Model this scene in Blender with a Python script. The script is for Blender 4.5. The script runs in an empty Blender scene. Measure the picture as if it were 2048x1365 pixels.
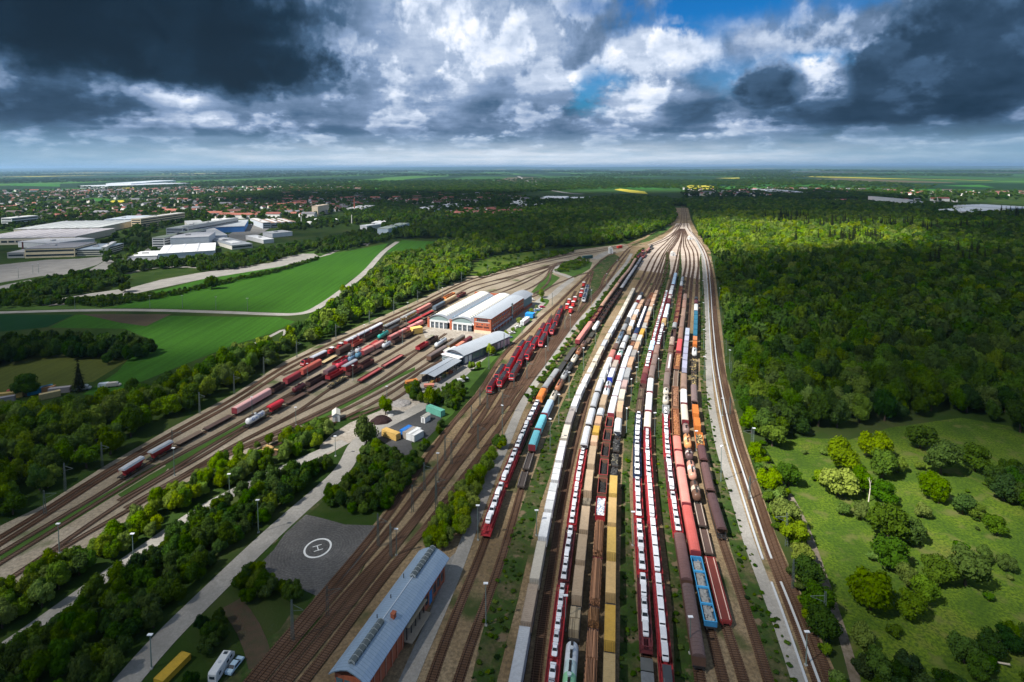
import bpy, math, random
import numpy as np
from mathutils import Vector, Matrix, Euler
from mathutils.geometry import tessellate_polygon
random.seed(7); R = random.Random(11); NR = np.random.RandomState(5)
S = bpy.context.scene
COL = S.collection
rad = math.radians
# ---------------------------------------------------------------- camera
F = 1130.0; W, H = 2048.0, 1365.0
CAMH = 110.0; PITCH = rad(3.4); ROLL = rad(0.17); HOR = 334.5
PY = HOR + F*math.tan(PITCH)                       # image row of the optical axis
cd = bpy.data.cameras.new('camera'); cam = bpy.data.objects.new('camera', cd); COL.objects.link(cam)
cam.location = (0, 0, CAMH)
CM = Matrix.Rotation(math.pi/2 - PITCH, 3, 'X') @ Matrix.Rotation(-ROLL, 3, 'Z')
cam.rotation_euler = CM.to_euler()
cd.sensor_fit = 'HORIZONTAL'; cd.sensor_width = 36; cd.lens = 36*F/W
cd.shift_x = 0; cd.shift_y = -(H/2 - PY)/W
cd.clip_start = 1; cd.clip_end = 200000
S.camera = cam
def P(u, v, z=0.0):
    """point of the place at height z that stands on the ray through photo pixel u,v"""
    d = CM @ Vector(((u-W/2)/F, -(v-PY)/F, -1.0))
    t = (z-CAMH)/d.z
    return Vector((d.x*t, d.y*t, z))
def proj(p):
    q = CM.transposed() @ (Vector(p)-Vector((0, 0, CAMH)))
    return (W/2 + F*q.x/-q.z, PY - F*q.y/-q.z)
# ---------------------------------------------------------------- node helpers
def newmat(name):
    m = bpy.data.materials.new(name); m.use_nodes = True
    nt = m.node_tree; nt.nodes.clear()
    return m, nt
def N(nt, typ, **kw):
    n = nt.nodes.new(typ)
    for k, v in kw.items():
        if k in n.inputs.keys(): n.inputs[k].default_value = v
        else: setattr(n, k, v)
    return n
def lk(nt, a, b): nt.links.new(a, b)
def ma(nt, op, a, b=None, c=None, clamp=False):
    n = nt.nodes.new('ShaderNodeMath'); n.operation = op; n.use_clamp = clamp
    for i, x in enumerate((a, b, c)):
        if x is None: continue
        if isinstance(x, (int, float)): n.inputs[i].default_value = x
        else: lk(nt, x, n.inputs[i])
    return n.outputs[0]
def mixc(nt, f, a, b, bt='MIX'):
    n = nt.nodes.new('ShaderNodeMix'); n.data_type = 'RGBA'; n.blend_type = bt
    for s, x in ((n.inputs[0], f), (n.inputs[6], a), (n.inputs[7], b)):
        if isinstance(x, (int, float)): s.default_value = x
        elif isinstance(x, (tuple, list)): s.default_value = tuple(x)+((1,) if len(x) == 3 else ())
        else: lk(nt, x, s)
    return n.outputs[2]
def ramp(nt, f, stops, interp='LINEAR'):
    n = nt.nodes.new('ShaderNodeValToRGB'); cr = n.color_ramp; cr.interpolation = interp
    while len(cr.elements) < len(stops): cr.elements.new(0.5)
    for e, (p, c) in zip(cr.elements, stops):
        e.position = p; e.color = (tuple(c)+(1,))[:4] if isinstance(c, (tuple, list)) else (c, c, c, 1)
    lk(nt, f, n.inputs[0]); return n.outputs[0]
def noise(nt, vec, scale, detail=3, rough=.55, dist=0.0, out=0):
    n = N(nt, 'ShaderNodeTexNoise'); n.inputs['Scale'].default_value = scale
    n.inputs['Detail'].default_value = detail; n.inputs['Roughness'].default_value = rough
    n.inputs['Distortion'].default_value = dist
    if vec is not None: lk(nt, vec, n.inputs['Vector'])
    return n.outputs[out]
def out_bsdf(nt, col, rough=.8, metal=0.0, spec=.3, bump=None, bstr=.3, bdist=.1):
    b = N(nt, 'ShaderNodeBsdfPrincipled'); b.inputs['Roughness'].default_value = rough
    b.inputs['Metallic'].default_value = metal; b.inputs['Specular IOR Level'].default_value = spec
    if isinstance(col, (tuple, list)): b.inputs['Base Color'].default_value = tuple(col)+(1,)
    else: lk(nt, col, b.inputs['Base Color'])
    if bump is not None:
        bn = N(nt, 'ShaderNodeBump'); bn.inputs['Strength'].default_value = bstr; bn.inputs['Distance'].default_value = bdist
        lk(nt, bump, bn.inputs['Height']); lk(nt, bn.outputs[0], b.inputs['Normal'])
    o = N(nt, 'ShaderNodeOutputMaterial'); lk(nt, b.outputs[0], o.inputs[0])
    return b
MC = {}
def paint(rgb, rough=.5, dirt=.45, metal=0.0, scale=1.0):
    """painted / weathered surface: dirt streaks and fading of the paint itself"""
    k = (tuple(rgb), rough, dirt, metal)
    if k in MC: return MC[k]
    m, nt = newmat('paint')
    tc = N(nt, 'ShaderNodeTexCoord'); oi = N(nt, 'ShaderNodeObjectInfo')
    add = nt.nodes.new('ShaderNodeVectorMath'); add.operation = 'ADD'
    lk(nt, tc.outputs['Object'], add.inputs[0]); lk(nt, oi.outputs['Location'], add.inputs[1])
    n1 = noise(nt, add.outputs[0], 1.3*scale, 5, .7); n2 = noise(nt, add.outputs[0], .22*scale, 2)
    dk = tuple(c*.42+.018 for c in rgb); li = tuple(min(1, c*1.12+.01) for c in rgb)
    c1 = mixc(nt, ramp(nt, n1, [(.3, 1.0), (.62, 0.0)]), rgb, dk)
    c1 = mixc(nt, dirt, rgb, c1); c2 = mixc(nt, ramp(nt, n2, [(.4, 0.0), (.7, .5)]), c1, li)
    rv = ma(nt, 'MULTIPLY_ADD', oi.outputs['Random'], .3, .82)
    c3 = mixc(nt, 1.0, c2, (1, 1, 1), 'MULTIPLY')
    hsv = N(nt, 'ShaderNodeHueSaturation'); lk(nt, c2, hsv.inputs['Color']); lk(nt, rv, hsv.inputs['Value'])
    out_bsdf(nt, hsv.outputs[0], rough, metal)
    MC[k] = m; return m
def flatmat(name, rgb, rough=.6, metal=0.0, spec=.3):
    k = ('f', tuple(rgb), rough, metal)
    if k in MC: return MC[k]
    m, nt = newmat(name); out_bsdf(nt, rgb, rough, metal, spec); MC[k] = m; return m
def surf(name, stops, scale, fine=None, rough=.95, bump=True, second=None):
    """ground-like surface in world metres: large patches + fine grain"""
    m, nt = newmat(name); g = N(nt, 'ShaderNodeNewGeometry').outputs['Position']
    a = noise(nt, g, scale, 5, .6, .4)
    c = ramp(nt, a, stops)
    if fine:
        b = noise(nt, g, fine[0], 4, .7)
        c = mixc(nt, ramp(nt, b, [(.38, fine[2]), (.62, 0.0)]), c, fine[1])
    if second:
        e = noise(nt, g, second[0], 3, .55)
        c = mixc(nt, ramp(nt, e, [(second[2], 0.0), (second[3], 1.0)]), c, second[1])
    hb = noise(nt, g, 2.5, 3, .7) if bump else None
    out_bsdf(nt, c, rough, 0, .1, hb, .5, .25)
    return m
# ---------------------------------------------------------------- mesh helpers
class MB:
    def __init__(s): s.v = []; s.f = []; s.m = []
    def quad(s, pts, m=0):
        i = len(s.v); s.v += [tuple(p) for p in pts]; s.f.append(tuple(range(i, i+len(pts)))); s.m.append(m)
    def box(s, x0, x1, y0, y1, z0, z1, m=0, bottom=True):
        i = len(s.v)
        s.v += [(x0,y0,z0),(x1,y0,z0),(x1,y1,z0),(x0,y1,z0),(x0,y0,z1),(x1,y0,z1),(x1,y1,z1),(x0,y1,z1)]
        fs = [(4,5,6,7),(0,1,5,4),(1,2,6,5),(2,3,7,6),(3,0,4,7)]+([(3,2,1,0)] if bottom else [])
        s.f += [tuple(i+k for k in f) for f in fs]; s.m += [m]*len(fs)
    def ext(s, prof, x0, x1, m=0, ax='x', caps=True, x0s=None):
        """profile [(a,z)] extruded along an axis; closed"""
        i = len(s.v); n = len(prof)
        for x in (x0, x1):
            for a, z in prof: s.v.append((x, a, z) if ax == 'x' else (a, x, z))
        for k in range(n):
            j = (k+1) % n
            s.f.append((i+k, i+j, i+n+j, i+n+k)); s.m.append(m)
        if caps:
            s.f.append(tuple(range(i, i+n))); s.f.append(tuple(range(i+2*n-1, i+n-1, -1))); s.m += [m, m]
    def loft(s, rings, m=0, closed=True, caps=True):
        i = len(s.v); n = len(rings[0])
        for r in rings: s.v += [tuple(p) for p in r]
        for a in range(len(rings)-1):
            for k in range(n if closed else n-1):
                j = (k+1) % n
                s.f.append((i+a*n+k, i+a*n+j, i+(a+1)*n+j, i+(a+1)*n+k)); s.m.append(m)
        if caps:
            s.f.append(tuple(range(i+n-1, i-1, -1))); e = i+(len(rings)-1)*n
            s.f.append(tuple(range(e, e+n))); s.m += [m, m]
    def tube(s, p0, p1, r0, r1=None, n=8, m=0, caps=True):
        r1 = r0 if r1 is None else r1
        p0 = Vector(p0); p1 = Vector(p1); d = (p1-p0).normalized()
        a = d.orthogonal().normalized(); b = d.cross(a)
        rg = [[p+(a*math.cos(t)+b*math.sin(t))*r for t in [2*math.pi*k/n for k in range(n)]] for p, r in ((p0, r0), (p1, r1))]
        s.loft(rg, m, True, caps)
    def build(s, name, mats, parent=None, smooth=False, link=True):
        me = s.mesh(name, mats, smooth)
        o = bpy.data.objects.new(name, me)
        if link: COL.objects.link(o)
        if parent: o.parent = parent
        return o
    def mesh(s, name, mats, smooth=False):
        me = bpy.data.meshes.new(name); me.from_pydata(s.v, [], s.f)
        for m in (mats if isinstance(mats, (list, tuple)) else [mats]): me.materials.append(m)
        me.polygons.foreach_set('material_index', s.m)
        if smooth: me.polygons.foreach_set('use_smooth', [True]*len(s.f))
        me.update(); return me
def ob(name, me, parent=None, loc=None, rz=0, sc=None):
    o = bpy.data.objects.new(name, me); COL.objects.link(o)
    if parent: o.parent = parent
    if loc is not None: o.location = loc
    if rz: o.rotation_euler = (0, 0, rz)
    if sc is not None: o.scale = sc
    return o
def tag(o, label=None, cat=None, group=None, kind=None):
    if label: o['label'] = label
    if cat: o['category'] = cat
    if group: o['group'] = group
    if kind: o['kind'] = kind
    return o
def empty(name, loc, rz=0, sc=None):
    o = bpy.data.objects.new(name, None); COL.objects.link(o); o.location = loc; o.rotation_euler = (0, 0, rz)
    o.empty_display_size = .5
    if sc is not None: o.scale = sc
    return o
def sheet(name, polys, mat, z, kind='structure'):
    """flat ground sheet from photo-traced polygons laid on the ground plane"""
    vs = []; fs = []
    for poly in polys:
        pts = [P(u, v, 0) for u, v in poly]; i = len(vs)
        vs += [(p.x, p.y, z) for p in pts]
        for t in tessellate_polygon([[Vector((p.x, p.y, 0)) for p in pts]]):
            a, b, c = t
            n = (Vector(vs[i+b])-Vector(vs[i+a])).cross(Vector(vs[i+c])-Vector(vs[i+a]))
            fs.append((i+a, i+b, i+c) if n.z > 0 else (i+a, i+c, i+b))
    me = bpy.data.meshes.new(name); me.from_pydata(vs, [], fs); me.materials.append(mat); me.update()
    o = ob(name, me); o['kind'] = kind; return o
def smooth_line(pts, step=4.0, passes=2):
    """Catmull-Rom through world points, resampled"""
    pts = [Vector((p[0], p[1])) for p in pts]
    q = [pts[0]*2-pts[1]]+pts+[pts[-1]*2-pts[-2]]
    out = []
    for i in range(1, len(q)-2):
        p0, p1, p2, p3 = q[i-1:i+3]; L = (p2-p1).length; n = max(2, int(L/step))
        for k in range(n):
            t = k/n
            out.append(.5*((2*p1)+(p2-p0)*t+(2*p0-5*p1+4*p2-p3)*t*t+(3*p1-p0-3*p2+p3)*t**3))
    out.append(pts[-1])
    # resample evenly and relax
    cum = [0.0]
    for a, b in zip(out, out[1:]): cum.append(cum[-1]+(b-a).length)
    n = max(3, int(cum[-1]/step)); res = []; j = 0
    for k in range(n+1):
        s = cum[-1]*k/n
        while j < len(cum)-2 and cum[j+1] < s: j += 1
        d = cum[j+1]-cum[j]; res.append(out[j].lerp(out[j+1], (s-cum[j])/d if d else 0))
    for _ in range(passes*6):
        res = [res[0]]+[(res[i-1]+res[i]*2+res[i+1])/4 for i in range(1, len(res)-1)]+[res[-1]]
    return res
class Line:
    def __init__(s, pix, step=4.0, passes=1):
        w = [P(p[0], p[1], p[2] if len(p) > 2 else 0) for p in pix]
        s.p = smooth_line(w, step, passes); s.c = [0.0]
        for a, b in zip(s.p, s.p[1:]): s.c.append(s.c[-1]+(b-a).length)
        s.L = s.c[-1]; s.cache = {}
    def at(s, d):
        import bisect
        d = max(0, min(s.L-1e-3, d)); j = max(0, min(len(s.p)-2, bisect.bisect_right(s.c, d)-1))
        a, b = s.p[j], s.p[j+1]; t = (d-s.c[j])/(s.c[j+1]-s.c[j])
        return a.lerp(b, t), (b-a).normalized()
    def find(s, val, z, axis):
        """distance along the line where a point at height z shows at that photo column (0) or row (1)"""
        if (z, axis) not in s.cache: s.cache[(z, axis)] = [proj((p.x, p.y, z))[axis] for p in s.p]
        q = s.cache[(z, axis)]
        inc = q[-1] > q[0]
        for i in range(len(q)-1):
            lo, hi = (q[i], q[i+1]) if inc else (q[i+1], q[i])
            if lo <= val <= hi: return s.c[i]+(s.c[i+1]-s.c[i])*(val-q[i])/((q[i+1]-q[i]) or 1)
        # extrapolate to the end that is nearer
        return 0.0 if abs(val-q[0]) < abs(val-q[-1]) else s.L
def ribbon(name, lines, width, z, mat, uv=True, widths=None):
    vs = []; fs = []; uvs = []
    for li, ln in enumerate(lines):
        w = (widths[li] if widths else width)/2; i = len(vs); n = len(ln.p); e = P_edge = .0
        for k, p in enumerate(ln.p):
            t = (ln.p[min(k+1, n-1)]-ln.p[max(k-1, 0)]).normalized(); nn = Vector((-t.y, t.x))
            for sgn in (1, -1):
                wf = w*(max(.55, 1-max(0, p.y-560)/420) if name == 'track_bed' else 1)      # beds thin out towards the throat
                q = p+nn*wf*sgn; vs.append((q.x, q.y, z)); uvs.append((sgn*w, ln.c[k]))
        for k in range(n-1): fs.append((i+2*k, i+2*k+1, i+2*k+3, i+2*k+2))
    me = bpy.data.meshes.new(name); me.from_pydata(vs, [], fs)
    if uv:
        l = me.uv_layers.new(name='metres')
        for lp in me.loops: l.data[lp.index].uv = uvs[lp.vertex_index]
    me.materials.append(mat); me.update()
    return me
def inpoly(x, y, poly):
    c = False; n = len(poly); j = n-1
    for i in range(n):
        xi, yi = poly[i]; xj, yj = poly[j]
        if (yi > y) != (yj > y) and x < (xj-xi)*(y-yi)/(yj-yi)+xi: c = not c
        j = i
    return c
def wpoly(pix): return [(p.x, p.y) for p in (P(u, v) for u, v in pix)]
ORD = lambda n: f"{n}{'th' if 10 <= n % 100 <= 20 else {1:'st',2:'nd',3:'rd'}.get(n % 10,'th')}"
# ---------------------------------------------------------------- light
SUN = Vector((-.56, -.34, .76)).normalized()
sl = bpy.data.lights.new('sun', 'SUN'); so = bpy.data.objects.new('sun', sl); COL.objects.link(so)
sl.energy = 5.0; sl.angle = rad(.5); sl.color = (1, .955, .88)
so.rotation_euler = SUN.to_track_quat('Z', 'Y').to_euler(); so.location = (0, 0, 300)
w = bpy.data.worlds.new('World'); S.world = w; w.use_nodes = True
nt = w.node_tree; nt.nodes.clear()
def build_world():
    tc = N(nt, 'ShaderNodeTexCoord').outputs['Generated']
    sp = N(nt, 'ShaderNodeSeparateXYZ'); lk(nt, tc, sp.inputs[0]); x, y, z = sp.outputs
    sky = N(nt, 'ShaderNodeTexSky'); sky.sky_type = 'NISHITA'; sky.sun_disc = False
    sky.sun_elevation = math.asin(SUN.z); sky.sun_rotation = math.atan2(SUN.x, SUN.y)
    sky.altitude = 500; sky.air_density = 1.3; sky.dust_density = .6; sky.ozone_density = 3
    # bearings of the sky in degrees: az 0 = north of the scene (+y), el = elevation
    az = ma(nt, 'MULTIPLY', ma(nt, 'ARCTAN2', x, y), 57.2958)
    el = ma(nt, 'MULTIPLY', ma(nt, 'ARCSINE', z), 57.2958)
    elp = ma(nt, 'MAXIMUM', el, 0.0)
    aev = N(nt, 'ShaderNodeCombineXYZ'); lk(nt, az, aev.inputs[0]); lk(nt, el, aev.inputs[1]); AE = aev.outputs[0]
    # cloud coordinates: flattened towards the horizon as real cloud layers are
    ky = ma(nt, 'LOGARITHM', ma(nt, 'ADD', elp, 2.2), 2.718)
    cv = N(nt, 'ShaderNodeCombineXYZ'); lk(nt, ma(nt, 'DIVIDE', az, 8.2), cv.inputs[0]); lk(nt, ma(nt, 'MULTIPLY', ky, 1.55), cv.inputs[1])
    V = cv.outputs[0]
    def nz(scale, det, rough, off, stretch=1.0, out=0, dist=0.0):
        mp = N(nt, 'ShaderNodeMapping'); lk(nt, V, mp.inputs[0]); mp.inputs['Location'].default_value = off; mp.inputs['Scale'].default_value = (1, stretch, 1)
        return noise(nt, mp.outputs[0], scale, det, rough, dist, out)
    wob = ma(nt, 'SUBTRACT', nz(2.0, 4, .6, (3, 1, 0)), .5)
    wob2 = ma(nt, 'SUBTRACT', nz(6.0, 3, .62, (7, 4, 2)), .5)
    ww = ma(nt, 'ADD', ma(nt, 'MULTIPLY', wob, 1.5), ma(nt, 'MULTIPLY', wob2, .75))
    def blob(u, v, ru, rv, k=1.0, soft=.35, pw=1.0):
        """soft ellipse of clouds centred on a bearing (given as the photo column/row it lies behind)"""
        a = math.degrees(math.atan((u-1024)/F)); e = math.degrees(math.atan((HOR-v)/F*math.cos(math.atan((u-1024)/F))))
        ra = math.degrees(ru/F)*math.cos(rad(a))**2; re = math.degrees(rv/F)*math.cos(rad(a))
        mp = nt.nodes.new('ShaderNodeVectorMath'); mp.operation = 'MULTIPLY_ADD'; lk(nt, AE, mp.inputs[0]); mp.inputs[1].default_value = (1/ra, 1/re, 0); mp.inputs[2].default_value = (-a/ra, -e/re, 0)
        ln = nt.nodes.new('ShaderNodeVectorMath'); ln.operation = 'LENGTH'; lk(nt, mp.outputs[0], ln.inputs[0])
        mr = N(nt, 'ShaderNodeMapRange'); mr.interpolation_type = 'SMOOTHSTEP'; lk(nt, ma(nt, 'MULTIPLY_ADD', ww, pw, ln.outputs['Value']), mr.inputs[0])
        mr.inputs[1].default_value = 1+soft*.5; mr.inputs[2].default_value = 1-soft; mr.inputs[3].default_value = 0; mr.inputs[4].default_value = k
        return mr.outputs[0]
    def mx(lst):
        o = lst[0]
        for b in lst[1:]: o = ma(nt, 'MAXIMUM', o, b)
        return o
    # billows of the cumulus: the heap field compared with itself a little towards the light
    wv = noise(nt, V, 2.4, 4, .6, 0, 1)
    wsc = nt.nodes.new('ShaderNodeVectorMath'); wsc.operation = 'SCALE'; lk(nt, wv, wsc.inputs[0]); wsc.inputs[3].default_value = .16
    wad = nt.nodes.new('ShaderNodeVectorMath'); wad.operation = 'ADD'; lk(nt, V, wad.inputs[0]); lk(nt, wsc.outputs[0], wad.inputs[1])
    def puff(off, sc_, det_):
        mp = N(nt, 'ShaderNodeMapping'); lk(nt, wad.outputs[0], mp.inputs[0]); mp.inputs['Location'].default_value = off
        v = N(nt, 'ShaderNodeTexVoronoi'); v.feature = 'F1'; v.voronoi_dimensions = '2D'; v.inputs['Scale'].default_value = sc_
        v.inputs['Detail'].default_value = det_; v.inputs['Roughness'].default_value = .5; v.normalize = True; lk(nt, mp.outputs[0], v.inputs['Vector']); return ma(nt, 'SUBTRACT', 1.0, v.outputs['Distance'])
    p0 = puff((0, 0, 0), 1.25, 4); p1 = puff((-.05, .08, 0), 1.25, 4)
    n0 = nz(1.15, 5, .58, (0, 0, 0), 1.0)
    rel = ma(nt, 'MULTIPLY', ma(nt, 'SUBTRACT', p0, p1), 2.6)
    det = nz(7, 3, .6, (1, 6, 3), 1.0)
    # lower flat streaks near the horizon
    st = nz(1.3, 4, .6, (2, 9, 0), 3.0)
    # --- brightness of the cloud body
    def sms(x, a, b, lo=0.0, hi=1.0):
        q = N(nt, 'ShaderNodeMapRange'); q.interpolation_type = 'SMOOTHSTEP'; lk(nt, x, q.inputs[0])
        for kk, vv in zip((1, 2, 3, 4), (a, b, lo, hi)): q.inputs[kk].default_value = vv
        return q.outputs[0]
    pm = ma(nt, 'ADD', ma(nt, 'MULTIPLY', p0, .62), ma(nt, 'MULTIPLY', n0, .75)); pm = ma(nt, 'ADD', pm, ma(nt, 'MULTIPLY', ma(nt, 'SUBTRACT', det, .5), .1))
    mask = sms(pm, .79, .885)
    front = ma(nt, 'ADD', sms(pm, .84, 1.12, .74, .38), ma(nt, 'MULTIPLY', rel, .42))
    back = ma(nt, 'ADD', .48, ma(nt, 'MULTIPLY', ma(nt, 'SUBTRACT', n0, .5), .6))
    back = ma(nt, 'ADD', back, ma(nt, 'MULTIPLY', ma(nt, 'SUBTRACT', det, .5), .12))
    base = ma(nt, 'MULTIPLY_ADD', mask, ma(nt, 'SUBTRACT', front, back), back)
    bright = mx([blob(900, 80, 210, 150, .3, .7), blob(700, 120, 170, 60, .34, .6), blob(380, 180, 90, 40, .34, .6), blob(1090, 165, 75, 60, .36, .4), blob(435, 238, 50, 18, .28),
                 blob(1310, 110, 120, 50, .3, .4), blob(1300, 210, 110, 45, .24, .4), blob(1640, 170, 60, 60, .4, .35), blob(1480, 250, 160, 28, .14, .6), blob(1020, 100, 150, 110, .25, .6)])
    dark = mx([blob(230, 20, 600, 160, .9, .5, .4), blob(430, 120, 330, 75, .88, .45, .6), blob(60, 200, 330, 60, .55, .7), blob(300, 262, 300, 10, .3, .6), blob(640, 150, 150, 40, .45, .6),
               blob(1890, 150, 270, 110, .6, .3, .8), blob(2010, 40, 240, 110, .6, .5), blob(1780, 225, 330, 38, .64, .4, .6), blob(1540, 180, 80, 46, .62, .35, .6), blob(1850, 262, 330, 14, .4, .5),
               blob(1380, 225, 90, 30, .4, .5), blob(1110, 205, 90, 26, .34, .5), blob(720, 262, 200, 10, .2, .6), blob(1300, 262, 230, 8, .2, .6), blob(980, 215, 60, 35, .3, .6)])
    lum = ma(nt, 'ADD', base, bright)
    lum = ma(nt, 'MULTIPLY', lum, ma(nt, 'SUBTRACT', 1.0, dark))
    lum = ma(nt, 'MAXIMUM', lum, .012)
    lum = ma(nt, 'MULTIPLY', lum, ma(nt, 'ADD', .72, ma(nt, 'MULTIPLY', ma(nt, 'SUBTRACT', st, .3), .6)))
    ccol = ramp(nt, lum, [(0, (.004, .01, .018)), (.1, (.012, .032, .06)), (.3, (.06, .12, .215)), (.52, (.225, .32, .49)), (.78, (.64, .72, .86)), (1, (.98, .98, 1))])
    # --- where the blue shows between the clouds
    hole = mx([blob(1450, 10, 240, 75, 1, .6), blob(1350, 72, 110, 28, 1, .5), blob(1200, 185, 90, 45, .75, .6), blob(1620, 130, 100, 26, .8, .6), blob(1480, 150, 130, 40, .55, .7), blob(1700, 10, 90, 30, .7, .5), blob(1180, 20, 60, 20, .4, .6)])
    veil = mx([blob(1580, 70, 230, 45, .7, .8), blob(1480, 120, 140, 40, .5, .8)])
    hole = ma(nt, 'MULTIPLY', hole, ma(nt, 'SUBTRACT', 1.0, ma(nt, 'MULTIPLY', veil, .75)))
    hole = ma(nt, 'MULTIPLY', hole, ma(nt, 'SUBTRACT', 1.0, mx([blob(1310, 110, 95, 50, 1, .35), blob(1090, 165, 70, 60, 1, .35), blob(1300, 210, 115, 55, 1, .35), blob(1640, 170, 60, 55, 1, .3), blob(1540, 180, 85, 50, 1, .3), blob(1890, 150, 290, 120, 1, .3)])))
    # overhead and behind: broken clouds
    hz = N(nt, 'ShaderNodeMapRange'); hz.interpolation_type = 'SMOOTHSTEP'; lk(nt, el, hz.inputs[0]); hz.inputs[1].default_value = .6; hz.inputs[2].default_value = 4.0; hz.inputs[3].default_value = 1; hz.inputs[4].default_value = 0
    hcol = mixc(nt, ramp(nt, st, [(.35, 0.0), (.65, 1.0)]), (.56, .68, .8), (.82, .88, .95))
    hb = mixc(nt, mx([blob(1024, 320, 700, 40, 1, .9, .3)]), (.2, .36, .5), hcol)
    c2 = mixc(nt, ma(nt, 'MULTIPLY', hz.outputs[0], .92), ccol, hb)
    skyc = sky.outputs[0]
    sat = N(nt, 'ShaderNodeHueSaturation'); lk(nt, skyc, sat.inputs['Color']); sat.inputs['Saturation'].default_value = 1.35; sat.inputs['Value'].default_value = .55
    b1 = N(nt, 'ShaderNodeBackground'); lk(nt, mixc(nt, 1.0, sat.outputs[0], (.12, .62, 1.0), 'MULTIPLY'), b1.inputs[0]); b1.inputs[1].default_value = .1
    b2 = N(nt, 'ShaderNodeBackground'); lk(nt, c2, b2.inputs[0]); b2.inputs[1].default_value = CLOUD_STRENGTH
    ms = N(nt, 'ShaderNodeMixShader'); lk(nt, ma(nt, 'SUBTRACT', 1.0, hole), ms.inputs[0]); lk(nt, b1.outputs[0], ms.inputs[1]); lk(nt, b2.outputs[0], ms.inputs[2])
    o = N(nt, 'ShaderNodeOutputWorld'); lk(nt, ms.outputs[0], o.inputs[0])
CLOUD_STRENGTH = .62
build_world()
try: w.cycles.sampling_method = 'MANUAL'; w.cycles.sample_map_resolution = 512
except Exception: pass
vs_ = S.view_settings; vs_.view_transform = 'Standard'; vs_.look = 'None'; vs_.exposure = .9; vs_.gamma = 1
cy = S.cycles; cy.max_bounces = 4; cy.diffuse_bounces = 2; cy.glossy_bounces = 2; cy.transmission_bounces = 2; cy.transparent_max_bounces = 8; cy.volume_bounces = 0
cy.use_denoising = True; cy.use_adaptive_sampling = True; cy.adaptive_threshold = .02
cy.caustics_reflective = False; cy.caustics_refractive = False
# ---------------------------------------------------------------- ground materials
m_ground, nt = newmat('land')
def build_land():
    g = N(nt, 'ShaderNodeNewGeometry').outputs['Position']
    sp = N(nt, 'ShaderNodeSeparateXYZ'); lk(nt, g, sp.inputs[0])
    a = noise(nt, g, .02, 6, .62, .5)
    near = ramp(nt, a, [(.3, (.012, .028, .006)), (.5, (.028, .055, .01)), (.7, (.06, .07, .025))])
    # far farmland: a patchwork of fields, each its own crop
    mp = N(nt, 'ShaderNodeMapping'); lk(nt, g, mp.inputs[0]); mp.inputs['Scale'].default_value = (1/420, 1/1500, 0)
    mp.inputs['Rotation'].default_value = (0, 0, .25)
    vo = N(nt, 'ShaderNodeTexVoronoi'); vo.distance = 'CHEBYCHEV'; vo.voronoi_dimensions = '2D'; lk(nt, mp.outputs[0], vo.inputs['Vector']); vo.inputs['Scale'].default_value = 1; vo.inputs['Randomness'].default_value = .8
    sc = N(nt, 'ShaderNodeSeparateColor'); lk(nt, vo.outputs['Color'], sc.inputs[0])
    crop = ramp(nt, sc.outputs[0], [(0, (.014, .035, .012)), (.35, (.03, .08, .016)), (.55, (.05, .125, .022)), (.66, (.08, .07, .04)), (.72, (.012, .035, .012)), (.88, (.03, .075, .016)), (.97, (.3, .26, .02))], 'CONSTANT')
    ds = N(nt, 'ShaderNodeMapRange'); lk(nt, sp.outputs[1], ds.inputs[0]); ds.inputs[1].default_value = 2300; ds.inputs[2].default_value = 2700
    c = mixc(nt, ds.outputs[0], near, crop)
    out_bsdf(nt, c, .95, 0, .05, noise(nt, g, 1.2, 4, .7), .5, .4)
build_land()
m_meadow = surf('meadow', [(.3, (.035, .068, .008)), (.44, (.066, .118, .01)), (.56, (.11, .17, .012)), (.68, (.15, .165, .03))], .045, (1.3, (.025, .055, .008), .85), second=(.14, (.11, .12, .035), .55, .7))
m_grass = surf('grass', [(.3, (.03, .075, .012)), (.6, (.055, .13, .018))], .05, (1.1, (.06, .06, .025), .45))
def crop_mat(name, c1, c2):
    m, nt = newmat(name); g = N(nt, 'ShaderNodeNewGeometry').outputs['Position']
    a = noise(nt, g, .006, 5, .6, .6)
    mp = N(nt, 'ShaderNodeMapping'); lk(nt, g, mp.inputs[0]); mp.inputs['Rotation'].default_value = (0, 0, .62); mp.inputs['Scale'].default_value = (.35, .012, 1)
    st = noise(nt, mp.outputs[0], 1, 2, .5)
    c = mixc(nt, a, c1, c2); c = mixc(nt, ramp(nt, st, [(.42, 0.0), (.6, .35)]), c, tuple(x*.6 for x in c1))
    f = noise(nt, g, .6, 3, .7); c = mixc(nt, ramp(nt, f, [(.4, .3), (.6, 0.0)]), c, tuple(x*.55 for x in c1))
    out_bsdf(nt, c, .95, 0, .05, f, .3, .3); return m
m_field = crop_mat('field', (.028, .095, .01), (.052, .145, .014))
m_field2 = crop_mat('field_dark', (.008, .045, .014), (.014, .06, .018))
m_soil = surf('soil', [(.3, (.06, .04, .028)), (.7, (.11, .075, .05))], .03, (.5, (.05, .06, .03), .6))
m_olive = crop_mat('mown_meadow', (.07, .09, .02), (.095, .11, .024))
m_rape = flatmat('rape_field', (.62, .55, .02), .9)
m_asph = surf('asphalt', [(.35, (.19, .185, .175)), (.65, (.27, .26, .245))], .08, (1.5, (.13, .13, .125), .5), .9)
m_path = surf('path', [(.35, (.26, .25, .23)), (.65, (.37, .35, .32))], .1, (1.2, (.2, .19, .17), .5), .95)
m_darkasph = surf('old_asphalt', [(.35, (.055, .055, .06)), (.65, (.1, .1, .105))], .06, (1.0, (.04, .045, .04), .5), .9)
m_pad, nt = newmat('pad_asphalt')
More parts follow.
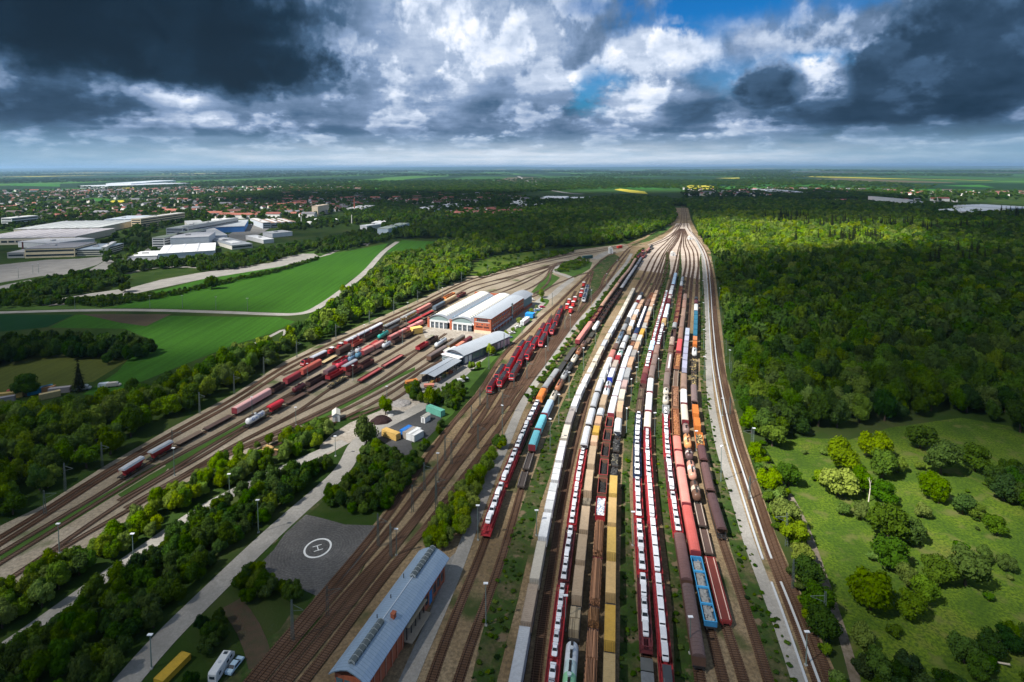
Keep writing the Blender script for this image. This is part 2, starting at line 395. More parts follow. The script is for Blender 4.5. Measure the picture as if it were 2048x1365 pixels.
def _pad():
    g = N(nt, 'ShaderNodeNewGeometry').outputs['Position']; c0 = P(635.5, 1097)
    sb = nt.nodes.new('ShaderNodeVectorMath'); sb.operation = 'SUBTRACT'; lk(nt, g, sb.inputs[0]); sb.inputs[1].default_value = (c0.x+.6, c0.y, .08)
    le = nt.nodes.new('ShaderNodeVectorMath'); le.operation = 'LENGTH'; lk(nt, sb.outputs[0], le.inputs[0])
    r = ma(nt, 'ADD', le.outputs['Value'], ma(nt, 'MULTIPLY', noise(nt, g, .12, 3), 1.8)); w_ = ma(nt, 'SINE', ma(nt, 'MULTIPLY', r, 7.5)); a = noise(nt, g, .1, 5, .65)
    c = ramp(nt, a, [(.3, (.075, .073, .07)), (.6, (.125, .12, .115)), (.75, (.2, .19, .18))]); c = mixc(nt, ramp(nt, ma(nt, 'ADD', w_, ma(nt, 'MULTIPLY', noise(nt, g, .3, 2), 1.5)), [(.7, 0.0), (1.4, .1)]), c, (.3, .29, .27))
    c = mixc(nt, ramp(nt, noise(nt, g, 1.6, 4, .7), [(.35, .5), (.6, 0.0)]), c, (.035, .035, .035)); out_bsdf(nt, c, .9, 0, .2)
_pad()
m_conc = surf('concrete', [(.35, (.36, .36, .36)), (.65, (.5, .5, .5))], .1, (.8, (.28, .28, .27), .5), .9)
m_gravel = surf('gravel', [(.3, (.3, .265, .22)), (.5, (.4, .36, .31)), (.7, (.5, .47, .42))], .06, (.7, (.2, .17, .14), .7), second=(.1, (.13, .15, .07), .62, .72))
m_yard = surf('yard', [(.3, (.2, .14, .075)), (.5, (.29, .21, .12)), (.7, (.36, .28, .18))], .035, (1.1, (.075, .058, .04), .65), second=(.05, (.05, .07, .022), .57, .68))
m_yard2 = surf('yard_left', [(.3, (.22, .175, .12)), (.5, (.32, .265, .19)), (.7, (.42, .36, .28))], .04, (1.1, (.13, .11, .085), .6), second=(.045, (.075, .1, .035), .6, .7))
m_weed = surf('weeds', [(.34, (.02, .05, .008)), (.47, (.04, .08, .014)), (.56, (.075, .085, .03)), (.7, (.13, .1, .06))], .11, (.7, (.03, .045, .015), .7), second=(.25, (.16, .12, .075), .58, .66))
def strip_mat(name, c1, c2):
    """track bed: oily ballast with sleepers across it"""
    m, nt = newmat(name); uv = N(nt, 'ShaderNodeUVMap'); uv.uv_map = 'metres'
    g = N(nt, 'ShaderNodeNewGeometry').outputs['Position']
    sp = N(nt, 'ShaderNodeSeparateXYZ'); lk(nt, uv.outputs[0], sp.inputs[0])
    a = noise(nt, g, .9, 5, .7); b = noise(nt, g, .05, 3)
    c = mixc(nt, a, c1, c2); c = mixc(nt, ramp(nt, b, [(.45, 0.0), (.7, .5)]), c, tuple(x*1.7+.02 for x in c2))
    fr = ma(nt, 'FRACT', ma(nt, 'DIVIDE', sp.outputs[1], .63)); isl = ma(nt, 'LESS_THAN', fr, .4)
    inn = ma(nt, 'LESS_THAN', ma(nt, 'ABSOLUTE', sp.outputs[0]), 1.3)
    c = mixc(nt, ma(nt, 'MULTIPLY', ma(nt, 'MULTIPLY', isl, inn), .75), c, tuple(x*.45 for x in c1))
    out_bsdf(nt, c, .95, 0, .1, a, .6, .15); return m
m_bed = strip_mat('ballast', (.055, .031, .02), (.14, .083, .052))
m_bed2 = strip_mat('ballast_pale', (.07, .045, .03), (.15, .1, .07))
m_rail = flatmat('rail', (.16, .085, .05), .45, .6)
# ---------------------------------------------------------------- sheets
def land():
    mb = MB(); e = 70000
    mb.quad([(-e, -3000, 0), (e, -3000, 0), (e, 90000, 0), (-e, 90000, 0)])
    tag(mb.build('ground', m_ground), kind='structure')
land()
# yard ground
sheet('yard_ground', [[(470,1420),(640,1180),(755,1040),(849,905),(948,790),(1050,655),(1147,568),(1215,505),(1270,482),(1330,455),(1340,430),(1347,416),(1376,416),(1382,440),(1392,460),(1420,500),(1432,560),(1444,660),(1452,745),(1490,886),(1552,1071),(1680,1365),(1700,1420)]], m_yard, .02)
sheet('yard_ground', [[(-120,1140),(-20,1062),(89,1010),(205,935),(344,855),(469,788),(571,722),(660,678),(766,632),(842,598),(936,553),(1040,523),(1145,501),(1211,493),(1250,488),(1262,498),(1215,512),(1165,553),(1128,590),(1062,655),(1010,700),(960,738),(905,775),(858,800),(800,800),(700,830),(600,866),(500,905),(367,968),(241,1050),(111,1135),(0,1202),(-120,1270)]], m_yard2, .03)
sheet('throat_gravel', [[(1352,447),(1378,447),(1384,462),(1404,486),(1421,520),(1424,552),(1404,560),(1360,552),(1310,545),(1268,540),(1262,525),(1285,510),(1305,500),(1295,490),(1325,478),(1345,462)]], surf('sunlit_gravel', [(.35, (.46, .38, .31)), (.65, (.62, .54, .47))], .05, (.8, (.2, .15, .11), .7)), .045)  # sunlight on the throat is put into this lighter gravel colour
weeds = [
 [(1290,515),(1270,540),(1240,590),(1206,655),(1170,735),(1140,815),(1118,880),(1104,940),(1080,1010),(1068,1060),(1052,1130),(1036,1200),(1012,1290),(990,1380),(935,1400),(958,1290),(985,1190),(1012,1110),(1044,1010),(1072,935),(1090,880),(1128,800),(1160,725),(1202,655),(1232,590),(1262,535),(1278,512)],
 [(1338,505),(1341,540),(1328,590),(1310,655),(1292,730),(1276,800),(1266,880),(1258,960),(1262,1050),(1268,1150),(1276,1260),(1284,1380),(1238,1380),(1240,1260),(1240,1150),(1242,1050),(1244,960),(1248,880),(1262,800),(1276,730),(1296,655),(1318,590),(1328,540),(1332,505)],
 [(1361,500),(1364,540),(1358,600),(1348,655),(1337,730),(1328,800),(1326,880),(1332,960),(1346,1060),(1362,1150),(1378,1250),(1392,1380),(1350,1380),(1346,1250),(1338,1150),(1326,1060),(1314,960),(1310,880),(1314,800),(1322,730),(1334,655),(1349,600),(1357,540),(1358,505)],
 [(1402,505),(1406,560),(1410,620),(1412,700),(1415,760),(1424,830),(1436,890),(1462,985),(1490,1070),(1540,1200),(1595,1340),(1610,1400),(1562,1400),(1528,1300),(1490,1190),(1462,1100),(1436,1000),(1415,900),(1404,820),(1400,740),(1400,640),(1400,560),(1399,520)],
 [(1130,700),(1166,655),(1215,585),(1250,535),(1285,500),(1280,515),(1236,590),(1205,640),(1170,690),(1130,745),(1085,820),(1060,870),(1035,930),(1005,1000),(985,1060),(965,1062),(985,1000),(1015,930),(1040,870),(1062,820)],
 [(1180,548),(1200,520),(1228,508),(1240,515),(1225,535),(1200,575),(1172,612),(1150,640),(1140,642),(1165,610),(1182,580)],
]
sheet('weed_ground', weeds, m_weed, .05)
sheet('grass_strip', [[(1098,606),(1075,628),(1040,668),(1010,698),(975,735),(950,765),(930,790),(905,830),(880,850),(860,845),(880,800),(905,775),(930,745),(960,722),(990,694),(1020,664),(1048,634),(1070,610),(1090,600)],
  [(1062,585),(1100,545),(1112,530),(1140,520),(1185,525),(1180,538),(1150,556),(1130,548),(1108,544),(1104,548),(1120,556),(1100,574),(1080,590)],
  [(0,1102),(111,1046),(237,972),(320,926),(320,936),(237,987),(111,1065),(0,1130)], [(330,930),(480,850),(560,812),(560,818),(480,858),(340,942)],
  [(600,850),(700,800),(800,748),(830,735),(830,741),(800,756),(700,810),(610,856)], [(1330,452),(1345,452),(1330,466),(1300,482),(1260,492),(1290,478)]], m_grass, .055)
# fields on the left and the far meadow
sheet('field', [[(232,614),(304,585),(410,558),(513,541),(629,514),(700,502),(777,487),(765,500),(752,514),(733,540),(702,560),(668,590),(650,606),(622,622),(600,627),(557,626),(439,621),(293,617),(152,617),(200,617)],
                [(805,481),(882,484),(862,503),(774,505),(780,494)],
                ], m_field, .06)
sheet('field', [[(152,630),(557,635),(590,644),(540,668),(469,690),(372,728),(280,765),(215,790),(165,790),(234,745),(258,717),(308,682),(249,658),(97,656)]], m_field, .06)
sheet('dark_field', [[(-60,630),(148,630),(94,655),(0,664),(-80,670)]], m_field2, .06)
sheet('bare_soil', [[(164,629),(343,629),(292,653),(240,646)]], m_soil, .08)
sheet('mown_meadow', [[(-80,760),(0,736),(58,716),(199,714),(262,717),(187,764),(111,778),(0,785),(-80,790)]], m_olive, .06)
sheet('meadow', [[(938,553),(940,530),(985,515),(1060,503),(1110,503),(1100,514),(1050,528),(1000,543),(970,552)],
  [(1526,889),(1602,876),(1700,880),(1780,856),(1922,836),(2060,860),(2200,900),(2400,1365),(2400,1450),(1740,1450),(1708,1330),(1660,1200),(1612,1060),(1580,990),(1548,925)],
  ], m_meadow, .06)
sheet('rough_grass', [[(560,1260),(580,1230),(640,1235),(690,1200),(720,1150),(740,1110),(750,1095),(700,1180),(600,1290),(520,1365),(470,1400),(420,1400),(470,1330),(520,1290)],
  [(600,1000),(650,960),(690,962),(640,1010),(560,1080),(520,1110),(500,1110)]], m_weed, .062)
sheet('grass_slope', [[(-60,600),(225,600),(480,555),(560,530),(700,470),(770,470),(700,500),(560,545),(330,590),(225,618),(-60,622)],
   [(235,990),(300,950),(345,925),(330,945),(250,1000)], [(110,905),(190,870),(180,880),(120,935),(60,965)]], m_grass, .05)
sheet('asphalt_lot', [[(-60,545),(0,530),(94,520),(156,518),(225,512),(195,530),(128,550),(81,553),(0,566),(-60,575)], [(170,545),(215,520),(248,518),(238,535),(200,552)],
   [(455,470),(500,448),(545,440),(548,452),(500,480),(470,492)], [(700,475),(745,462),(752,474),(735,492),(712,486)], [(-60,585),(60,560),(75,570),(0,600),(-60,605)]], m_asph, .1)
sheet('pale_strip', [[(82,606),(150,592),(262,576),(322,560),(400,546),(547,525),(560,517),(605,508),(628,508),(640,514),(700,489),(720,476),(706,488),(660,510),(560,534),(400,560),(260,590),(120,612),(84,612)]], m_path, .12)
sheet('helipad', [[(612,1030),(640,1036),(690,1050),(756,1052),(748,1075),(742,1086),(700,1145),(664,1184),(636,1194),(600,1178),(578,1167),(540,1160),(506,1143),(520,1128),(540,1108),(548,1100),(560,1082),(571,1067)]], m_pad, .08)
sheet('gravel_lot', [[(665,868),(700,846),(760,822),(800,788),(830,792),(858,802),(862,814),(820,830),(780,850),(745,864),(700,886),(660,908),(636,918),(640,892)]], m_gravel, .07)
sheet('parking_lot', [[(742,868),(790,842),(850,820),(885,815),(882,850),(850,882),(822,886),(826,904),(815,914),(790,900),(765,884)]], m_darkasph, .075)
sheet('works_apron', [[(806,790),(842,764),(880,728),(905,735),(950,705),(985,672),(1060,612),(1085,592),(1098,600),(1070,628),(1030,660),(985,705),(940,745),(890,790),(860,812),(830,800)]], m_path, .085)
sheet('hall_apron', [[(845,662),(870,655),(985,668),(1000,672),(970,690),(945,690),(900,680),(850,676)]], m_gravel, .09)
sheet('service_apron', [[(890,1125),(920,1098),(935,1090),(925,1120),(905,1175),(880,1240),(850,1300),(820,1400),(780,1400),(840,1270),(870,1200)]], m_asph, .07)
# H of the landing spot
hc = P(635.5, 1097); mk = flatmat('marking_paint', (.75, .75, .72), .8)
def helimark():
    mb = MB(); n = 48
    rings = [[(hc.x+r*math.cos(2*math.pi*k/n), hc.y+r*1.12*math.sin(2*math.pi*k/n), .11) for k in range(n)] for r in (3.85, 3.3)]
    for k in range(n):
        j = (k+1) % n; mb.quad([rings[0][k], rings[0][j], rings[1][j], rings[1][k]])
    a = rad(28); ux = Vector((math.cos(a), math.sin(a))); uy = Vector((-ux.y, ux.x))
    def bar(x0, x1, y0, y1):
        mb.quad([tuple(Vector((hc.x, hc.y))+ux*x+uy*y)+(.11,) for x, y in ((x0, y0), (x1, y0), (x1, y1), (x0, y1))])
    bar(-1.25, 1.25, .95, 1.25); bar(-1.25, 1.25, -1.25, -.95); bar(-.15, .15, -.95, .95)
    tag(mb.build('helipad_marking', mk), kind='structure')
helimark()
# ---------------------------------------------------------------- roads
def road(name, pix, width, mat, z=.1, widths=None):
    ln = Line(pix, 5); o = ob(name, ribbon(name, [ln], width, z, mat)); o['kind'] = 'structure'; return ln
ROADS = []
def rd(*a, **k): l = road(*a, **k); ROADS.append((l, a[2])); return l
rd('gravel_road', [(1610,1400),(1597,1359),(1575,1294),(1548,1216),(1517,1138),(1492,1071),(1474,1004),(1457,953),(1439,894),(1429,845),(1422,805),(1418,752),(1416,705),(1415,660),(1413.5,610),(1411,571),(1408,535),(1405,512),(1398,492),(1390,480),(1381,476)], 3.2, m_path, .1)
rd('path', [(800,1400),(831,1320),(865,1252),(890,1195),(916,1130),(941,1061),(968,990),(998,918),(1024,857),(1041,815),(1065,777),(1090,738),(1123,690),(1158,645),(1191,608),(1206,586),(1232,552),(1251,529),(1263,508)], 3.8, m_path, .1)
rd('service_road', [(225,1400),(255,1356),(318,1286),(370,1234),(425,1185),(481,1126),(520,1091),(575,1039),(639,984),(675,956),(700,930),(706,912),(700,893),(712,880),(749,861),(799,836),(849,812),(888,785),(912,756),(933,732),(975,693),(1010,662),(1045,632),(1069,610),(1090,600),(1106,591),(1120,577),(1141,562),(1147,558.5),(1140,554),(1124,549.7),(1109,545),(1106,541),(1114,533),(1139,521.5)], 6.2, m_path, .105)
rd('side_road', [(-40,1330),(55,1271),(159,1189),(237,1134),(281,1108),(333,1067),(400,1019),(455,990),(500,969),(560,942),(639,906),(690,884)], 5.0, m_path, .1)
rd('country_road', [(-80,627),(0,625.8),(152,621.5),(293,621),(439,625),(557,629.5),(600,630),(622,624),(640,612),(656,603),(700,570),(733,542),(754,518),(771,501),(795,484)], 7.0, m_path, .11)
rd('yard_track', [(1187,519),(1197,515),(1211,507),(1225,502)], 10, m_path, .1)
rd('footpath', [(1522,905),(1530,922),(1560,962),(1591,1009),(1618,1070),(1652,1172),(1672,1230),(1700,1309),(1720,1400)], 2.2, surf('dirt', [(.3, (.16, .13, .1)), (.7, (.26, .22, .18))], .1, (.8, (.08, .07, .04), .6)), .1)
rd('farm_path', [(560,700),(500,690),(469,702),(430,722),(380,748),(300,770)][0:1]+[(574,655),(545,672),(500,692),(469,704),(440,722)], 3, m_path, .1)
rd('wood_path', [(60,948),(111,920),(150,897),(190,876)], 4, m_asph, .1)
rd('dirt_track', [(462,1208),(490,1235),(520,1265),(528,1300),(522,1330)], 5, m_soil, .1)
rd('town_road', [(258,530),(285,508),(315,490),(345,470)], 9, m_asph, .1)
rd('town_road', [(800,400),(812,420),(825,436),(842,450)], 16, m_asph, .3)
rd('motorway', [(1036,353),(1050,360),(1070,368),(1090,378),(1130,386),(1165,389)], 30, m_asph, .6)
rd('town_lane', [(255,548),(300,537),(350,534),(395,536)], 6, m_path, .1)
# grass island of the turning circle
def island():
    c = P(1089, 602); mb = MB(); n = 20
    for r0, z0, r1, z1 in ((3.9, .1, 3.5, .35), (3.5, .35, 0.01, .5)):
        for k in range(n):
            a, b = 2*math.pi*k/n, 2*math.pi*(k+1)/n
            mb.quad([(c.x+r0*math.cos(a), c.y+r0*math.sin(a)*1.8, z0), (c.x+r0*math.cos(b), c.y+r0*math.sin(b)*1.8, z0), (c.x+r1*math.cos(b), c.y+r1*math.sin(b)*1.8, z1), (c.x+r1*math.cos(a), c.y+r1*math.sin(a)*1.8, z1)])
    tag(mb.build('traffic_island', m_grass), kind='structure')
island()
# ---------------------------------------------------------------- tracks
Z = 3.9
def zz(l, z=Z): return [(u, v, z) for u, v in l]
TP = {
'A': zz([(1287,499),(1274,513),(1258,538.4),(1243.5,555.6),(1235.6,567),(1207.5,605),(1168,661.6),(1134,708),(1108.6,747),(1090,771.6),(1074.6,803),(1057,838),(1038,882),(1011.5,945),(985,1014),(972,1055)])+[(922,1205),(900,1256),(870,1340),(850,1400)],
'B': zz([(1305,490),(1287,509),(1276,526),(1259,551),(1245,572),(1220,607),(1193.5,647),(1173,677),(1154,706),(1132,741),(1110,783),(1097,808),(1079,848),(1064,888),(1049.6,931),(1041,962)])+[(1014,1082),(985,1172),(951,1261),(924,1339),(905,1400)],
'C': zz([(1268.4,575.6),(1253,605),(1235.6,638),(1217,671),(1198,706),(1179,744),(1161,779),(1149.6,807),(1140,834),(1132,862),(1124,893),(1114,938),(1105,982),(1090.6,1048),(1076.5,1122),(1061,1200),(1043,1294),(1030,1365)]),
'D': [(1284,577),(1266,605),(1253,626),(1220,688),(1190,748),(1178,785),(1165,835),(1152,884),(1136,950),(1126,1000),(1115.5,1056),(1105.6,1127),(1092,1205),(1079,1294),(1068,1400)],
'E': zz([(1285,583),(1262,625),(1253,645),(1235.6,682),(1223,710),(1208,744),(1200,766),(1189.5,800),(1181,834),(1172,869),(1161,924),(1153.6,968),(1145,1030),(1132,1116),(1123.5,1182),(1112,1272),(1102,1370)]),
'F': zz([(1298,580),(1282.5,606),(1270,631),(1259,659),(1246.6,688),(1235.6,715),(1223.5,745),(1215,772),(1207,801),(1199,831),(1189.5,873),(1184,912),(1177,965),(1170,1034),(1163.7,1093),(1157,1156),(1150,1227),(1144.7,1283),(1138,1360)]),
'G': zz([(1305,584),(1293.4,609),(1284,633),(1268.4,674),(1260.6,694),(1253,713),(1242,749),(1233,780),(1222,822),(1213,878),(1210,900),(1205,965),(1200.5,1014),(1195,1110),(1188,1205),(1184,1290),(1180,1370)]),
'H': zz([(1312,585),(1304,607),(1296.6,629),(1289,652),(1279,677),(1273,694),(1262,722),(1254,750),(1244.6,786),(1240,812),(1234,870),(1229.8,905),(1226.8,968),(1224,1026),(1221.8,1150),(1219.6,1261),(1218,1370)]),
'I': zz([(1334,580),(1324.7,614),(1315,647),(1304,690),(1292,738),(1284.5,773),(1280,805),(1276,843),(1274,890),(1275,968),(1278,1041),(1284,1116),(1288,1194),(1291.4,1261),(1297,1365)]),
'J': zz([(1351.6,545),(1346.6,566),(1342,583),(1337,605),(1331,630),(1323,660),(1315,692),(1309,720),(1302,755),(1297.4,810),(1294.5,850),(1294.5,890),(1298.6,960),(1305,1040),(1311.5,1104),(1318,1171),(1325,1250),(1335,1359),(1336,1370)]),
'K': zz([(1366,551),(1363,566),(1359,591),(1354,625),(1348,657),(1343,690),(1338.7,722),(1333.7,755),(1331.4,808),(1333,870),(1336,905),(1341,953),(1349,1012),(1363,1093),(1374,1160),(1385,1227),(1396.4,1301),(1407,1365)]),
'L': zz([(1376,551),(1370.8,588),(1367,625),(1363,654),(1359,689),(1354,723),(1351,757),(1350,798),(1351.5,850),(1355.7,895),(1362,935),(1369,982),(1380.6,1048),(1389.7,1090),(1401,1149),(1416.5,1216),(1422,1241)])+[(1436,1317),(1450,1370),(1456,1400)],
'M': zz([(1384,551),(1379,610),(1375.5,655),(1371.6,697),(1369,732),(1367.7,770),(1367.7,800),(1370,834),(1374.8,875),(1379,909),(1386.5,953),(1395,992),(1402.6,1026),(1418.7,1093),(1434,1160),(1452,1230)])+[(1474,1315),(1488,1359),(1498,1400)],
'N': zz([(1394.5,551),(1392.8,594),(1392,622),(1391,654),(1389.5,693),(1388,735),(1388,770),(1389,800),(1394,845),(1400.5,882),(1408.5,920),(1415.8,957),(1430,1012),(1443.6,1058)])+[(1468,1149),(1490,1216),(1512,1283),(1533,1350),(1548,1400)],
'O': [(1375,455),(1381,464),(1391,476),(1401,492),(1410.5,512),(1415,532),(1420,571),(1425,640),(1430,700),(1435.5,746),(1448,812),(1465,886),(1490,965),(1523,1065),(1546,1130),(1583,1221),(1632,1357),(1648,1400)],
'P': [(1384,464),(1397,480),(1408,496),(1416,514),(1421,534),(1426,571),(1432,640),(1439,700),(1446,746),(1460,812),(1479,886),(1505,962),(1540,1065),(1562,1127),(1602,1216),(1656,1355),(1674,1400)],
'main_a': [(-60,1112),(0,1076),(89,1022),(205,948),(344,867),(469,797),(571,732),(660,689),(766,641),(842,606),(936,562),(1040,532),(1145,509),(1211,498),(1284,481),(1338,461),(1357,449)],
'main_b': [(-60,1127),(0,1090),(89,1034),(205,958),(351,872),(476,803),(578,738),(667,694),(773,645),(849,610),(940,566),(1045,535.5),(1150,512),(1215,500.5),(1286,483),(1339,463),(1358,450.5)],
'T2': [(-60,1145),(0,1108),(111,1042)]+zz([(237,945),(261,927),(319,894),(404,850),(467,817),(504,797),(557,766),(586,750),(620,730),(656,711),(685,695),(717,679),(754,660),(789,643),(816,629),(845.6,614),(872,600),(899,588)])+[(940,575),(985,563),(1040,548),(1092,533),(1130,523)],
'TU': [(565,752),(585,742)]+zz([(610,722),(637,708),(664,695),(690,682),(715,670),(763,646)])+[(800,634),(850,612),(900,588)],
'T3': [(500,835),(560,800),(620,765)]+zz([(666,725),(700,705),(728,691),(742,682),(766,665),(795,650),(815,640),(839,628),(863,616),(877,609),(900,596),(930,582),(966,567)])+[(1000,566),(1050,549),(1098,535),(1132,523)],
'T3x': [(-60,1166),(0,1128),(100,1066),(230,985),(330,926),(440,868),(540,812),(620,768)],
'T4': [(237,1003),(330,950),(420,893),(500,848),(540,822)]+zz([(575,782),(598,770),(629.5,755),(659,738),(681,724),(708,710),(742,693),(790,667),(827,649),(860,632),(905,608)])+[(960,592),(1015,574),(1060,555),(1100,538),(1135,523)],
'T5': [(-60,1212),(0,1172),(111,1098),(237,1010),(330,955),(420,905)]+zz([(495,838),(510,831),(549,807),(600,782),(650,752),(668,743),(698,727),(727,711),(771,686),(803,670),(822,659)])+[(850,660)],
'T6': [(360,955),(470,890),(560,845),(610,815)]+zz([(660,762),(690,746),(727,724)])+[(760,722),(800,698),(840,674)],
'T7': [(430,912),(540,856),(640,806),(700,779)]+zz([(720,752),(742,740),(786,712),(806,702)])+[(850,690),(875,672)],
'T8': [(250,1018),(350,960),(460,903),(560,862),(660,814),(760,762)]+zz([(834,692),(854,681),(873,669)])+[(892,668)],
'T9': [(60,1140),(160,1075),(250,1027),(367,955),(500,892),(620,840),(740,780),(820,735),(881,694),(905,678)],
'T10': [(500,899),(640,843),(760,786),(830,744),(874,715),(913,692),(930,680)],
'T11': [(520,902),(660,850),(760,800),(810,768),(840,745),(870,727),(900,714),(918,701),(942,685)],
'T12': [(700,840),(780,806),(840,765),(861,747),(885,734)],
'R1': [(985,563),(1020,556),(1060,545),(1098,533)], 'R2': [(950,606),(1000,587),(1050,566),(1085,547),(1104,533)],
'R3': [(1020,592),(1060,577),(1088,559),(1100,540),(1112,528)], 'R4': [(1066,590),(1088,575),(1099,560),(1103,543),(1114,528)], 'R5': [(1050,600),(1080,588),(1105,572),(1130,562),(1150,553),(1180,545)],
'Lo': [(470,1400),(496,1365),(600,1245),(700,1127),(755,1060),(794,1006),(849,925),(905,848),(956,790),(973,763),(997,724),(1020,696),(1038,680),(1055.5,664.6),(1084,635),(1109,614),(1129,594.5),(1147,577),(1168,557.6),(1181,543.5),(1192,531),(1215,512.5),(1231,506)],
'Lo2': [(492,1400),(520,1365),(640,1222),(780,1060),(824,1000),(873,940),(923,865),(950,828),(972,803),(981,785),(1000,754),(1022,722),(1040,697)],
'Lo3': [(520,1400),(548,1365),(700,1182),(831,1040),(880,965),(930,893),(965,852),(990,822),(1003,802),(1030,752),(1043,726.7),(1052,705),(1060,691.5),(1080,658)],
'lb': [(940,868),(962,838),(984,800),(1005,769),(1019,743),(1031,719),(1043,699.7),(1062,672)],
'ld': [(985,850),(1020,785),(1054,722),(1068,697.6),(1077,679.5),(1085,663.5),(1104,632)],
'le': [(1015,812),(1050,752),(1085,689),(1093,671),(1099,653.8),(1117,620)],
'lf': [(1045,772),(1075,727),(1106,665),(1112.5,649),(1117.4,635.5),(1122,625),(1137,597)],
'lg': [(1085,717),(1110,672),(1134.5,619),(1138.5,608),(1151,583)],
'lh': [(1100,706),(1122,665),(1141.5,626),(1146.4,613.5),(1150,603.5),(1166,574)],
'li': [(1125,668),(1145,630),(1162,595),(1164,587),(1167.5,573),(1179,551)],
'lj': [(1140,648),(1158,622),(1169,602),(1171.4,591.6),(1174,581.7),(1181,562),(1186,543)],
'Ro1': [(545,1400),(575,1365),(725,1178),(850,1018),(900,950),(950,888),(992,835),(1022,799),(1049,763),(1073,735),(1102,702),(1129,662),(1141,643),(1160,619),(1177,600),(1200,577),(1208,556),(1222,536),(1235,522),(1257,497),(1284,484)],
'Ro2': [(580,1400),(610,1365),(760,1165),(865,1040),(911,976),(960,912),(1005,848),(1036,799),(1061,763),(1088,728),(1110,697),(1141,655),(1165,624),(1190,594),(1212,568),(1226,548),(1242,524),(1260,500)],
'q1': [(1297,492),(1325,480),(1345,468),(1356,455),(1362,445)], 'q2': [(1305,492),(1332,481),(1350,469),(1358,458),(1364,447)],
'far_a': [(1358,452),(1361,447),(1363,436),(1364,426),(1363,412)], 'far_b': [(1368,455),(1368,447),(1368,436),(1368,426),(1366,412)], 'far_c': [(1376,457),(1374,447),(1373,436),(1372,426),(1369,412)],
}
# throat connections of the big fan
up = {'C': [(1356,460),(1346,470),(1332,485),(1316,500),(1305,514),(1296,530),(1284,556)], 'D': [(1358,460),(1350,472),(1336,488),(1321,505),(1311,522),(1300,548)],
 'E': [(1360,458),(1352,474),(1339,490),(1327,508),(1318,528),(1302,560)], 'F': [(1361,458),(1355,474),(1342,492),(1331,508),(1325,522),(1312,560)],
 'G': [(1362,458),(1357,474),(1347,490),(1335,508),(1330,526),(1318,562)], 'H': [(1363,458),(1359,474),(1350,490),(1338,508),(1336,530),(1324,566)],
 'I': [(1364,458),(1363,476),(1358,494),(1354,512),(1350,530),(1341,566)], 'J': [(1365,458),(1364,478),(1361,495),(1359,512),(1357,528),(1355,540)],
 'K': [(1366,458),(1367,476),(1367,492),(1371,508),(1372,530)], 'L': [(1367,458),(1370,474),(1372,490),(1378,506),(1380,530)],
 'M': [(1368,458),(1373,474),(1378,488),(1386,504),(1388,530)], 'N': [(1369,458),(1376,474),(1385,488),(1394,504),(1397,530)]}
for k, l in up.items(): TP[k] = l+TP[k]
T = {}
def build_tracks():
    rust = m_rail
    for k, pix in TP.items():
        w = P(*pix[0][:2], pix[0][2] if len(pix[0]) > 2 else 0); q = P(*pix[-1][:2], pix[-1][2] if len(pix[-1]) > 2 else 0)
        if w.y > q.y: pix = pix[::-1]                      # every line runs away from the camera
        T[k] = ln = Line(pix, 3.0, 2)
    for i, (k, ln) in enumerate(T.items()):
        near = ln.p[0].y < 330; left = k[0] == 'T' or k[0] == 'R' and len(k) == 2 and k != 'Ro'
        z = .12+.0045*i
        bed = ob('railway_track', ribbon('track_bed', [ln], 2.45 if not left else 2.1, z, m_bed2 if left else m_bed)); bed['kind'] = 'structure'
        mb = MB()
        for s in (-.7175, .7175):
            rl = []
            n = len(ln.p)
            for j, p in enumerate(ln.p):
                t = (ln.p[min(j+1, n-1)]-ln.p[max(j-1, 0)]).normalized(); nn = Vector((-t.y, t.x))
                rl.append([(p.x+nn.x*(s+a), p.y+nn.y*(s+a), zz_) for a, zz_ in ((-.05, .3), (.05, .3), (.05, .42), (-.05, .42))])
            mb.loft(rl, 0)
        mb.build('rails', rust, bed)
build_tracks()
def offset_line(ln, d):
    l = Line.__new__(Line); n = len(ln.p); l.p = []
    for j, p in enumerate(ln.p):
        t = (ln.p[min(j+1, n-1)]-ln.p[max(j-1, 0)]).normalized(); l.p.append(p+Vector((-t.y, t.x))*d)
    l.c = list(ln.c); l.L = ln.L; l.cache = {}; return l
def cable_ducts():
    for k in ('O', 'P'):
        l = offset_line(T[k], 2.35); me = ribbon('cable_duct', [l], .55, .36, m_conc); n0 = len(me.vertices)
        mb = MB(); n = len(l.p); rl = []
        lo, hi = l.find(1122, 0, 1), l.find(1152, 0, 1)
        for seg in ((0, min(lo, hi)), (max(lo, hi), l.L)):
            rl = []
            for j, p in enumerate(l.p):
                if not seg[0] <= l.c[j] <= seg[1]: continue
                t = (l.p[min(j+1, n-1)]-l.p[max(j-1, 0)]).normalized(); nn = Vector((-t.y, t.x))
                rl.append([(p.x+nn.x*a, p.y+nn.y*a, z) for a, z in ((-.27, .05), (.27, .05), (.27, .4), (-.27, .4))])
            if len(rl) > 2: mb.loft(rl, 0)
        o = mb.build('cable_duct', flatmat('duct_concrete', (.46, .48, .5), .7))
        o['kind'] = 'structure'
cable_ducts()
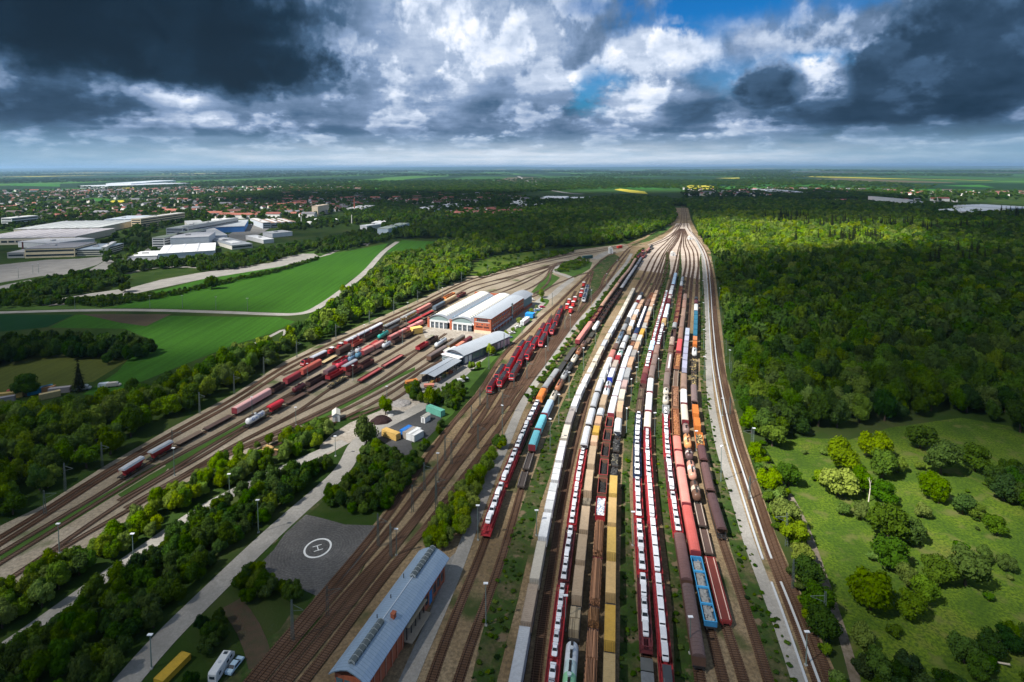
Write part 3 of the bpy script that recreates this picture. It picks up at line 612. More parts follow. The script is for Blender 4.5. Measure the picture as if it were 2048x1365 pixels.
# ---------------------------------------------------------------- vegetation
def foliage(name, dark, mid, light):
    m, nt = newmat(name)
    at = N(nt, 'ShaderNodeAttribute'); at.attribute_type = 'INSTANCER'; at.attribute_name = 'tint'
    oi = N(nt, 'ShaderNodeObjectInfo'); g = N(nt, 'ShaderNodeNewGeometry')
    t = ma(nt, 'ADD', at.outputs['Fac'], ma(nt, 'MULTIPLY', ma(nt, 'SUBTRACT', oi.outputs['Random'], .5), .32))
    n = noise(nt, g.outputs['Position'], .55, 3, .7); t = ma(nt, 'ADD', t, ma(nt, 'MULTIPLY', ma(nt, 'SUBTRACT', n, .5), .5), clamp=True)
    c = ramp(nt, t, [(0, dark), (.5, mid), (1, light)])
    hs = N(nt, 'ShaderNodeHueSaturation'); lk(nt, c, hs.inputs['Color'])
    rr = ma(nt, 'FRACT', ma(nt, 'MULTIPLY', oi.outputs['Random'], 17.3))
    lk(nt, ma(nt, 'MULTIPLY_ADD', rr, .04, .478), hs.inputs['Hue']); lk(nt, ma(nt, 'MULTIPLY_ADD', ma(nt, 'FRACT', ma(nt, 'MULTIPLY', oi.outputs['Random'], 7.7)), .3, .82), hs.inputs['Saturation'])
    d = N(nt, 'ShaderNodeBsdfDiffuse'); lk(nt, hs.outputs[0], d.inputs[0])
    tr = N(nt, 'ShaderNodeBsdfTranslucent'); lk(nt, hs.outputs[0], tr.inputs[0])
    ms = N(nt, 'ShaderNodeMixShader'); ms.inputs[0].default_value = .28; lk(nt, d.outputs[0], ms.inputs[1]); lk(nt, tr.outputs[0], ms.inputs[2])
    o = N(nt, 'ShaderNodeOutputMaterial'); lk(nt, ms.outputs[0], o.inputs[0]); return m
m_leaf = foliage('foliage', (.014, .04, .008), (.066, .132, .008), (.21, .31, .014))
m_needle = foliage('needles', (.016, .026, .01), (.035, .05, .014), (.07, .07, .02))
m_bark = flatmat('bark', (.07, .05, .035), .9)
def crown_mesh(name, seed, lobes, per, leaf, flat=.85, mat=None, spread=.62, lr=(.34, .52), core=True):
    r = np.random.RandomState(seed); V = []; Fc = []
    C = []
    for i in range(lobes):
        for _ in range(30):
            d = r.normal(size=3); d /= np.linalg.norm(d); d *= r.uniform(.25, 1)**.5*spread; d[2] *= flat
            if d[2] > -.42: break
        C.append((d, r.uniform(*lr)))
    C.append((np.array([0, 0, 0]), .55))
    vs = []; fs = []
    for c, rr in C:
        for k in range(per):
            n = r.normal(size=3); n /= np.linalg.norm(n)
            p = c+n*rr*r.uniform(.82, 1.08)*np.array([1, 1, flat])
            # drop leaves well inside another lobe
            if any(np.linalg.norm((p-c2)/np.array([1, 1, flat])) < r2*.8 for c2, r2 in C if c2 is not c): continue
            if p[2] < -.5: continue
            m = n+r.normal(size=3)*.45; m /= np.linalg.norm(m)
            a = np.cross(m, r.normal(size=3)); a /= np.linalg.norm(a); b = np.cross(m, a)
            s = leaf*r.uniform(.6, 1.3); i = len(vs)
            vs += [p-a*s-b*s*.7, p+a*s-b*s*.55, p+a*s*.8+b*s*.7, p-a*s*.7+b*s*.6]; fs.append((i, i+1, i+2, i+3))
        if core:
            i = len(vs); q = rr*.8
            ring = []
            for zi, (zc, rc) in enumerate(((-.8, .6), (0, 1), (.75, .66))):
                for k in range(6):
                    a = 2*math.pi*k/6+zi*.5; vs.append(c+np.array([math.cos(a)*rc*q, math.sin(a)*rc*q, zc*q*flat]))
            vs.append(c+np.array([0, 0, q*flat*1.0])); vs.append(c-np.array([0, 0, q*flat]))
            for zi in range(2):
                for k in range(6):
                    j = (k+1) % 6; fs.append((i+zi*6+k, i+zi*6+j, i+zi*6+6+j, i+zi*6+6+k))
            for k in range(6): fs.append((i+12+k, i+12+(k+1) % 6, i+18)); fs.append((i+(k+1) % 6, i+k, i+19))
    me = bpy.data.meshes.new(name); me.from_pydata([(v[0], v[1], v[2]+.88) for v in vs], [], fs); me.materials.append(mat or m_leaf); me.update(); return me
def conifer_mesh(name, seed, tiers, per, leaf):
    r = np.random.RandomState(seed); vs = []; fs = []
    for t in range(tiers):
        f = t/(tiers-1); rad_ = .62*(1-f)**.85+.05; z = .35+2.25*f
        for k in range(max(5, int(per*(1-f*.75)))):
            a = r.uniform(0, 6.283); q = rad_*r.uniform(.35, 1.08); p = np.array([math.cos(a)*q, math.sin(a)*q, z-q*.35+r.uniform(-.06, .06)])
            d = np.array([math.cos(a), math.sin(a), -.35]); b = np.array([-math.sin(a), math.cos(a), r.uniform(-.3, .3)]); s = leaf*r.uniform(.7, 1.3); i = len(vs)
            vs += [p-d*s-b*s*.6, p+d*s-b*s*.4, p+d*s+b*s*.4, p-d*s+b*s*.6]; fs.append((i, i+1, i+2, i+3))
    i = len(vs)
    for k in range(7): a = 6.283*k/7; vs.append(np.array([math.cos(a)*.42, math.sin(a)*.42, .4]))
    vs.append(np.array([0, 0, 2.5]))
    for k in range(7): fs.append((i+k, i+(k+1) % 7, i+7))
    me = bpy.data.meshes.new(name); me.from_pydata([tuple(v) for v in vs], [], fs); me.materials.append(m_needle); me.update(); return me
def trunk_mesh(limbs=5, seed=1):
    r = random.Random(seed); mb = MB(); mb.tube((0, 0, -.02), (0, 0, .5), .075, .05, 7); mb.tube((0, 0, .5), (.05, .03, .95), .05, .02, 6)
    for k in range(limbs):
        a = 6.283*k/limbs+r.random(); mb.tube((0, 0, .3+.08*k), (math.cos(a)*.45, math.sin(a)*.45, .75+.1*k), .03, .008, 5)
    return mb.mesh('trunk', m_bark)
near_crowns = [crown_mesh('crown', 20+i, 17, 170, .056, .8+.1*(i % 3), spread=.66, lr=(.25, .45)) for i in range(6)]
mid_crowns = [crown_mesh('crown', 50+i, 10, 34, .15, .8+.1*(i % 2), core=True, spread=.6) for i in range(5)]
shrub_crowns = [crown_mesh('foliage_crown', 80+i, 8, 110, .085, .62, spread=.7, lr=(.3, .5)) for i in range(4)]
far_crowns = [crown_mesh('crown', 90+i, 6, 16, .24, .7, core=True) for i in range(4)]
conifers = [conifer_mesh('crown', 5+i, 11, 34, .1) for i in range(2)]
far_clumps = [crown_mesh('crown', 120+i, 16, 14, .13, .28, spread=.95, lr=(.18, .3)) for i in range(4)]
trunk = trunk_mesh(); stem = trunk_mesh(3, 4)
TREES = []      # x, y, radius, height factor, tint, kind, region
def near_line(x, y, lst):
    for l, wd in lst:
        for i in range(0, len(l.p), 2):
            p = l.p[i]
            if abs(p.x-x) < wd and abs(p.y-y) < wd and (p.x-x)**2+(p.y-y)**2 < wd*wd: return True
    return False
def wood(pix, region, spacing, r0, r1, hf, tint, kind='broadleaf_tree', keep=1.0, avoid=(), tv=.15, sprinkle=None, z2=None):
    poly = wpoly(pix); xs = [p[0] for p in poly]; ys = [p[1] for p in poly]
    y = min(ys); row = 0
    while y < max(ys):
        x = min(xs)+(spacing/2 if row % 2 else 0)
        while x < max(xs):
            px = x+R.uniform(-.42, .42)*spacing; py = y+R.uniform(-.42, .42)*spacing
            if R.random() < keep and inpoly(px, py, poly):
                u, v = proj((px, py, 10))
                if -120 < u < 2170 and v < 1440 and not (avoid and near_line(px, py, avoid)):
                    rr = R.uniform(r0, r1); k = kind
                    if sprinkle and R.random() < sprinkle[1]: k = sprinkle[0]
                    TREES.append((px, py, rr, hf*R.uniform(.85, 1.2), tint+R.uniform(-tv, tv), k, region))
            x += spacing
        y += spacing*.87; row += 1
road_av = [(l, w/2+2.6) for l, w in ROADS]
def nr(*names): return [(l, w) for l, w in road_av]
# --- right forest
FR = [(1388,436),(1402,478),(1434,520),(1444,570),(1456,660),(1462,720),(1476,790),(1494,850),(1512,888),(1545,888),(1600,872),(1680,862),(1740,850),(1800,838),(1900,826),(2000,850),(2070,880),(2300,960),(2300,440),(2100,432),(2048,430),(1900,415),(1700,408),(1500,402),(1385,404),(1374,412),(1384,428)]
wood(FR, 'wood right of the tracks', 7.7, 3.6, 6.6, 1.4, .42, tv=.24)
for (u, v, ru, rv, n) in ((1790,462,40,4,40),(1660,460,90,4,60),(1700,492,70,9,60),(1500,486,22,6,8),(1590,490,16,6,5),(1580,445,50,3,40),(1900,470,100,5,40),(1990,440,60,6,30),(1560,452,40,3,20),(1930,540,90,20,25)):
    for _ in range(n//2):
        a = R.uniform(0, 6.28); q = R.random()**.5; p = P(u+ru*q*math.cos(a), v+rv*q*math.sin(a))
        TREES.append((p.x, p.y, R.uniform(5, 7), R.uniform(1.35, 1.6), .35, 'conifer', 'dark conifers inside the right wood'))
wood([(1330,404),(1395,404),(1392,411),(1374,412.5),(1345,412.5)], 'wood right of the tracks', 8, 4.5, 6.5, 1.35, .42)
# --- edge hedge beside the main line
wood([(1500,900),(1526,890),(1535,920),(1568,985),(1596,1060),(1626,1150),(1648,1230),(1680,1330),(1700,1400),(1680,1400),(1632,1290),(1604,1210),(1566,1110),(1536,1010)], 'bushes beside the footpath', 3.4, 1.5, 2.6, 1.0, .55, 'shrub', .9)
# --- middle distance left of the throat
wood([(1100,498),(1200,492),(1250,484),(1300,470),(1342,452),(1352,436),(1345,416),(1340,402),(1250,396),(1150,404),(1060,424),(1000,436),(940,438),(870,440),(850,455),(790,452),(760,462),(790,478),(884,478),(960,490),(1040,490)], 'wood beyond the yard', 9.5, 4.6, 7.2, 1.3, .46, tv=.2)
wood([(940,490),(1000,492),(1090,500),(1060,504),(985,512),(942,526),(936,556),(900,570),(842,592),(766,624),(700,652),(640,686),(571,713),(530,742),(469,778),(400,812),(344,842),(237,905),(150,960),(89,995),(0,1048),(-80,1090),(-80,838),(0,832),(150,828),(222,818),(300,788),(372,760),(440,735),(500,711),(560,686),(610,660),(645,638),(668,618),(690,600),(720,578),(745,562),(768,535),(785,516),(850,514),(868,496),(886,488)], 'wood left of the yard', 7.4, 3.4, 5.8, 1.25, .6, avoid=road_av, tv=.22)
wood([(990,540),(1050,524),(1110,505),(1150,500),(1150,506),(1060,527),(985,552),(950,558)], 'bushes along the main line', 4.5, 2, 3, 1.0, .45, 'shrub', .75)
wood([(1000,505),(1110,500),(1110,512),(1040,525),(980,540),(950,545),(945,525)], 'scattered bushes in the meadow', 11, 1.5, 3.4, 1.1, .45, 'shrub', .4)
# --- tree belt in the left fields
wood([(-60,700),(0,694),(90,686),(240,690),(290,698),(304,708),(300,716),(250,724),(190,720),(58,722),(0,740),(-60,756)], 'dark tree belt between the fields', 5.2, 3.0, 4.4, 1.3, .18, tv=.08)
# --- hedgerows along the pale strip and the works
for pix, rr in ((([(225,612),(130,612),(60,616),(-20,620),(-20,600),(60,596),(85,604),(225,605)]), 3), (([(-40,600),(0,590),(70,570),(140,555),(220,548),(262,560),(230,575),(170,590),(85,600),(0,612)]), 3.6),
                (([(225,552),(300,542),(380,536),(455,536),(560,514),(640,498),(700,482),(752,470),(750,464),(700,474),(640,488),(560,501),(500,511),(430,521),(330,528),(270,532),(225,537)]), 4.6), (([(470,540),(560,522),(600,510),(560,506),(470,518),(390,530),(400,545)]), 3.4),
                (([(632,512),(690,502),(760,486),(800,478),(800,468),(752,470),(700,482),(650,498),(628,506)]), 4.0), (([(84,604),(262,592),(330,590),(560,540),(640,516),(640,519),(560,545),(330,597),(200,616)]), 1.6)):
    wood(pix, 'tree rows beside the works', rr*1.7, rr*.75, rr*1.2, 1.2, .3, keep=.85, tv=.12)
wood([(560,462),(640,450),(720,446),(720,438),(640,440),(545,446)], 'tree rows beside the works', 8, 3.5, 5, 1.2, .3)
wood([(700,446),(780,450),(840,446),(850,430),(810,410),(760,408),(720,418),(690,430)], 'wood beside the far road', 9, 4, 6.5, 1.3, .38)
wood([(850,440),(1000,436),(1060,424),(1150,404),(1000,395),(880,396),(840,410)], 'trees among the far houses', 14, 4, 7, 1.2, .3, keep=.7)
# --- left hedges near the camera
wood([(-40,1235),(0,1207),(60,1170),(111,1143),(180,1098),(241,1060),(310,1014),(367,978),(440,937),(520,904),(590,872),(640,858),(662,862),(664,882),(636,896),(560,930),(500,958),(455,978),(400,1008),(333,1055),(281,1094),(237,1120),(159,1172),(55,1250),(-40,1310)], 'hedge between yard and side road', 3.96, 1.85, 3.28, 1.25, .66, avoid=road_av, tv=.2)
wood([(-60,1370),(0,1322),(60,1288),(159,1206),(237,1152),(300,1106),(400,1036),(455,1008),(520,975),(580,950),(628,936),(668,930),(660,948),(600,992),(540,1042),(500,1075),(470,1095),(420,1145),(380,1195),(330,1240),(290,1280),(250,1320),(215,1370),(180,1420),(-60,1420)], 'dark thicket left of the service road', 3.78, 1.76, 3.19, 1.2, .3, avoid=road_av, tv=.16)
wood([(716,900),(740,882),(752,884),(790,912),(820,925),(845,930),(830,960),(800,998),(778,1028),(756,1034),(700,1026),(650,1012),(660,990),(690,968),(716,945),(724,915)], 'shrubbery behind the helicopter pad', 3.10, 1.51, 2.69, 1.1, .38, avoid=road_av)
wood([(478,1150),(520,1150),(560,1172),(600,1188),(628,1196),(606,1215),(560,1205),(500,1218),(474,1185)], 'shrubs in front of the helicopter pad', 3.10, 1.51, 2.69, 1.1, .42)
wood([(400,1250),(446,1236),(478,1270),(470,1320),(440,1350),(400,1365),(350,1400),(300,1400),(350,1330)], 'thicket above the parked camper van', 3.27, 1.51, 2.69, 1.1, .22, avoid=road_av)
wood([(840,1100),(866,1066),(892,1020),(935,975),(962,940),(985,900),(1004,880),(1008,890),(985,935),(965,985),(950,1020),(935,1062),(915,1092),(880,1104),(858,1104)], 'bright hedge beside the long shed', 2.9, 1.9, 3.3, 1.2, .8, avoid=[(l, w/2+1.6) for l, w in ROADS])
wood([(1052,800),(1085,750),(1110,715),(1148,665),(1190,616),(1214,586),(1238,556),(1256,532),(1272,512),(1284,498),(1290,500),(1268,526),(1246,560),(1220,592),(1190,632),(1150,680),(1120,722),(1090,768),(1062,810)], 'narrow hedge beside the path', 3.2, 1.4, 2.2, 1.0, .4, 'shrub', .9, avoid=[(l, w/2+1.2) for l, w in ROADS])
wood([(870,800),(905,770),(926,776),(928,800),(905,830),(890,850),(862,862),(842,888),(832,900),(850,905),(880,870),(896,845),(880,836),(850,832),(846,815)], 'bushes around the stored containers', 2.92, 1.34, 2.44, 1.15, .5)
wood([(806,782),(822,772),(840,788),(858,800),(846,812),(824,800)], 'bushes around the stored containers', 2.92, 1.51, 2.35, 1.3, .45)
wood([(500,905),(560,880),(640,850),(668,846),(672,868),(620,892),(560,918)], 'hedge between yard and side road', 3.96, 1.51, 2.69, 1.1, .4, 'shrub', .8)
wood([(1110,545),(1130,528),(1160,520),(1182,524),(1170,534),(1140,545)], 'bushes inside the road loop', 4, 1.6, 2.8, 1.0, .5, 'shrub', .7)
# --- low scrub on the weedy strips
for wp in weeds[:4]: wood(wp, 'low scrub on the strips between the trains', 1.75, .3, .95, .55, .34, 'scrub', .42, tv=.25)
wood([(1706,1330),(1760,1330),(1860,1340),(1900,1320),(2060,1260),(2120,1300),(2120,1420),(1720,1420)], 'scrub at the corner of the meadow', 4.2, 1.8, 3.4, 1.0, .22, keep=.75, tv=.1)
wood([(1960,1000),(2000,960),(2060,940),(2200,960),(2200,1080),(2060,1040)], 'dark trees at the edge of the meadow', 6, 3.2, 5, 1.2, .18)
# --- single trees, each one to be found in the photograph: u, v (middle of crown), crown radius in photo px, tint, label
SOLO = [
 (1544,868,28,.35,'grey-green round tree at the wood edge by the footpath'),(1511,905,20,.6,'bright tree at the corner where footpath begins'),(1577,950,24,.3,'pale grey-green tree between footpath start and meadow'),
 (1539,960,24,.5,'dark round tree left of the pale grey-green one'),(1685,915,30,.55,'tree in the meadow in front of the wood edge'),(1751,892,30,.45,'round dark tree where wood meets meadow corner'),
 (1840,872,28,.3,'dark tree alone near the far meadow end'),(1796,930,17,.4,'small round tree right of the bright meadow pair'),(1764,932,28,.42,'olive tree behind the bright meadow pair'),
 (1676,962,34,.9,'brightest lime green tree in the meadow'),(1645,955,18,.8,'small lime tree touching the brightest one'),(1727,962,24,.35,'slender tree right of the brightest lime one'),
 (1768,988,25,.35,'pale tall tree behind the dead trunk'),(1881,918,34,.22,'wide dark tree by the upper meadow'),(1950,918,28,.2,'dark tree right of the wide dark one'),
 (1867,975,28,.45,'olive tree in the middle of the right meadow'),(1877,992,17,.4,'small bush leaning on the olive meadow tree'),(1686,1018,15,.35,'low bush alone on the brightest grass'),
 (1722,1022,18,.55,'small bush left of the grey willow'),(1775,1046,38,.2,'big grey-green willow in the centre of the meadow'),(1819,1062,28,.35,'green tree right of the grey willow'),
 (1845,1022,16,.5,'small tree behind the grey willow'),(1785,1108,36,.3,'grey-green tree below the willow'),(1741,1180,44,.28,'largest dark tree at the lower meadow clump'),
 (1819,1210,30,.22,'dark round bush lowest in the meadow clump'),(1850,1180,28,.6,'light green tree between dark bushes of the clump'),(1815,1152,24,.3,'white-flecked tree in the clump middle'),
 (1877,1142,32,.45,'tree with white blossom right of the clump'),(1930,1135,40,.5,'large rounded tree right of the blossoming one'),(1972,1112,17,.5,'small round tree far right of the meadow clump'),
 (2013,1126,18,.25,'low dark bush near the right meadow edge'),(1925,1010,22,.3,'first bush of the slanting meadow row'),(1958,1026,18,.3,'second bush of the slanting meadow row'),
 (1993,1050,22,.3,'last bush of the slanting meadow row'),(1570,1030,30,.55,'tree with white blossom beside the footpath bend'),(1584,1062,30,.45,'round tree below the blossoming footpath tree'),
 (1604,1110,24,.62,'olive tree beside the footpath middle'),(1618,1148,34,.2,'grey-green wide tree left of the footpath'),(1632,1200,34,.2,'dark tree left of the lower footpath'),
 (1645,1250,34,.14,'darkest tree left of the lower footpath'),(1727,1276,28,.5,'tall green bush right of the footpath end'),(1763,1340,30,.45,'bright bush at the bottom near the footpath'),
 (1928,1300,30,.22,'grey bush in the lower right meadow'),(52,772,24,.12,'dark solitary tree beside the mown meadow'),(158,765,20,.05,'dark pointed tree at the mown meadow corner'),
 (216,718,12,.15,'dark round bush on the mown meadow'),(424,562+4,14,.2,'tree standing at the end of the big field'),(250,574,12,.18,'dark bush beside the pale strip')]
def solo():
    for u, v, r, t, lab in SOLO:
        # the crown centre stands about one radius above the ground
        for _ in range(1): pass
        g = P(u, v); s = (v-HOR)/CAMH; R_ = r/s; g = P(u, v+R_*1.0*s*.9)
        TREES.append((g.x, g.y, R_*1.04, 1.1, t+.14, 'conifer' if 'pointed' in lab else 'broadleaf_tree', ('solo', lab)))
    for u, v, r, lab in ((1028+0,650,9,'street tree behind the long white truck'),(1011,655+6,8,'street tree'),(972,703,0,''),):
        pass
solo()
HT = [(926,764,9),(942,742,12),(958,739,9),(982,712,13),(995,692,9),(1013,676,8),(1026,664,6),(1039,649,9),(1063,629,7),(1073,619,5),(1084,605,5),(1083,596,10),(916,783,11),(899,790,0)]
def street_trees():
    i = 0
    for u, v, r in HT:
        if not r: continue
        i += 1; s = (v-HOR)/CAMH; g = P(u, v)
        TREES.append((g.x, g.y, r*.8/s, 1.35, .85, 'broadleaf_tree', ('solo', f'young street tree beside the works parking, {ORD(i)} counted from the canopy') if i < 12 else ('solo', 'tree on the grass island of the turning circle' if i == 12 else 'loose green tree beside the works road near the canopy')))
HT2 = [(771,830,16,'bushy tree alone on the pale gravel lot'),(862,812,17,'bright round tree next to the turquoise container'),(733,890,24,'lime tree at the bend of the service road')]
street_trees()
for u, v, r, lab in HT2:
    s = (v-HOR)/CAMH; g = P(u, v); TREES.append((g.x, g.y, r/s, 1.4, .6, 'broadleaf_tree', ('solo', lab)))
for pix, kp in (([(205,520),(300,500),(300,470),(330,450),(300,440),(262,460),(240,470),(205,485)], .35), ([(555,470),(620,462),(720,452),(720,440),(620,440),(560,452)], .4), ([(0,462),(30,470),(60,455),(200,445),(205,440),(0,448)], .5), ([(300,470),(330,455),(420,447),(420,441),(300,448)], .7), ([(500,452),(530,447),(600,442),(620,434),(560,438),(500,440)], .5), ([(205,520),(262,512),(300,500),(310,505),(262,530),(210,536)], .35)):
    wood(pix, 'trees between the works halls', 11, 3.4, 5.6, 1.15, .3, keep=kp)
wood([(1600,900),(1700,900),(1900,870),(2060,900),(2200,1000),(2200,1300),(1900,1300),(1760,1300),(1680,1160),(1620,1020)], 'small bushes of the right meadow', 13, .8, 2.2, .9, .5, 'shrub', .5, tv=.3)
def clumped(ts):
    out = []
    for t in ts: out.append(t)
    return out
# --- far town greenery and distant woods
def far_woods():
    pts = []
    for _ in range(60000):
        v = HOR+8+(58*R.random()**1.5); u = R.uniform(-140, 2190); p = P(u, v)
        n = math.sin(p.x*.0011+2.1*math.sin(p.y*.0006))+math.sin(p.y*.0017+1.3+p.x*.0004)+.8*math.sin(p.x*.0031-p.y*.0012)
        bands = -.1 if v < 352 else (0 if v < 372 else -.4)
        if n < bands: continue
        if 372 < v < 384 and u > 1360 and R.random() < .8: continue
        s = (v-HOR)/CAMH
        pts.append((p.x, p.y, min(60, max(9, 2.0/s)), R.uniform(.8, 1.3), .28+R.uniform(-.12, .15)))
    return pts
# ---------------------------------------------------------------- rolling stock prototypes (metres, x along the track, z=0 ground)
RT = .42                                             # rail top
BLK = (.022, .02, .02); RUST = (.1, .045, .025)
def m(*rgb, **k): return paint(rgb, **k)
steel = paint((.03, .028, .028), .6, .5); wheelm = paint((.06, .04, .03), .5, .4, .5); glass = flatmat('window_glass', (.012, .016, .022), .12, 0, .6); white = paint((.72, .72, .72), .5, .25)
def bogie(mb, x, y=0):
    for s in (-1, 1):
        mb.box(x-1.25, x+1.25, s*.98-.08, s*.98+.08, RT+.35, RT+.6, 0)
        for dx in (-.9, .9): mb.tube((x+dx, s*.72-.07, RT+.44), (x+dx, s*.72+.07, RT+.44), .44, n=10, m=1)
    mb.box(x-.3, x+.3, -.9, .9, RT+.3, RT+.75, 0)
BOG = {}
def bogie_mesh():
    if 'b' not in BOG:
        mb = MB(); bogie(mb, 0); BOG['b'] = mb.mesh('bogie', [steel, wheelm])
    return BOG['b']
def chassis_mb(L, z0=RT+.72, z1=RT+1.0, w=1.3, open_=False):
    mb = MB(); h = L/2-.55
    for s in (-1, 1): mb.box(-h, h, s*w-.1*s-.1, s*w-.1*s+.1, z0, z1, 0)
    mb.box(-h, h, -.25, .25, z0, z1-.03, 0); n = int(L/3)
    for k in range(n+1):
        x = -h+.12+(2*h-.24)*k/n; mb.box(x-.12, x+.12, -w, w, z0+.02, z1-.015, 0)
    for s in (-1, 1):
        mb.box(s*h-.1, s*h+.1, -w-.02, w+.02, z0-.1, z1+.01, 0)
        for y in (-.88, .88):
            mb.tube((s*(h+.1), y, z0+.1), (s*(L/2-.06), y, z0+.1), .1, n=6, m=0); mb.tube((s*(L/2-.08), y, z0+.1), (s*(L/2), y, z0+.1), .22, n=8, m=0)
    return mb
PC = {}
def proto(key, fn):
    if key not in PC: PC[key] = fn()
    return PC[key]
# each builder returns (root name, category, length, height of load floor, [(part, mesh, loc, [children])])
def base_parts(L, frame=steel, far=False, bo=None):
    me = proto(('ch', round(L, 1), frame.name), lambda: chassis_mb(L).mesh('chassis', frame))
    ps = [('chassis', me, (0, 0, 0), [])]
    if not far:
        b = L/2-(bo or 2.6)
        ps += [('bogie', bogie_mesh(), (-b, 0, 0), []), ('bogie', bogie_mesh(), (b, 0, 0), [])]
    return ps
def arc(w, z0, rise, n=9, x0=None):
    return [(w*math.cos(math.pi*k/n) if False else w-2*w*k/n, z0+rise*(1-((k/n-.5)*2)**2)) for k in range(n+1)]
def tank(L, col, far=False, band=None, hatch=True):
    def f():
        mb = MB(); h = L/2-1.1; r = 1.42; zc = RT+1.15+r-.25
        rg = []
        for x, q in ((-h, .25), (-h+.12, .6), (-h+.35, .85), (-h+.75, 1), (h-.75, 1), (h-.35, .85), (h-.12, .6), (h, .25)):
            rg.append([(x, r*q*math.cos(2*math.pi*k/16), zc+r*q*math.sin(2*math.pi*k/16)) for k in range(16)])
        mb.loft(rg, 0)
        if band:
            for a, b in ((-h*.28, h*.22),):
                rg = [[(x, (r+.02)*math.cos(2*math.pi*k/16), zc+(r+.02)*math.sin(2*math.pi*k/16)) for k in range(16)] for x in (a, b)]
                mb.loft(rg, 1, True, False)
        t = mb.mesh('tank', [paint(col, .35, .45), paint(band or col, .4, .3)], True)
        mb = MB(); mb.box(-h*.8, h*.8, -.28, .28, zc+r+.02, zc+r+.07); 
        for k in range(4): mb.tube((h*(-.6+.4*k), 0, zc+r), (h*(-.6+.4*k), 0, zc+r+.3), .3, n=10)
        wk = mb.mesh('walkway', steel)
        mb = MB(); mb.tube((0, 0, zc+r), (0, 0, zc+r+.42), .42, n=12); mb.tube((0, 0, zc+r+.42), (0, 0, zc+r+.5), .5, n=12); dm = mb.mesh('hatch', paint(col, .4, .5))
        mb = MB()
        for s in (-.2, .2): mb.tube((1.2+s, -r-.08, RT+1), (1.2+s, -r-.08, zc+r*.7), .035, n=4)
        for k in range(8): mb.tube((1, -r-.08, RT+1.2+k*.32), (1.4, -r-.08, RT+1.2+k*.32), .025, n=4)
        ld = mb.mesh('ladder', steel)
        return [('tank', t, (0,0,0), [] if far else [('hatch', dm, (0,0,0), [])])]+([] if far else [('walkway', wk, (0,0,0), []), ('ladder', ld, (0,0,0), [])])
    return ('tank_wagon', 'tank wagon', L, 0, base_parts(L, far=far)+proto(('tank', L, tuple(col), far, band), f))
def hopper(L, col, roof, far=False, hatches=True):
    def f():
        mb = MB(); h = L/2-.9; w = 1.4
        lo, md = RT+1.2, RT+2.2
        prof = [(-.75, lo), (.75, lo), (w, md), (w, RT+3.2), (.9, RT+3.75), (-.9, RT+3.75), (-w, RT+3.2), (-w, md)]
        def ring(x, sx): return [(x, a, z) for a, z in prof]
        A = [(-h+1.3, a, z) if z < md+.01 else (-h, a, z) for a, z in prof]; B = [(h-1.3, a, z) if z < md+.01 else (h, a, z) for a, z in prof]
        mb.loft([A, B], 0)
        n = max(4, int(L/1.7))
        for k in range(n+1):
            x = -h+.08+(2*h-.16)*k/n
            for s in (-1, 1): mb.box(x-.06, x+.06, s*(w-.02), s*(w+.07), md, RT+3.2, 0)
        bd = mb.mesh('body', paint(col, .55, .5))
        mb = MB(); pr = [(-w-.02, RT+3.2), (-.95, RT+3.8), (-.4, RT+3.95), (.4, RT+3.95), (.95, RT+3.8), (w+.02, RT+3.2)]
        mb.ext(pr, -h-.04, h+.04, 0); nn = 5
        for k in range(nn): x = -h+2*h*(k+.5)/nn; mb.box(x-h/nn*.7, x+h/nn*.7, -.3, .3, RT+3.955, RT+4.02, 0)
        rf = mb.mesh('roof', paint(roof, .45, .45))
        mb = MB()
        for k in range(3):
            x = -h*.6+h*.6*k; mb.ext([(-.5, RT+.55), (.5, RT+.55), (.74, lo), (-.74, lo)], x-.7, x+.7, 0)
        ch = mb.mesh('discharge_chute', paint(col, .6, .6))
        return [('body', bd, (0,0,0), [])]+[('roof', rf, (0,0,0), [])]+([] if far else [('discharge_chute', ch, (0,0,0), [])])
    return ('hopper_wagon', 'hopper wagon', L, 0, base_parts(L, far=far)+proto(('hop', L, tuple(col), tuple(roof), far), f))
def covered(L, col, roof, far=False, seams=3, stripe=None):
    def f():
        mb = MB(); h = L/2-.65; w = 1.42; z0 = RT+1.0; z1 = RT+3.2
        mb.box(-h, h, -w, w, z0, z1, 0); n = max(6, int(L/1.4))
        for k in range(n+1):
            x = -h+.07+(2*h-.14)*k/n
            for s in (-1, 1): mb.box(x-.05, x+.05, s*(w-.01), s*(w+.06), z0+.05, z1-.05, 0)
            for s in (-1, 1):
                pass
        bd = mb.mesh('body', paint(col, .6, .55))
        mb = MB(); pr = [(-w-.04, z1-.08)]+[(w*math.sin(a)*1.02, z1+.72*math.cos(a)-.02) for a in [rad(-90+18*k) for k in range(1, 10)]]+[(w+.04, z1-.08)]
        mb.ext(pr, -h-.06, h+.06, 0)
        n2 = max(5, int(L/1.1))
        pr2 = [(a*1.012, z+.035 if z > z1 else z) for a, z in pr]
        for k in range(n2+1):
            x = -h+2*h*k/n2; mb.ext(pr2, x-.05, x+.05, 0)
        ms_ = [paint(roof, .55, .5)]
        if stripe: ms_.append(paint(stripe, .6, .2)); mb.box(-h*.75, h*.75, -.62, .2, z1+.69, z1+.78, 1)
        rf = mb.mesh('roof', ms_)
        return [('body', bd, (0,0,0), []), ('roof', rf, (0,0,0), [])]
    return ('covered_wagon', 'covered wagon', L, 0, base_parts(L, far=far)+proto(('cov', L, tuple(col), tuple(roof), far, stripe), f))
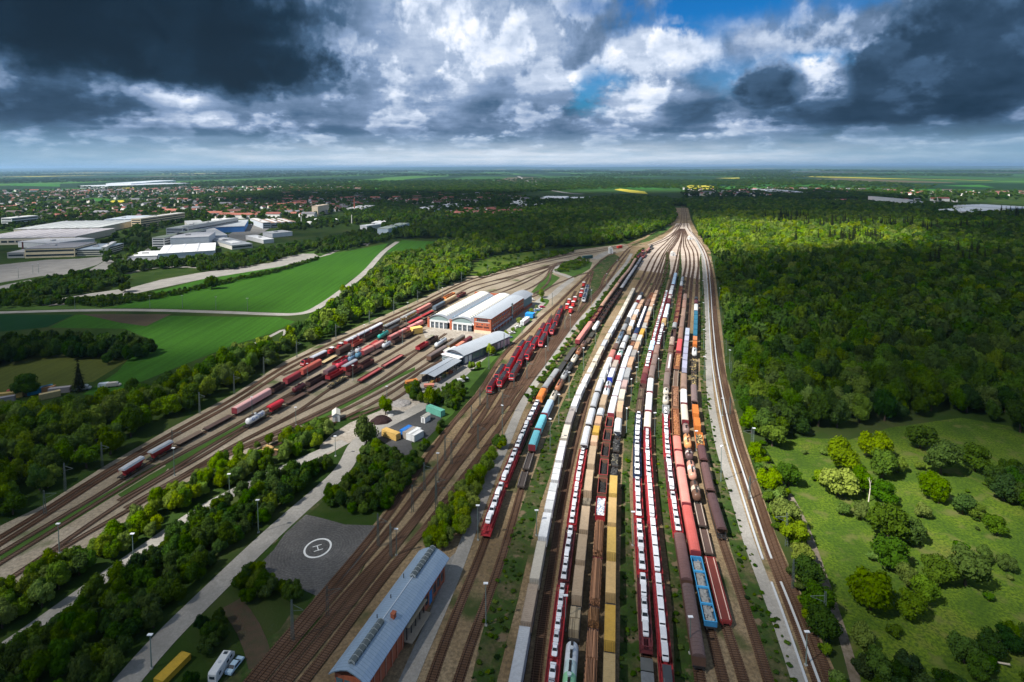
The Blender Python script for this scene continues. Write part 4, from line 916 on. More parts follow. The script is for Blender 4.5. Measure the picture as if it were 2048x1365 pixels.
def gondola(L, col, far=False, hgt=1.7, rim=None, cross=0):
    def f():
        mb = MB(); h = L/2-.6; w = 1.42; z0 = RT+1.0; z1 = z0+hgt; t = .09
        mb.box(-h, h, -w, w, z0, z0+.1, 0)
        mb.box(-h, h, -w, -w+t, z0+.1, z1, 0); mb.box(-h, h, w-t, w, z0+.1, z1, 0); mb.box(-h, -h+t, -w+t, w-t, z0+.1, z1, 0); mb.box(h-t, h, -w+t, w-t, z0+.1, z1, 0)
        n = max(5, int(L/1.5))
        for k in range(n+1):
            x = -h+.1+(2*h-.2)*k/n
            for s in (-1, 1): mb.box(x-.07, x+.07, s*w, s*(w+.1), z0, z1-.05, 0)
        mi = 1 if rim else 0
        for s in (-1, 1):
            mb.box(-h-.05, h+.05, s*w-.1, s*w+.1, z1+.004, z1+.12, mi); mb.box(s*h-.1, s*h+.1, -w+.1, w-.1, z1+.004, z1+.12, mi)
        for k in range(cross):
            x = -h+2*h*(k+1)/(cross+1); mb.box(x-.22, x+.22, -w+.1, w-.1, z1-.35, z1+.11, mi)
        return [('body', mb.mesh('body', [paint(col, .6, .6), paint(rim or col, .5, .3)]), (0,0,0), [])]
    return ('open_wagon', 'open wagon', L, RT+1.1, base_parts(L, far=far)+proto(('gon', L, tuple(col), far, hgt, rim, cross), f))
def flat(L, col=(.05, .04, .035), far=False, stakes=False, sides=None, rails=None, deck=(.09, .075, .06)):
    def f():
        mb = MB(); h = L/2-.6; w = 1.36
        mb.box(-h, h, -w, w, RT+1.004, RT+1.12, 0); ps = [('deck', mb.mesh('deck', paint(deck, .8, .6)), (0,0,0), [])]
        mb = MB()
        if stakes:
            for k in range(9):
                x = -h+.5+(2*h-1)*k/8
                for s in (-1, 1): mb.box(x-.06, x+.06, s*w-.06, s*w+.06, RT+1.12, RT+2.7, 0)
        for s in (-1, 1):
            if sides: mb.box(-h, h, s*(w-.03), s*(w+.05), RT+1.0, RT+1.6, 0)
            if sides: mb.box(s*(h-.08), s*h, -w+.03, w-.03, RT+1.12, RT+1.55, 0)
        if mb.v: ps.append(('stake' if stakes else 'side_board', mb.mesh('side', paint(sides or col, .6, .5)), (0,0,0), []))
        if rails:
            mb = MB()
            for s in (-1, 1): mb.box(-h, h, s*1.0-.1, s*1.0+.1, RT+1.12, RT+1.42, 0)
            ps.append(('side_rail', mb.mesh('side_rail', paint(rails, .5, .3)), (0,0,0), []))
        return ps
    return ('flat_wagon', 'flat wagon', L, RT+1.12, base_parts(L, paint(col, .6, .5), far=far)+proto(('flat', L, tuple(col), far, stakes, sides, rails, deck), f))
def carrier(L, col, far=False):
    """two-deck car transporter"""
    def f():
        mb = MB(); h = L/2-.4; w = 1.42
        mb.box(-h, h, -w+.1, w-.1, RT+.78, RT+.9, 0)
        for s in (-1, 1): mb.box(-h, h, s*w-.08, s*w+.08, RT+.6, RT+1.05, 0)
        lo = mb.mesh('lower_deck', paint(col, .5, .4))
        mb = MB(); zu = RT+2.55
        for s in (-1, 1): mb.box(-h, h, s*1.3-.14, s*1.3+.14, zu, zu+.14, 0); mb.box(-h, h, s*w-.04, s*w+.04, zu+.15, zu+.42, 0); mb.box(-h, h, s*.72-.22, s*.72+.22, zu+.01, zu+.08, 0)
        for k in range(11): x = -h+.1+(2*h-.2)*k/10; mb.box(x-.1, x+.1, -1.16, 1.16, zu-.06, zu+.005, 0)
        for k in range(8):
            x = -h+.3+(2*h-.6)*k/7
            for s in (-1, 1): mb.box(x-.07, x+.07, s*w-.05, s*w+.05, RT+1.05, zu, 0)
        up_ = mb.mesh('upper_deck', paint(col, .5, .4))
        ps = [('lower_deck', lo, (0,0,0), []), ('upper_deck', up_, (0,0,0), [])]
        if not far:
            mb = MB(); bogie(mb, 0); 
        return ps
    b = L/2-3
    return ('car_carrier', 'car transporter', L, RT+2.69, proto(('car', L, tuple(col), far), f)+([] if far else [('bogie', bogie_mesh(), (-b,0,0), []), ('bogie', bogie_mesh(), (b,0,0), [])]))
def loco(L, col, dark=(.03, .035, .045), top=None, far=False, diesel=False):
    def f():
        mb = MB(); h = L/2-.5; w = 1.45; z0 = RT+.85; z1 = RT+3.05; z2 = RT+3.7
        def rg(x, dz, ww, zt=z1): return [(x, -ww, z0), (x, ww, z0), (x, ww, zt), (x, ww*.78, zt+(z2-z1)*dz), (x, -ww*.78, zt+(z2-z1)*dz), (x, -ww, zt)]
        mb.loft([rg(-h, .0, w*.94, z0+1.25), rg(-h+.35, .05, w*.98, z0+1.4), rg(-h+1.15, 1, w), rg(h-1.15, 1, w), rg(h-.35, .05, w*.98, z0+1.4), rg(h, 0, w*.94, z0+1.25)], 0)
        bd = mb.mesh('body', paint(col, .35, .3))
        def ws(s):
            mb = MB(); q = [(s*(h-.27), -1.1, z0+1.56), (s*(h-.27), 1.1, z0+1.56), (s*(h-1.02), .95, z2-.06), (s*(h-1.02), -.95, z2-.06)]; mb.quad(q if s > 0 else q[::-1]); return mb.mesh('windscreen', glass)
        wn = [ws(1), ws(-1)]
        mb = MB(); mb.box(-h+1.9, h-1.9, -1.0, 1.0, z2+.01, z2+.16, 0)
        for k in range(5): x = -h+2.4+(2*h-4.8)*k/4; mb.box(x-.55, x+.55, -.7, .7, z2+.16, z2+.36, 0)
        tp = mb.mesh('roof_equipment', paint(dark, .6, .3))
        mb = MB()
        for s in (-1, 1):
            x = s*(h-3); mb.tube((x-.9, 0, z2+.36), (x+.7, 0, z2+.75), .05, n=4); mb.tube((x+.7, 0, z2+.75), (x-.6, 0, z2+1.0), .05, n=4); mb.box(x-.7, x-.5, -.85, .85, z2+1.0, z2+1.06, 0)
        pn = mb.mesh('pantograph', steel)
        mb = MB(); mb.box(-h+.1, h-.1, -1.25, 1.25, RT+.45, z0, 0)
        for s in (-1, 1):
            mb.box(s*(h-.05), s*(h+.2), -1.3, 1.3, RT+.55, RT+.9, 0)
            for y in (-.88, .88): mb.tube((s*(h+.2), y, RT+.95), (s*(L/2), y, RT+.95), .2, n=8)
        uf = mb.mesh('underframe', steel)
        mb = MB()
        for s in (-1, 1): mb.box(s*(h+.0)-.05, s*(h+.0)+.05, -1.28, 1.28, z0+.75, z0+1.0, 0)
        st = mb.mesh('headlight_band', white)
        ps = [('body', bd, (0,0,0), [('windscreen', wn[0], (0,0,0), []), ('windscreen', wn[1], (0,0,0), []), ('headlight_band', st, (0,0,0), [])]), ('roof_equipment', tp, (0,0,0), [('pantograph', pn, (0,0,0), [])] if not diesel else []), ('underframe', uf, (0,0,0), [])]
        b = h-3.4
        return ps+[('bogie', bogie_mesh(), (-b,0,0), []), ('bogie', bogie_mesh(), (b,0,0), [])]
    return ('locomotive', 'locomotive', L, 0, proto(('loc', L, tuple(col), dark, far, diesel), f))
def shunter(L, col):
    def f():
        mb = MB(); h = L/2-.5
        mb.box(-h, h, -1.35, 1.35, RT+.9, RT+1.1, 0); mb.box(-h+.4, -1.1, -.85, .85, RT+1.1, RT+2.5, 0); mb.box(1.5, h-.4, -.85, .85, RT+1.1, RT+2.4, 0)
        bd = mb.mesh('body', paint(col, .4, .4)); mb = MB(); mb.box(-1.098, 1.498, -1.3, 1.3, RT+1.105, RT+3.5, 0); cb = mb.mesh('cab', paint(col, .4, .4))
        mb = MB(); mb.ext([(-1.4, RT+3.5), (1.4, RT+3.5), (.9, RT+3.75), (-.9, RT+3.75)], -1.25, 1.65, 0); rf = mb.mesh('cab_roof', white)
        mb = MB()
        for s in (-1, 1): mb.box(-.9, 1.3, s*1.3, s*1.33, RT+2.5, RT+3.2, 0)
        mb.box(-1.13, -1.1, -1.1, 1.1, RT+2.6, RT+3.2, 0); mb.box(1.5, 1.53, -1.1, 1.1, RT+2.6, RT+3.2, 0); gl = mb.mesh('cab_window', glass)
        mb = MB(); mb.box(-h+.2, h-.2, -1.1, 1.1, RT+.4, RT+.9, 0)
        for s in (-1, 1):
            for y in (-.88, .88): mb.tube((s*(h), y, RT+.95), (s*(L/2), y, RT+.95), .2, n=8)
            for x in (-h*.6, h*.6): mb.tube((x, s*1.12, RT+.44), (x, s*1.2, RT+.44), .44, n=10)
        return [('body', bd, (0,0,0), []), ('cab', cb, (0,0,0), [('cab_roof', rf, (0,0,0), []), ('cab_window', gl, (0,0,0), [])]), ('underframe', mb.mesh('underframe', steel), (0,0,0), [])]
    return ('shunting_locomotive', 'shunting locomotive', L, 0, proto(('sh', L, tuple(col)), f))
def tarp(L, col, far=False, seams=3):
    """long sliding-tarpaulin wagon"""
    def f():
        mb = MB(); h = L/2-.45; w = 1.45; z0 = RT+.95; z1 = RT+3.3
        pr = [(-w, z0), (w, z0), (w, z1-.35), (w*.86, z1+.1), (w*.5, z1+.32), (0, z1+.38), (-w*.5, z1+.32), (-w*.86, z1+.1), (-w, z1-.35)]
        mb.ext(pr, -h, h, 0); n = int(L/1.25)
        pr2 = [(a*1.012, z0+.02 if z == z0 else z+.03) for a, z in pr]
        for k in range(n+1): x = -h+.06+(2*h-.12)*k/n; mb.ext(pr2, x-.045, x+.045, 0)
        cv = mb.mesh('tarpaulin', paint(col, .6, .22)); mb = MB()
        for s in (-1, 1): mb.box(s*h-.06 if s > 0 else -h-.14, s*h+.14 if s > 0 else -h+.06-.12+.06, -w+.05, w-.05, z0, z1+.1, 0)
        return [('tarpaulin', cv, (0,0,0), []), ('end_wall', mb.mesh('end_wall', paint((.2, .03, .04), .5, .4)), (0,0,0), [])]
    return ('tarpaulin_wagon', 'tarpaulin wagon', L, 0, base_parts(L, far=far)+proto(('tarp', L, tuple(col), far), f))
def container_mesh(L, col, hgt=2.75, far=False, ends=None, plate=None):
    def f():
        mb = MB(); h = L/2; w = 1.22
        mb.box(-h+.04, h-.04, -w+.04, w-.04, .1, hgt-.05, 0)
        for sx in (-1, 1):
            for sy in (-1, 1): mb.box(*(sorted((sx*h, sx*(h-.16)))), *(sorted((sy*w, sy*(w-.16)))), 0, hgt, 1)
        for sy in (-1, 1): mb.box(-h+.16, h-.16, *(sorted((sy*w, sy*(w-.1)))), hgt-.14, hgt-.002, 1); mb.box(-h+.16, h-.16, *(sorted((sy*w, sy*(w-.1)))), .002, .16, 1)
        for sx in (-1, 1): mb.box(*(sorted((sx*h, sx*(h-.1)))), -w+.16, w-.16, hgt-.14, hgt-.002, 1)
        if not far:
            n = int(L/.55)
            for k in range(n):
                x = -h+.3+(L-.6)*k/(n-1)
                mb.box(x-.13, x+.13, -w+.1, w-.1, hgt-.05, hgt-.015, 0)
                for s in (-1, 1): mb.box(x-.1, x+.1, *(sorted((s*(w-.04), s*(w-.01)))), .18, hgt-.16, 0)
        bd = mb.mesh('container_body', [paint(col, .5, .4), paint(tuple(c*.8 for c in (ends or col)), .5, .4)])
        mb = MB()
        for s in (-1, 1): mb.box(-h-.03, -h+.04, *(sorted((s*.03, s*(w-.17)))), .17, hgt-.15, 0)
        for y in (-.85, -.35, .35, .85): mb.tube((-h-.06, y, .2), (-h-.06, y, hgt-.2), .025, n=4, m=1)
        return bd, mb.mesh('door', [paint(ends or col, .5, .4), steel])
    return proto(('cont', round(L, 1), tuple(col), hgt, far, ends), f)
# --- cars
def car_meshes(kind, col, wrapped=True):
    def f():
        mb = MB()
        if kind == 'van': P_ = [(-2.5, .35, .9, .93), (-2.45, .3, 1.75, .93), (-2.3, .3, 1.95, .9), (1.0, .3, 1.98, .9), (1.55, .3, 1.5, .88), (1.75, .3, 1.12, .92), (2.35, .3, .95, .88), (2.5, .35, .7, .8)]; L = 2.5
        elif kind == 'hatch': P_ = [(-2.0, .35, .7, .75), (-1.95, .3, .95, .82), (-1.55, .28, 1.42, .66), (.1, .28, 1.48, .66), (.85, .28, 1.02, .8), (1.7, .3, .88, .8), (2.0, .35, .6, .7)]
        else: P_ = [(-2.3, .35, .7, .75), (-2.2, .3, .98, .84), (-1.5, .28, 1.05, .84), (-.95, .28, 1.4, .66), (.35, .28, 1.43, .66), (1.05, .28, 1.0, .82), (2.0, .3, .85, .82), (2.3, .35, .58, .7)]
        rg = []
        for x, z0, z1, w in P_:
            mid = min(z1, .92)
            rg.append([(x, -w*.92, z0), (x, -.9 if abs(x) < 2.1 else -w, (z0+mid)/2), (x, -max(w, .82 if abs(x) < 1.9 else w), mid), (x, -w, z1-.05), (x, -w*.75, z1), (x, w*.75, z1), (x, w, z1-.05), (x, max(w, .82 if abs(x) < 1.9 else w), mid), (x, .9 if abs(x) < 2.1 else w, (z0+mid)/2), (x, w*.92, z0)])
        mb.loft(rg, 0); body = mb.mesh('body', paint(col, .3, .12), False)
        mb = MB()
        def pane(a, b, off=.03):
            (xa, _, za, wa), (xb, _, zb, wb) = a, b; d = off if za < zb else off
            mb.quad([(xa, -wa*.9, za+d), (xb, -wb*.9, zb+d), (xb, wb*.9, zb+d), (xa, wa*.9, za+d)] if xa > xb else [(xa, -wa*.9, za+d), (xb, -wb*.9, zb+d), (xb, wb*.9, zb+d), (xa, wa*.9, za+d)][::-1])
        if kind == 'van':
            pane(P_[4+1], P_[3+1]); xs = (-2.0, 1.2)
            mb.quad([(-2.49, -.7, 1.15), (-2.49, .7, 1.15), (-2.47, .7, 1.65), (-2.47, -.7, 1.65)][::-1])
        elif kind == 'hatch': pane(P_[4], P_[3]); pane(P_[1], P_[2]); xs = (-1.4, .4)
        else: pane(P_[5], P_[4]); pane(P_[2], P_[3]); xs = (-1.1, .6)
        for s in (-1, 1):
            q = [(xs[0], s*.885, .98), (xs[1]+.25, s*.885, .98), (xs[1]-.15, s*.76, 1.3), (xs[0]+.2, s*.76, 1.3)]
            mb.quad(q if s < 0 else q[::-1])
        gl = mb.mesh('window', glass); mb = MB(); mb.tube((0, -.1, 0), (0, .1, 0), .31, n=12); wh = mb.mesh('wheel', flatmat('rubber', (.02, .02, .02), .7))
        return body, gl, wh
    return proto(('carm', kind, tuple(col)), f)
NW = {'n': 0}
def place_car(name_label, loc, dirv, kind='sedan', col=(.78, .79, .82), group=None, near=True, sc=1.0, z=None):
    body, gl, wh = car_meshes(kind, col)
    rz = math.atan2(dirv.y, dirv.x)
    e = empty('van' if kind == 'van' else 'car', loc, rz, (sc, sc, sc)); tag(e, name_label, 'van' if kind == 'van' else 'car', group)
    ob('body', body, e); ob('window', gl, e)
    if near:
        for x in (-1.45, 1.45):
            for y in (-.78, .78): ob('wheel', wh, e, (x, y, .31))
    return e
def place(spec, ln, s0, s1, label, group, zoff=0.0, near=True):
    root, cat, L, fl, parts = spec
    a, _ = ln.at(s0); b, _ = ln.at(s1); mid, _ = ln.at((s0+s1)/2); d = (b-a)
    c = (a+b)/2*.5+mid*.5
    sc = max(.5, min(1.6, (s1-s0-.25)/L)) if s1 > s0 else 1
    e = empty(root, (c.x, c.y, zoff), math.atan2(d.y, d.x), (sc, 1, 1)); tag(e, label, cat, group)
    for nm, me, loc, ch in parts:
        o = ob(nm, me, e, loc)
        for n2, m2, l2, _ in ch: ob(n2, m2, o, l2)
    return e, Vector((c.x, c.y)), d.normalized(), sc, fl
# --- loads
def log_stack(L, col, n=9, rows=6, seed=1):
    def f():
        r = random.Random(seed); mb = MB(); h = L/2
        for row in range(rows):
            z = .2+row*.34
            for k in range(n-(row % 2)-(max(0, row-rows+3))):
                y = -1.25+.31*k+(.155 if row % 2 else 0)+.12*max(0, row-rows+3)
                rr = r.uniform(.12, .19); x0 = -h+r.uniform(0, .35); x1 = h-r.uniform(0, .35); j = r.uniform(-.05, .05)
                mb.tube((x0, y, z+j), (x1, y+r.uniform(-.07, .07), z+r.uniform(-.06, .06)), rr, rr*.8, 7, r.choice((0, 0, 1, 2)))
        return mb.mesh('log_stack', [paint(col, .85, .6), paint(tuple(c*.6 for c in col), .85, .5), paint(tuple(min(1, c*1.6) for c in col), .8, .4)])
    return proto(('logs', L, tuple(col), seed, n, rows), f)
def heap(L, cols, n=170, size=.5, hgt=.7, seed=2, w=1.25):
    """loose load: many separate chunks lying on a mound"""
    def f():
        r = random.Random(seed); mb = MB(); h = L/2
        nx, ny = 14, 5; g = [[(-h+L*i/nx, -w+2*w*j/ny, 0 if i in (0, nx) or j in (0, ny) else hgt*(.5+.35*r.random())) for j in range(ny+1)] for i in range(nx+1)]
        for i in range(nx):
            for j in range(ny): mb.quad([g[i][j], g[i+1][j], g[i+1][j+1], g[i][j+1]], 0)
        for _ in range(n):
            x = r.uniform(-h+.2, h-.2); y = r.uniform(-w+.15, w-.15); z = hgt*(.55+.35*r.random()); a = [size*r.uniform(.25, 1) for _ in range(3)]; a[2] *= .35
            E = Euler((r.uniform(-.6, .6), r.uniform(-.6, .6), r.uniform(0, 3))).to_matrix(); i = len(mb.v)
            for sx in (-1, 1):
                for sy in (-1, 1):
                    for sz in (-1, 1): q = E @ Vector((sx*a[0]/2, sy*a[1]/2, sz*a[2]/2)); mb.v.append((x+q.x, y+q.y, z+q.z))
            for fc in ((0,1,3,2),(4,6,7,5),(0,4,5,1),(2,3,7,6),(0,2,6,4),(1,5,7,3)): mb.f.append(tuple(i+k for k in fc)); mb.m.append(r.randrange(len(cols)))
        return mb.mesh('load', [paint(c, .7, .5) for c in cols])
    return proto(('heap', L, tuple(cols), seed), f)
def planks(L, col, seed=3):
    def f():
        r = random.Random(seed); mb = MB(); h = L/2
        for b in range(max(2, int(L/3.2))):
            x0 = -h+b*L/max(2, int(L/3.2))+.12; x1 = x0+L/max(2, int(L/3.2))-.24
            for k in range(12):
                y = -1.2+k*.2
                mb.box(x0+r.uniform(0, .12), x1-r.uniform(0, .12), y+.01, y+.18, .01, 2.0+r.uniform(-.05, .08), r.choice((0, 0, 1)))
        return mb.mesh('timber_pack', [paint(col, .8, .3), paint(tuple(c*.55 for c in col), .8, .4)])
    return proto(('plk', L, tuple(col)), f)
# ---------------------------------------------------------------- colours
WH=(.72,.73,.74); CR=(.6,.55,.46); TAN=(.48,.36,.24); PCH=(.62,.4,.26); YEL=(.62,.38,.07); GRY=(.3,.31,.32); LG=(.5,.52,.55); BRN=(.14,.075,.05); DBR=(.075,.04,.033); MAR=(.13,.025,.03); RED=(.38,.028,.035); PNK=(.6,.24,.2); ORG=(.65,.2,.04); BLU=(.05,.3,.6); NVY=(.015,.03,.08); TEA=(.16,.5,.58); DG=(.05,.052,.055); RST=(.3,.12,.06); LAV=(.42,.42,.55); LBL=(.45,.6,.75); DTE=(.03,.16,.25); GRN=(.05,.3,.22); BLK2=(.03,.03,.032); SLV=(.5,.52,.54); SIL2=(.66,.7,.74); ROS=(.6,.3,.22)
CN = {WH:'white',CR:'cream',TAN:'tan',PCH:'peach',YEL:'yellow',GRY:'grey',LG:'light grey',BRN:'brown',DBR:'dark brown',MAR:'maroon',RED:'red',PNK:'pink-red',ORG:'orange',BLU:'blue',NVY:'navy',TEA:'turquoise',DG:'dark grey',RST:'rusty',LAV:'lavender grey',LBL:'pale blue',DTE:'dark teal',GRN:'green',BLK2:'black',SLV:'silver',SIL2:'silver white',ROS:'salmon'}
TN = {'A':'the train beside the curving path','B':'the second train from the path','C':'the white container train','E':'the train with grey silos','F':'the tan container train','G':'the timber train','H':'the yellow container train','I':'the train right of yellow containers','J':'the van transporter train','K':'the train left of blue wagon','L':'the train ending in blue','M':'the train ending in red','N':'the rightmost train',
 'T2':'the long train by left wood','TU':'the short train touching left wood','T3':'the row with green tank','T4':'the row with blue tanks','T5':'the row with lettered tank','T6':'the row behind the red flats','T7':'the pair of red flats','T8':'the short row before the hall','T9':'the single-tank row','T10':'the row beside silver shed','T11':'the row touching silver shed','T12':'the row behind the canopy'}
CNT = {}
def car_run(tr, ln, s0, s1, n, kind, col, z, c0, d):
    L = s1-s0; CNT.setdefault(('car', tr), 0)
    for k in range(n):
        s = s0+L*(k+.5)/n; p, dr = ln.at(s); CNT[('car', tr)] += 1; i = CNT[('car', tr)]
        kk = kind if kind != 'mix' else ('hatch', 'sedan', 'van')[(k*7+int(s0)) % 3 if (k+int(s0)) % 5 else 0]
        nearp = p.y < 330
        le = {'sedan': 4.75, 'hatch': 4.2, 'van': 5.2}[kk]
        place_car(f"{'white' if col[0] > .6 else 'dark'} {'van' if kk == 'van' else 'car'}, {ORD(i)} from near end on {TN[tr]}", (p.x, p.y, z), -dr, kk, col, f'new cars on {TN[tr]}', nearp, min(1.0, L/n/le*.92))
def wagon(tr, spec, s0, s1, desc, near, group=None, load=None):
    CNT.setdefault(tr, 0); CNT[tr] += 1
    lab = f"{desc}, {ORD(CNT[tr])} from near end of {TN[tr]}"
    if len(lab.split()) > 16: lab = f"{desc}, {ORD(CNT[tr])} in {TN[tr]}"
    e, c, d, sc, fl = place(spec, T[tr], s0, s1, lab, f"wagons of {TN[tr]}", 0, near)
    return e, c, d, sc, fl, lab
def rowtrain(tr, items, axis=1, z=3.9):
    """items: (near, far, kind, colour, extra) with near/far the photo row (or column) of the roof ends"""
    ln = T[tr]
    for it in items:
        a, b, kind, col = it[:4]; ex = it[4] if len(it) > 4 else {}
        n = ex.get('n', 1); zz_ = ex.get('z', z)
        sa, sb = sorted((ln.find(a, zz_, axis), ln.find(b, zz_, axis)))
        if b < 0: pass
        if ex.get('ext') and sa <= 1: sa = sb-ex['ext']
        tot = sb-sa
        if tot < 3: continue
        for k in range(n):
            s0 = sa+tot*k/n+.1; s1 = sa+tot*(k+1)/n-.1; L = s1-s0; Lc = max(8, round(L/2)*2) if L < 30 else 28
            far = ln.at(s0)[0].y > 360; near = not far; cn = CN.get(col, 'plain'); c2 = ex.get('c2', col)
            if kind == 'tank': wagon(tr, tank(min(Lc, 18), col, far, ex.get('band')), s0, s1, f'{cn} tank wagon', near)
            elif kind == 'hop': wagon(tr, hopper(min(Lc, 20), c2, col, far), s0, s1, f'{cn}-roofed hopper wagon', near)
            elif kind == 'cov': wagon(tr, covered(Lc, c2, col, far, stripe=ex.get('stripe')), s0, s1, f'{cn} covered wagon'+(' with white roof stripe' if ex.get('stripe') else ''), near)
            elif kind == 'tarp': wagon(tr, tarp(Lc, col, far), s0, s1, f'{cn} tarpaulin wagon', near)
            elif kind in ('gon', 'gonload'):
                e, c, d, sc, fl, lab = wagon(tr, gondola(Lc, col, far, ex.get('h', 1.7), ex.get('rim'), ex.get('cross', 0)), s0, s1, f"{cn} open wagon", near)
                if ex.get('load'):
                    me, ld = ex['load'](Lc-1.6); o = empty('x', (0,0,0)); bpy.data.objects.remove(o)
                    q = ob(ld[0], me, None, (c.x, c.y, fl+ex.get('lz', .35)), math.atan2(d.y, d.x), (sc, 1, 1)); tag(q, f"{ld[1]} in the {ORD(CNT[tr])} wagon of {TN[tr]}", ld[2], f'loads of {TN[tr]}')
            elif kind in ('flat', 'stk'):
                e, c, d, sc, fl, lab = wagon(tr, flat(Lc, ex.get('fr', (.05,.04,.035)), far, kind == 'stk', ex.get('sides'), ex.get('rails'), col), s0, s1, ('staked' if kind == 'stk' else cn)+' flat wagon', near)
                if ex.get('load'):
                    me, ld = ex['load'](Lc-1.6)
                    q = ob(ld[0], me, None, (c.x, c.y, fl+.01), math.atan2(d.y, d.x), (sc, 1, 1)); tag(q, f"{ld[1]} on the {ORD(CNT[tr])} wagon of {TN[tr]}", ld[2], f'loads of {TN[tr]}')
            elif kind == 'loco': wagon(tr, loco(min(18, Lc), col, diesel=ex.get('d', False)), s0, s1, f'{cn} locomotive', near)
            elif kind == 'shunt': wagon(tr, shunter(10, col), s0, s1, f'{cn} shunting locomotive', near)
            elif kind == 'car':
                wagon(tr, carrier(Lc, col, far), s0, s1, f'{cn} car transporter', near)
                lo = s0+.5; hi = s1-.5
                if ex.get('skip'): lo += ex['skip']
                nn = ex.get('cars', max(1, round((hi-lo)/4.7)))
                car_run(tr, ln, lo, hi, nn, ex.get('ck', 'mix'), ex.get('cc', (.78, .79, .83)), RT+2.69, 0, 0)
            elif kind == 'cont':
                wl = L+ex.get('gap', .0)
                e, c, d, sc, fl, lab = wagon(tr, flat(Lc, NVY if ex.get('plate') else (.05,.04,.035), far, deck=ex.get('deck', (.05,.05,.055))), s0, s1, f'flat wagon under the {cn} container', near)
                nc = ex.get('nc', 1); cl = (L-ex.get('end', .8))/nc
                for q in range(nc):
                    CNT.setdefault(('cn', tr), 0); CNT[('cn', tr)] += 1
                    sm = s0+ex.get('shift', 0)+(L-cl*nc)/2+cl*(q+.5); p, dr = ln.at(sm); cc = col if not isinstance(col, list) else col[q % len(col)]
                    bd, do = container_mesh(round(cl-.25), cc, ex.get('hgt', 2.75), far, ex.get('ends'))
                    o = empty('container', (p.x, p.y, RT+1.13), math.atan2(dr.y, dr.x), ((cl-.25)/max(1, round(cl-.25)), 1.04, 1)); tag(o, f"{cn} container, {ORD(CNT[('cn', tr)])} from near end of {TN[tr]}", 'container', f'containers of {TN[tr]}')
                    ob('container_body', bd, o)
                    if not far: ob('door', do, o)
def logs(seed=1, col=(.3, .15, .08)): return lambda L: (log_stack(round(L), col, 9, 6, seed), ('log_stack', 'stack of stripped logs', 'log stack'))
def scrap(cols, label='heap of scrap metal', seed=2, n=170): return lambda L: (heap(round(L), cols, n, .8, .7, seed), ('scrap_heap', label, 'scrap heap'))
def ore(seed=4): return lambda L: (heap(round(L), [(.022,.02,.02), (.03,.027,.026)], 60, .5, .5, seed), ('coal_heap', 'dark loose load', 'loose load'))
def timb(col=(.5, .4, .26)): return lambda L: (planks(round(L), col), ('timber_pack', 'packs of sawn timber', 'timber pack'))
WS = [(.7,.72,.75),(.5,.55,.62),(.25,.35,.5),(.8,.8,.8)]; RS = [(.2,.08,.04),(.32,.14,.07),(.1,.06,.05)]; YS = [(.06,.05,.04),(.5,.38,.16),(.03,.03,.03)]
rowtrain('A', [(1058,963,'car',RED,{'cars':5,'skip':2.4}),(961,896,'car',RED,{'cars':5}),(894,842,'car',MAR,{'cars':5}),(840,799,'car',MAR,{'cars':4}),(796,777,'cov',ORG),(775,738,'cov',GRY,{'c2':BRN,'n':2}),(737,714,'flat',(.04,.04,.04)),(713,687,'flat',(.06,.055,.05)),(685,639,'tarp',PNK,{'n':1}),
  (637,613,'gonload',MAR,{'n':3,'load':scrap(RS)}),(612,566,'hop',(.5,.3,.2),{'n':5,'c2':BRN}),(565,517,'hop',(.45,.27,.18),{'n':8,'c2':RST}),(515,502,'loco',RED,{'n':1}),(501,492,'loco',RED)])
rowtrain('B', [(962,929,'flat',(.07,.055,.05),{'rails':(.2,.17,.15)}),(927,893,'flat',(.07,.055,.05),{'rails':(.25,.22,.2)}),(891,860,'tarp',TEA),(858,829,'tarp',TEA),(827,799,'tarp',LBL),(797,778,'tank',CR),(776,756,'tank',RST),(754,738,'tank',GRY),(736,722,'tank',DG),(720,707,'tank',CR),(705,693,'tank',RST),(691,680,'tank',BRN),(678,668,'flat',(.1,.07,.05)),(667,657,'flat',(.05,.05,.04)),(656,641,'tank',WH),
  (639,578,'gonload',DBR,{'n':9,'load':ore()}),(576,530,'hop',(.34,.34,.36),{'n':7,'c2':DG}),(529,515,'hop',(.2,.2,.22),{'n':3,'c2':DG}),(513,503,'loco',RED),(502,496,'hop',PNK,{'c2':BRN}),(495,490,'loco',DG,{'d':True})])
rowtrain('C', [(1372,1255,'cont',LG,{'hgt':3.0,'ext':16,'end':.5}),(1252,1168,'cont',(.42,.33,.25),{'hgt':2.8}),(1166,1084,'cont',CR,{'hgt':3.0}),(1081,1027,'cont',WH,{'hgt':3.0}),(1024,966,'cont',WH,{'nc':3}),(964,926,'cont',WH,{'nc':3}),(924,882,'cont',WH,{'nc':3}),(880,850,'cont',CR),(848,817,'cont',(.4,.36,.34)),(815,793,'cont',WH),(791,769,'cont',WH,{'nc':2}),(767,749,'cont',WH,{'nc':2}),(747,726,'cont',CR,{'nc':2}),(725,711,'cont',CR,{'nc':2}),(710,694,'cont',CR),(693,680,'cont',LG),(679,668,'cont',CR),(667,654,'cont',LG),(653,641,'cont',LG),(640,632,'cont',LG),(631,577,'cont',CR,{'n':7,'nc':2})], z=3.9)
CB = (.78,.79,.83)
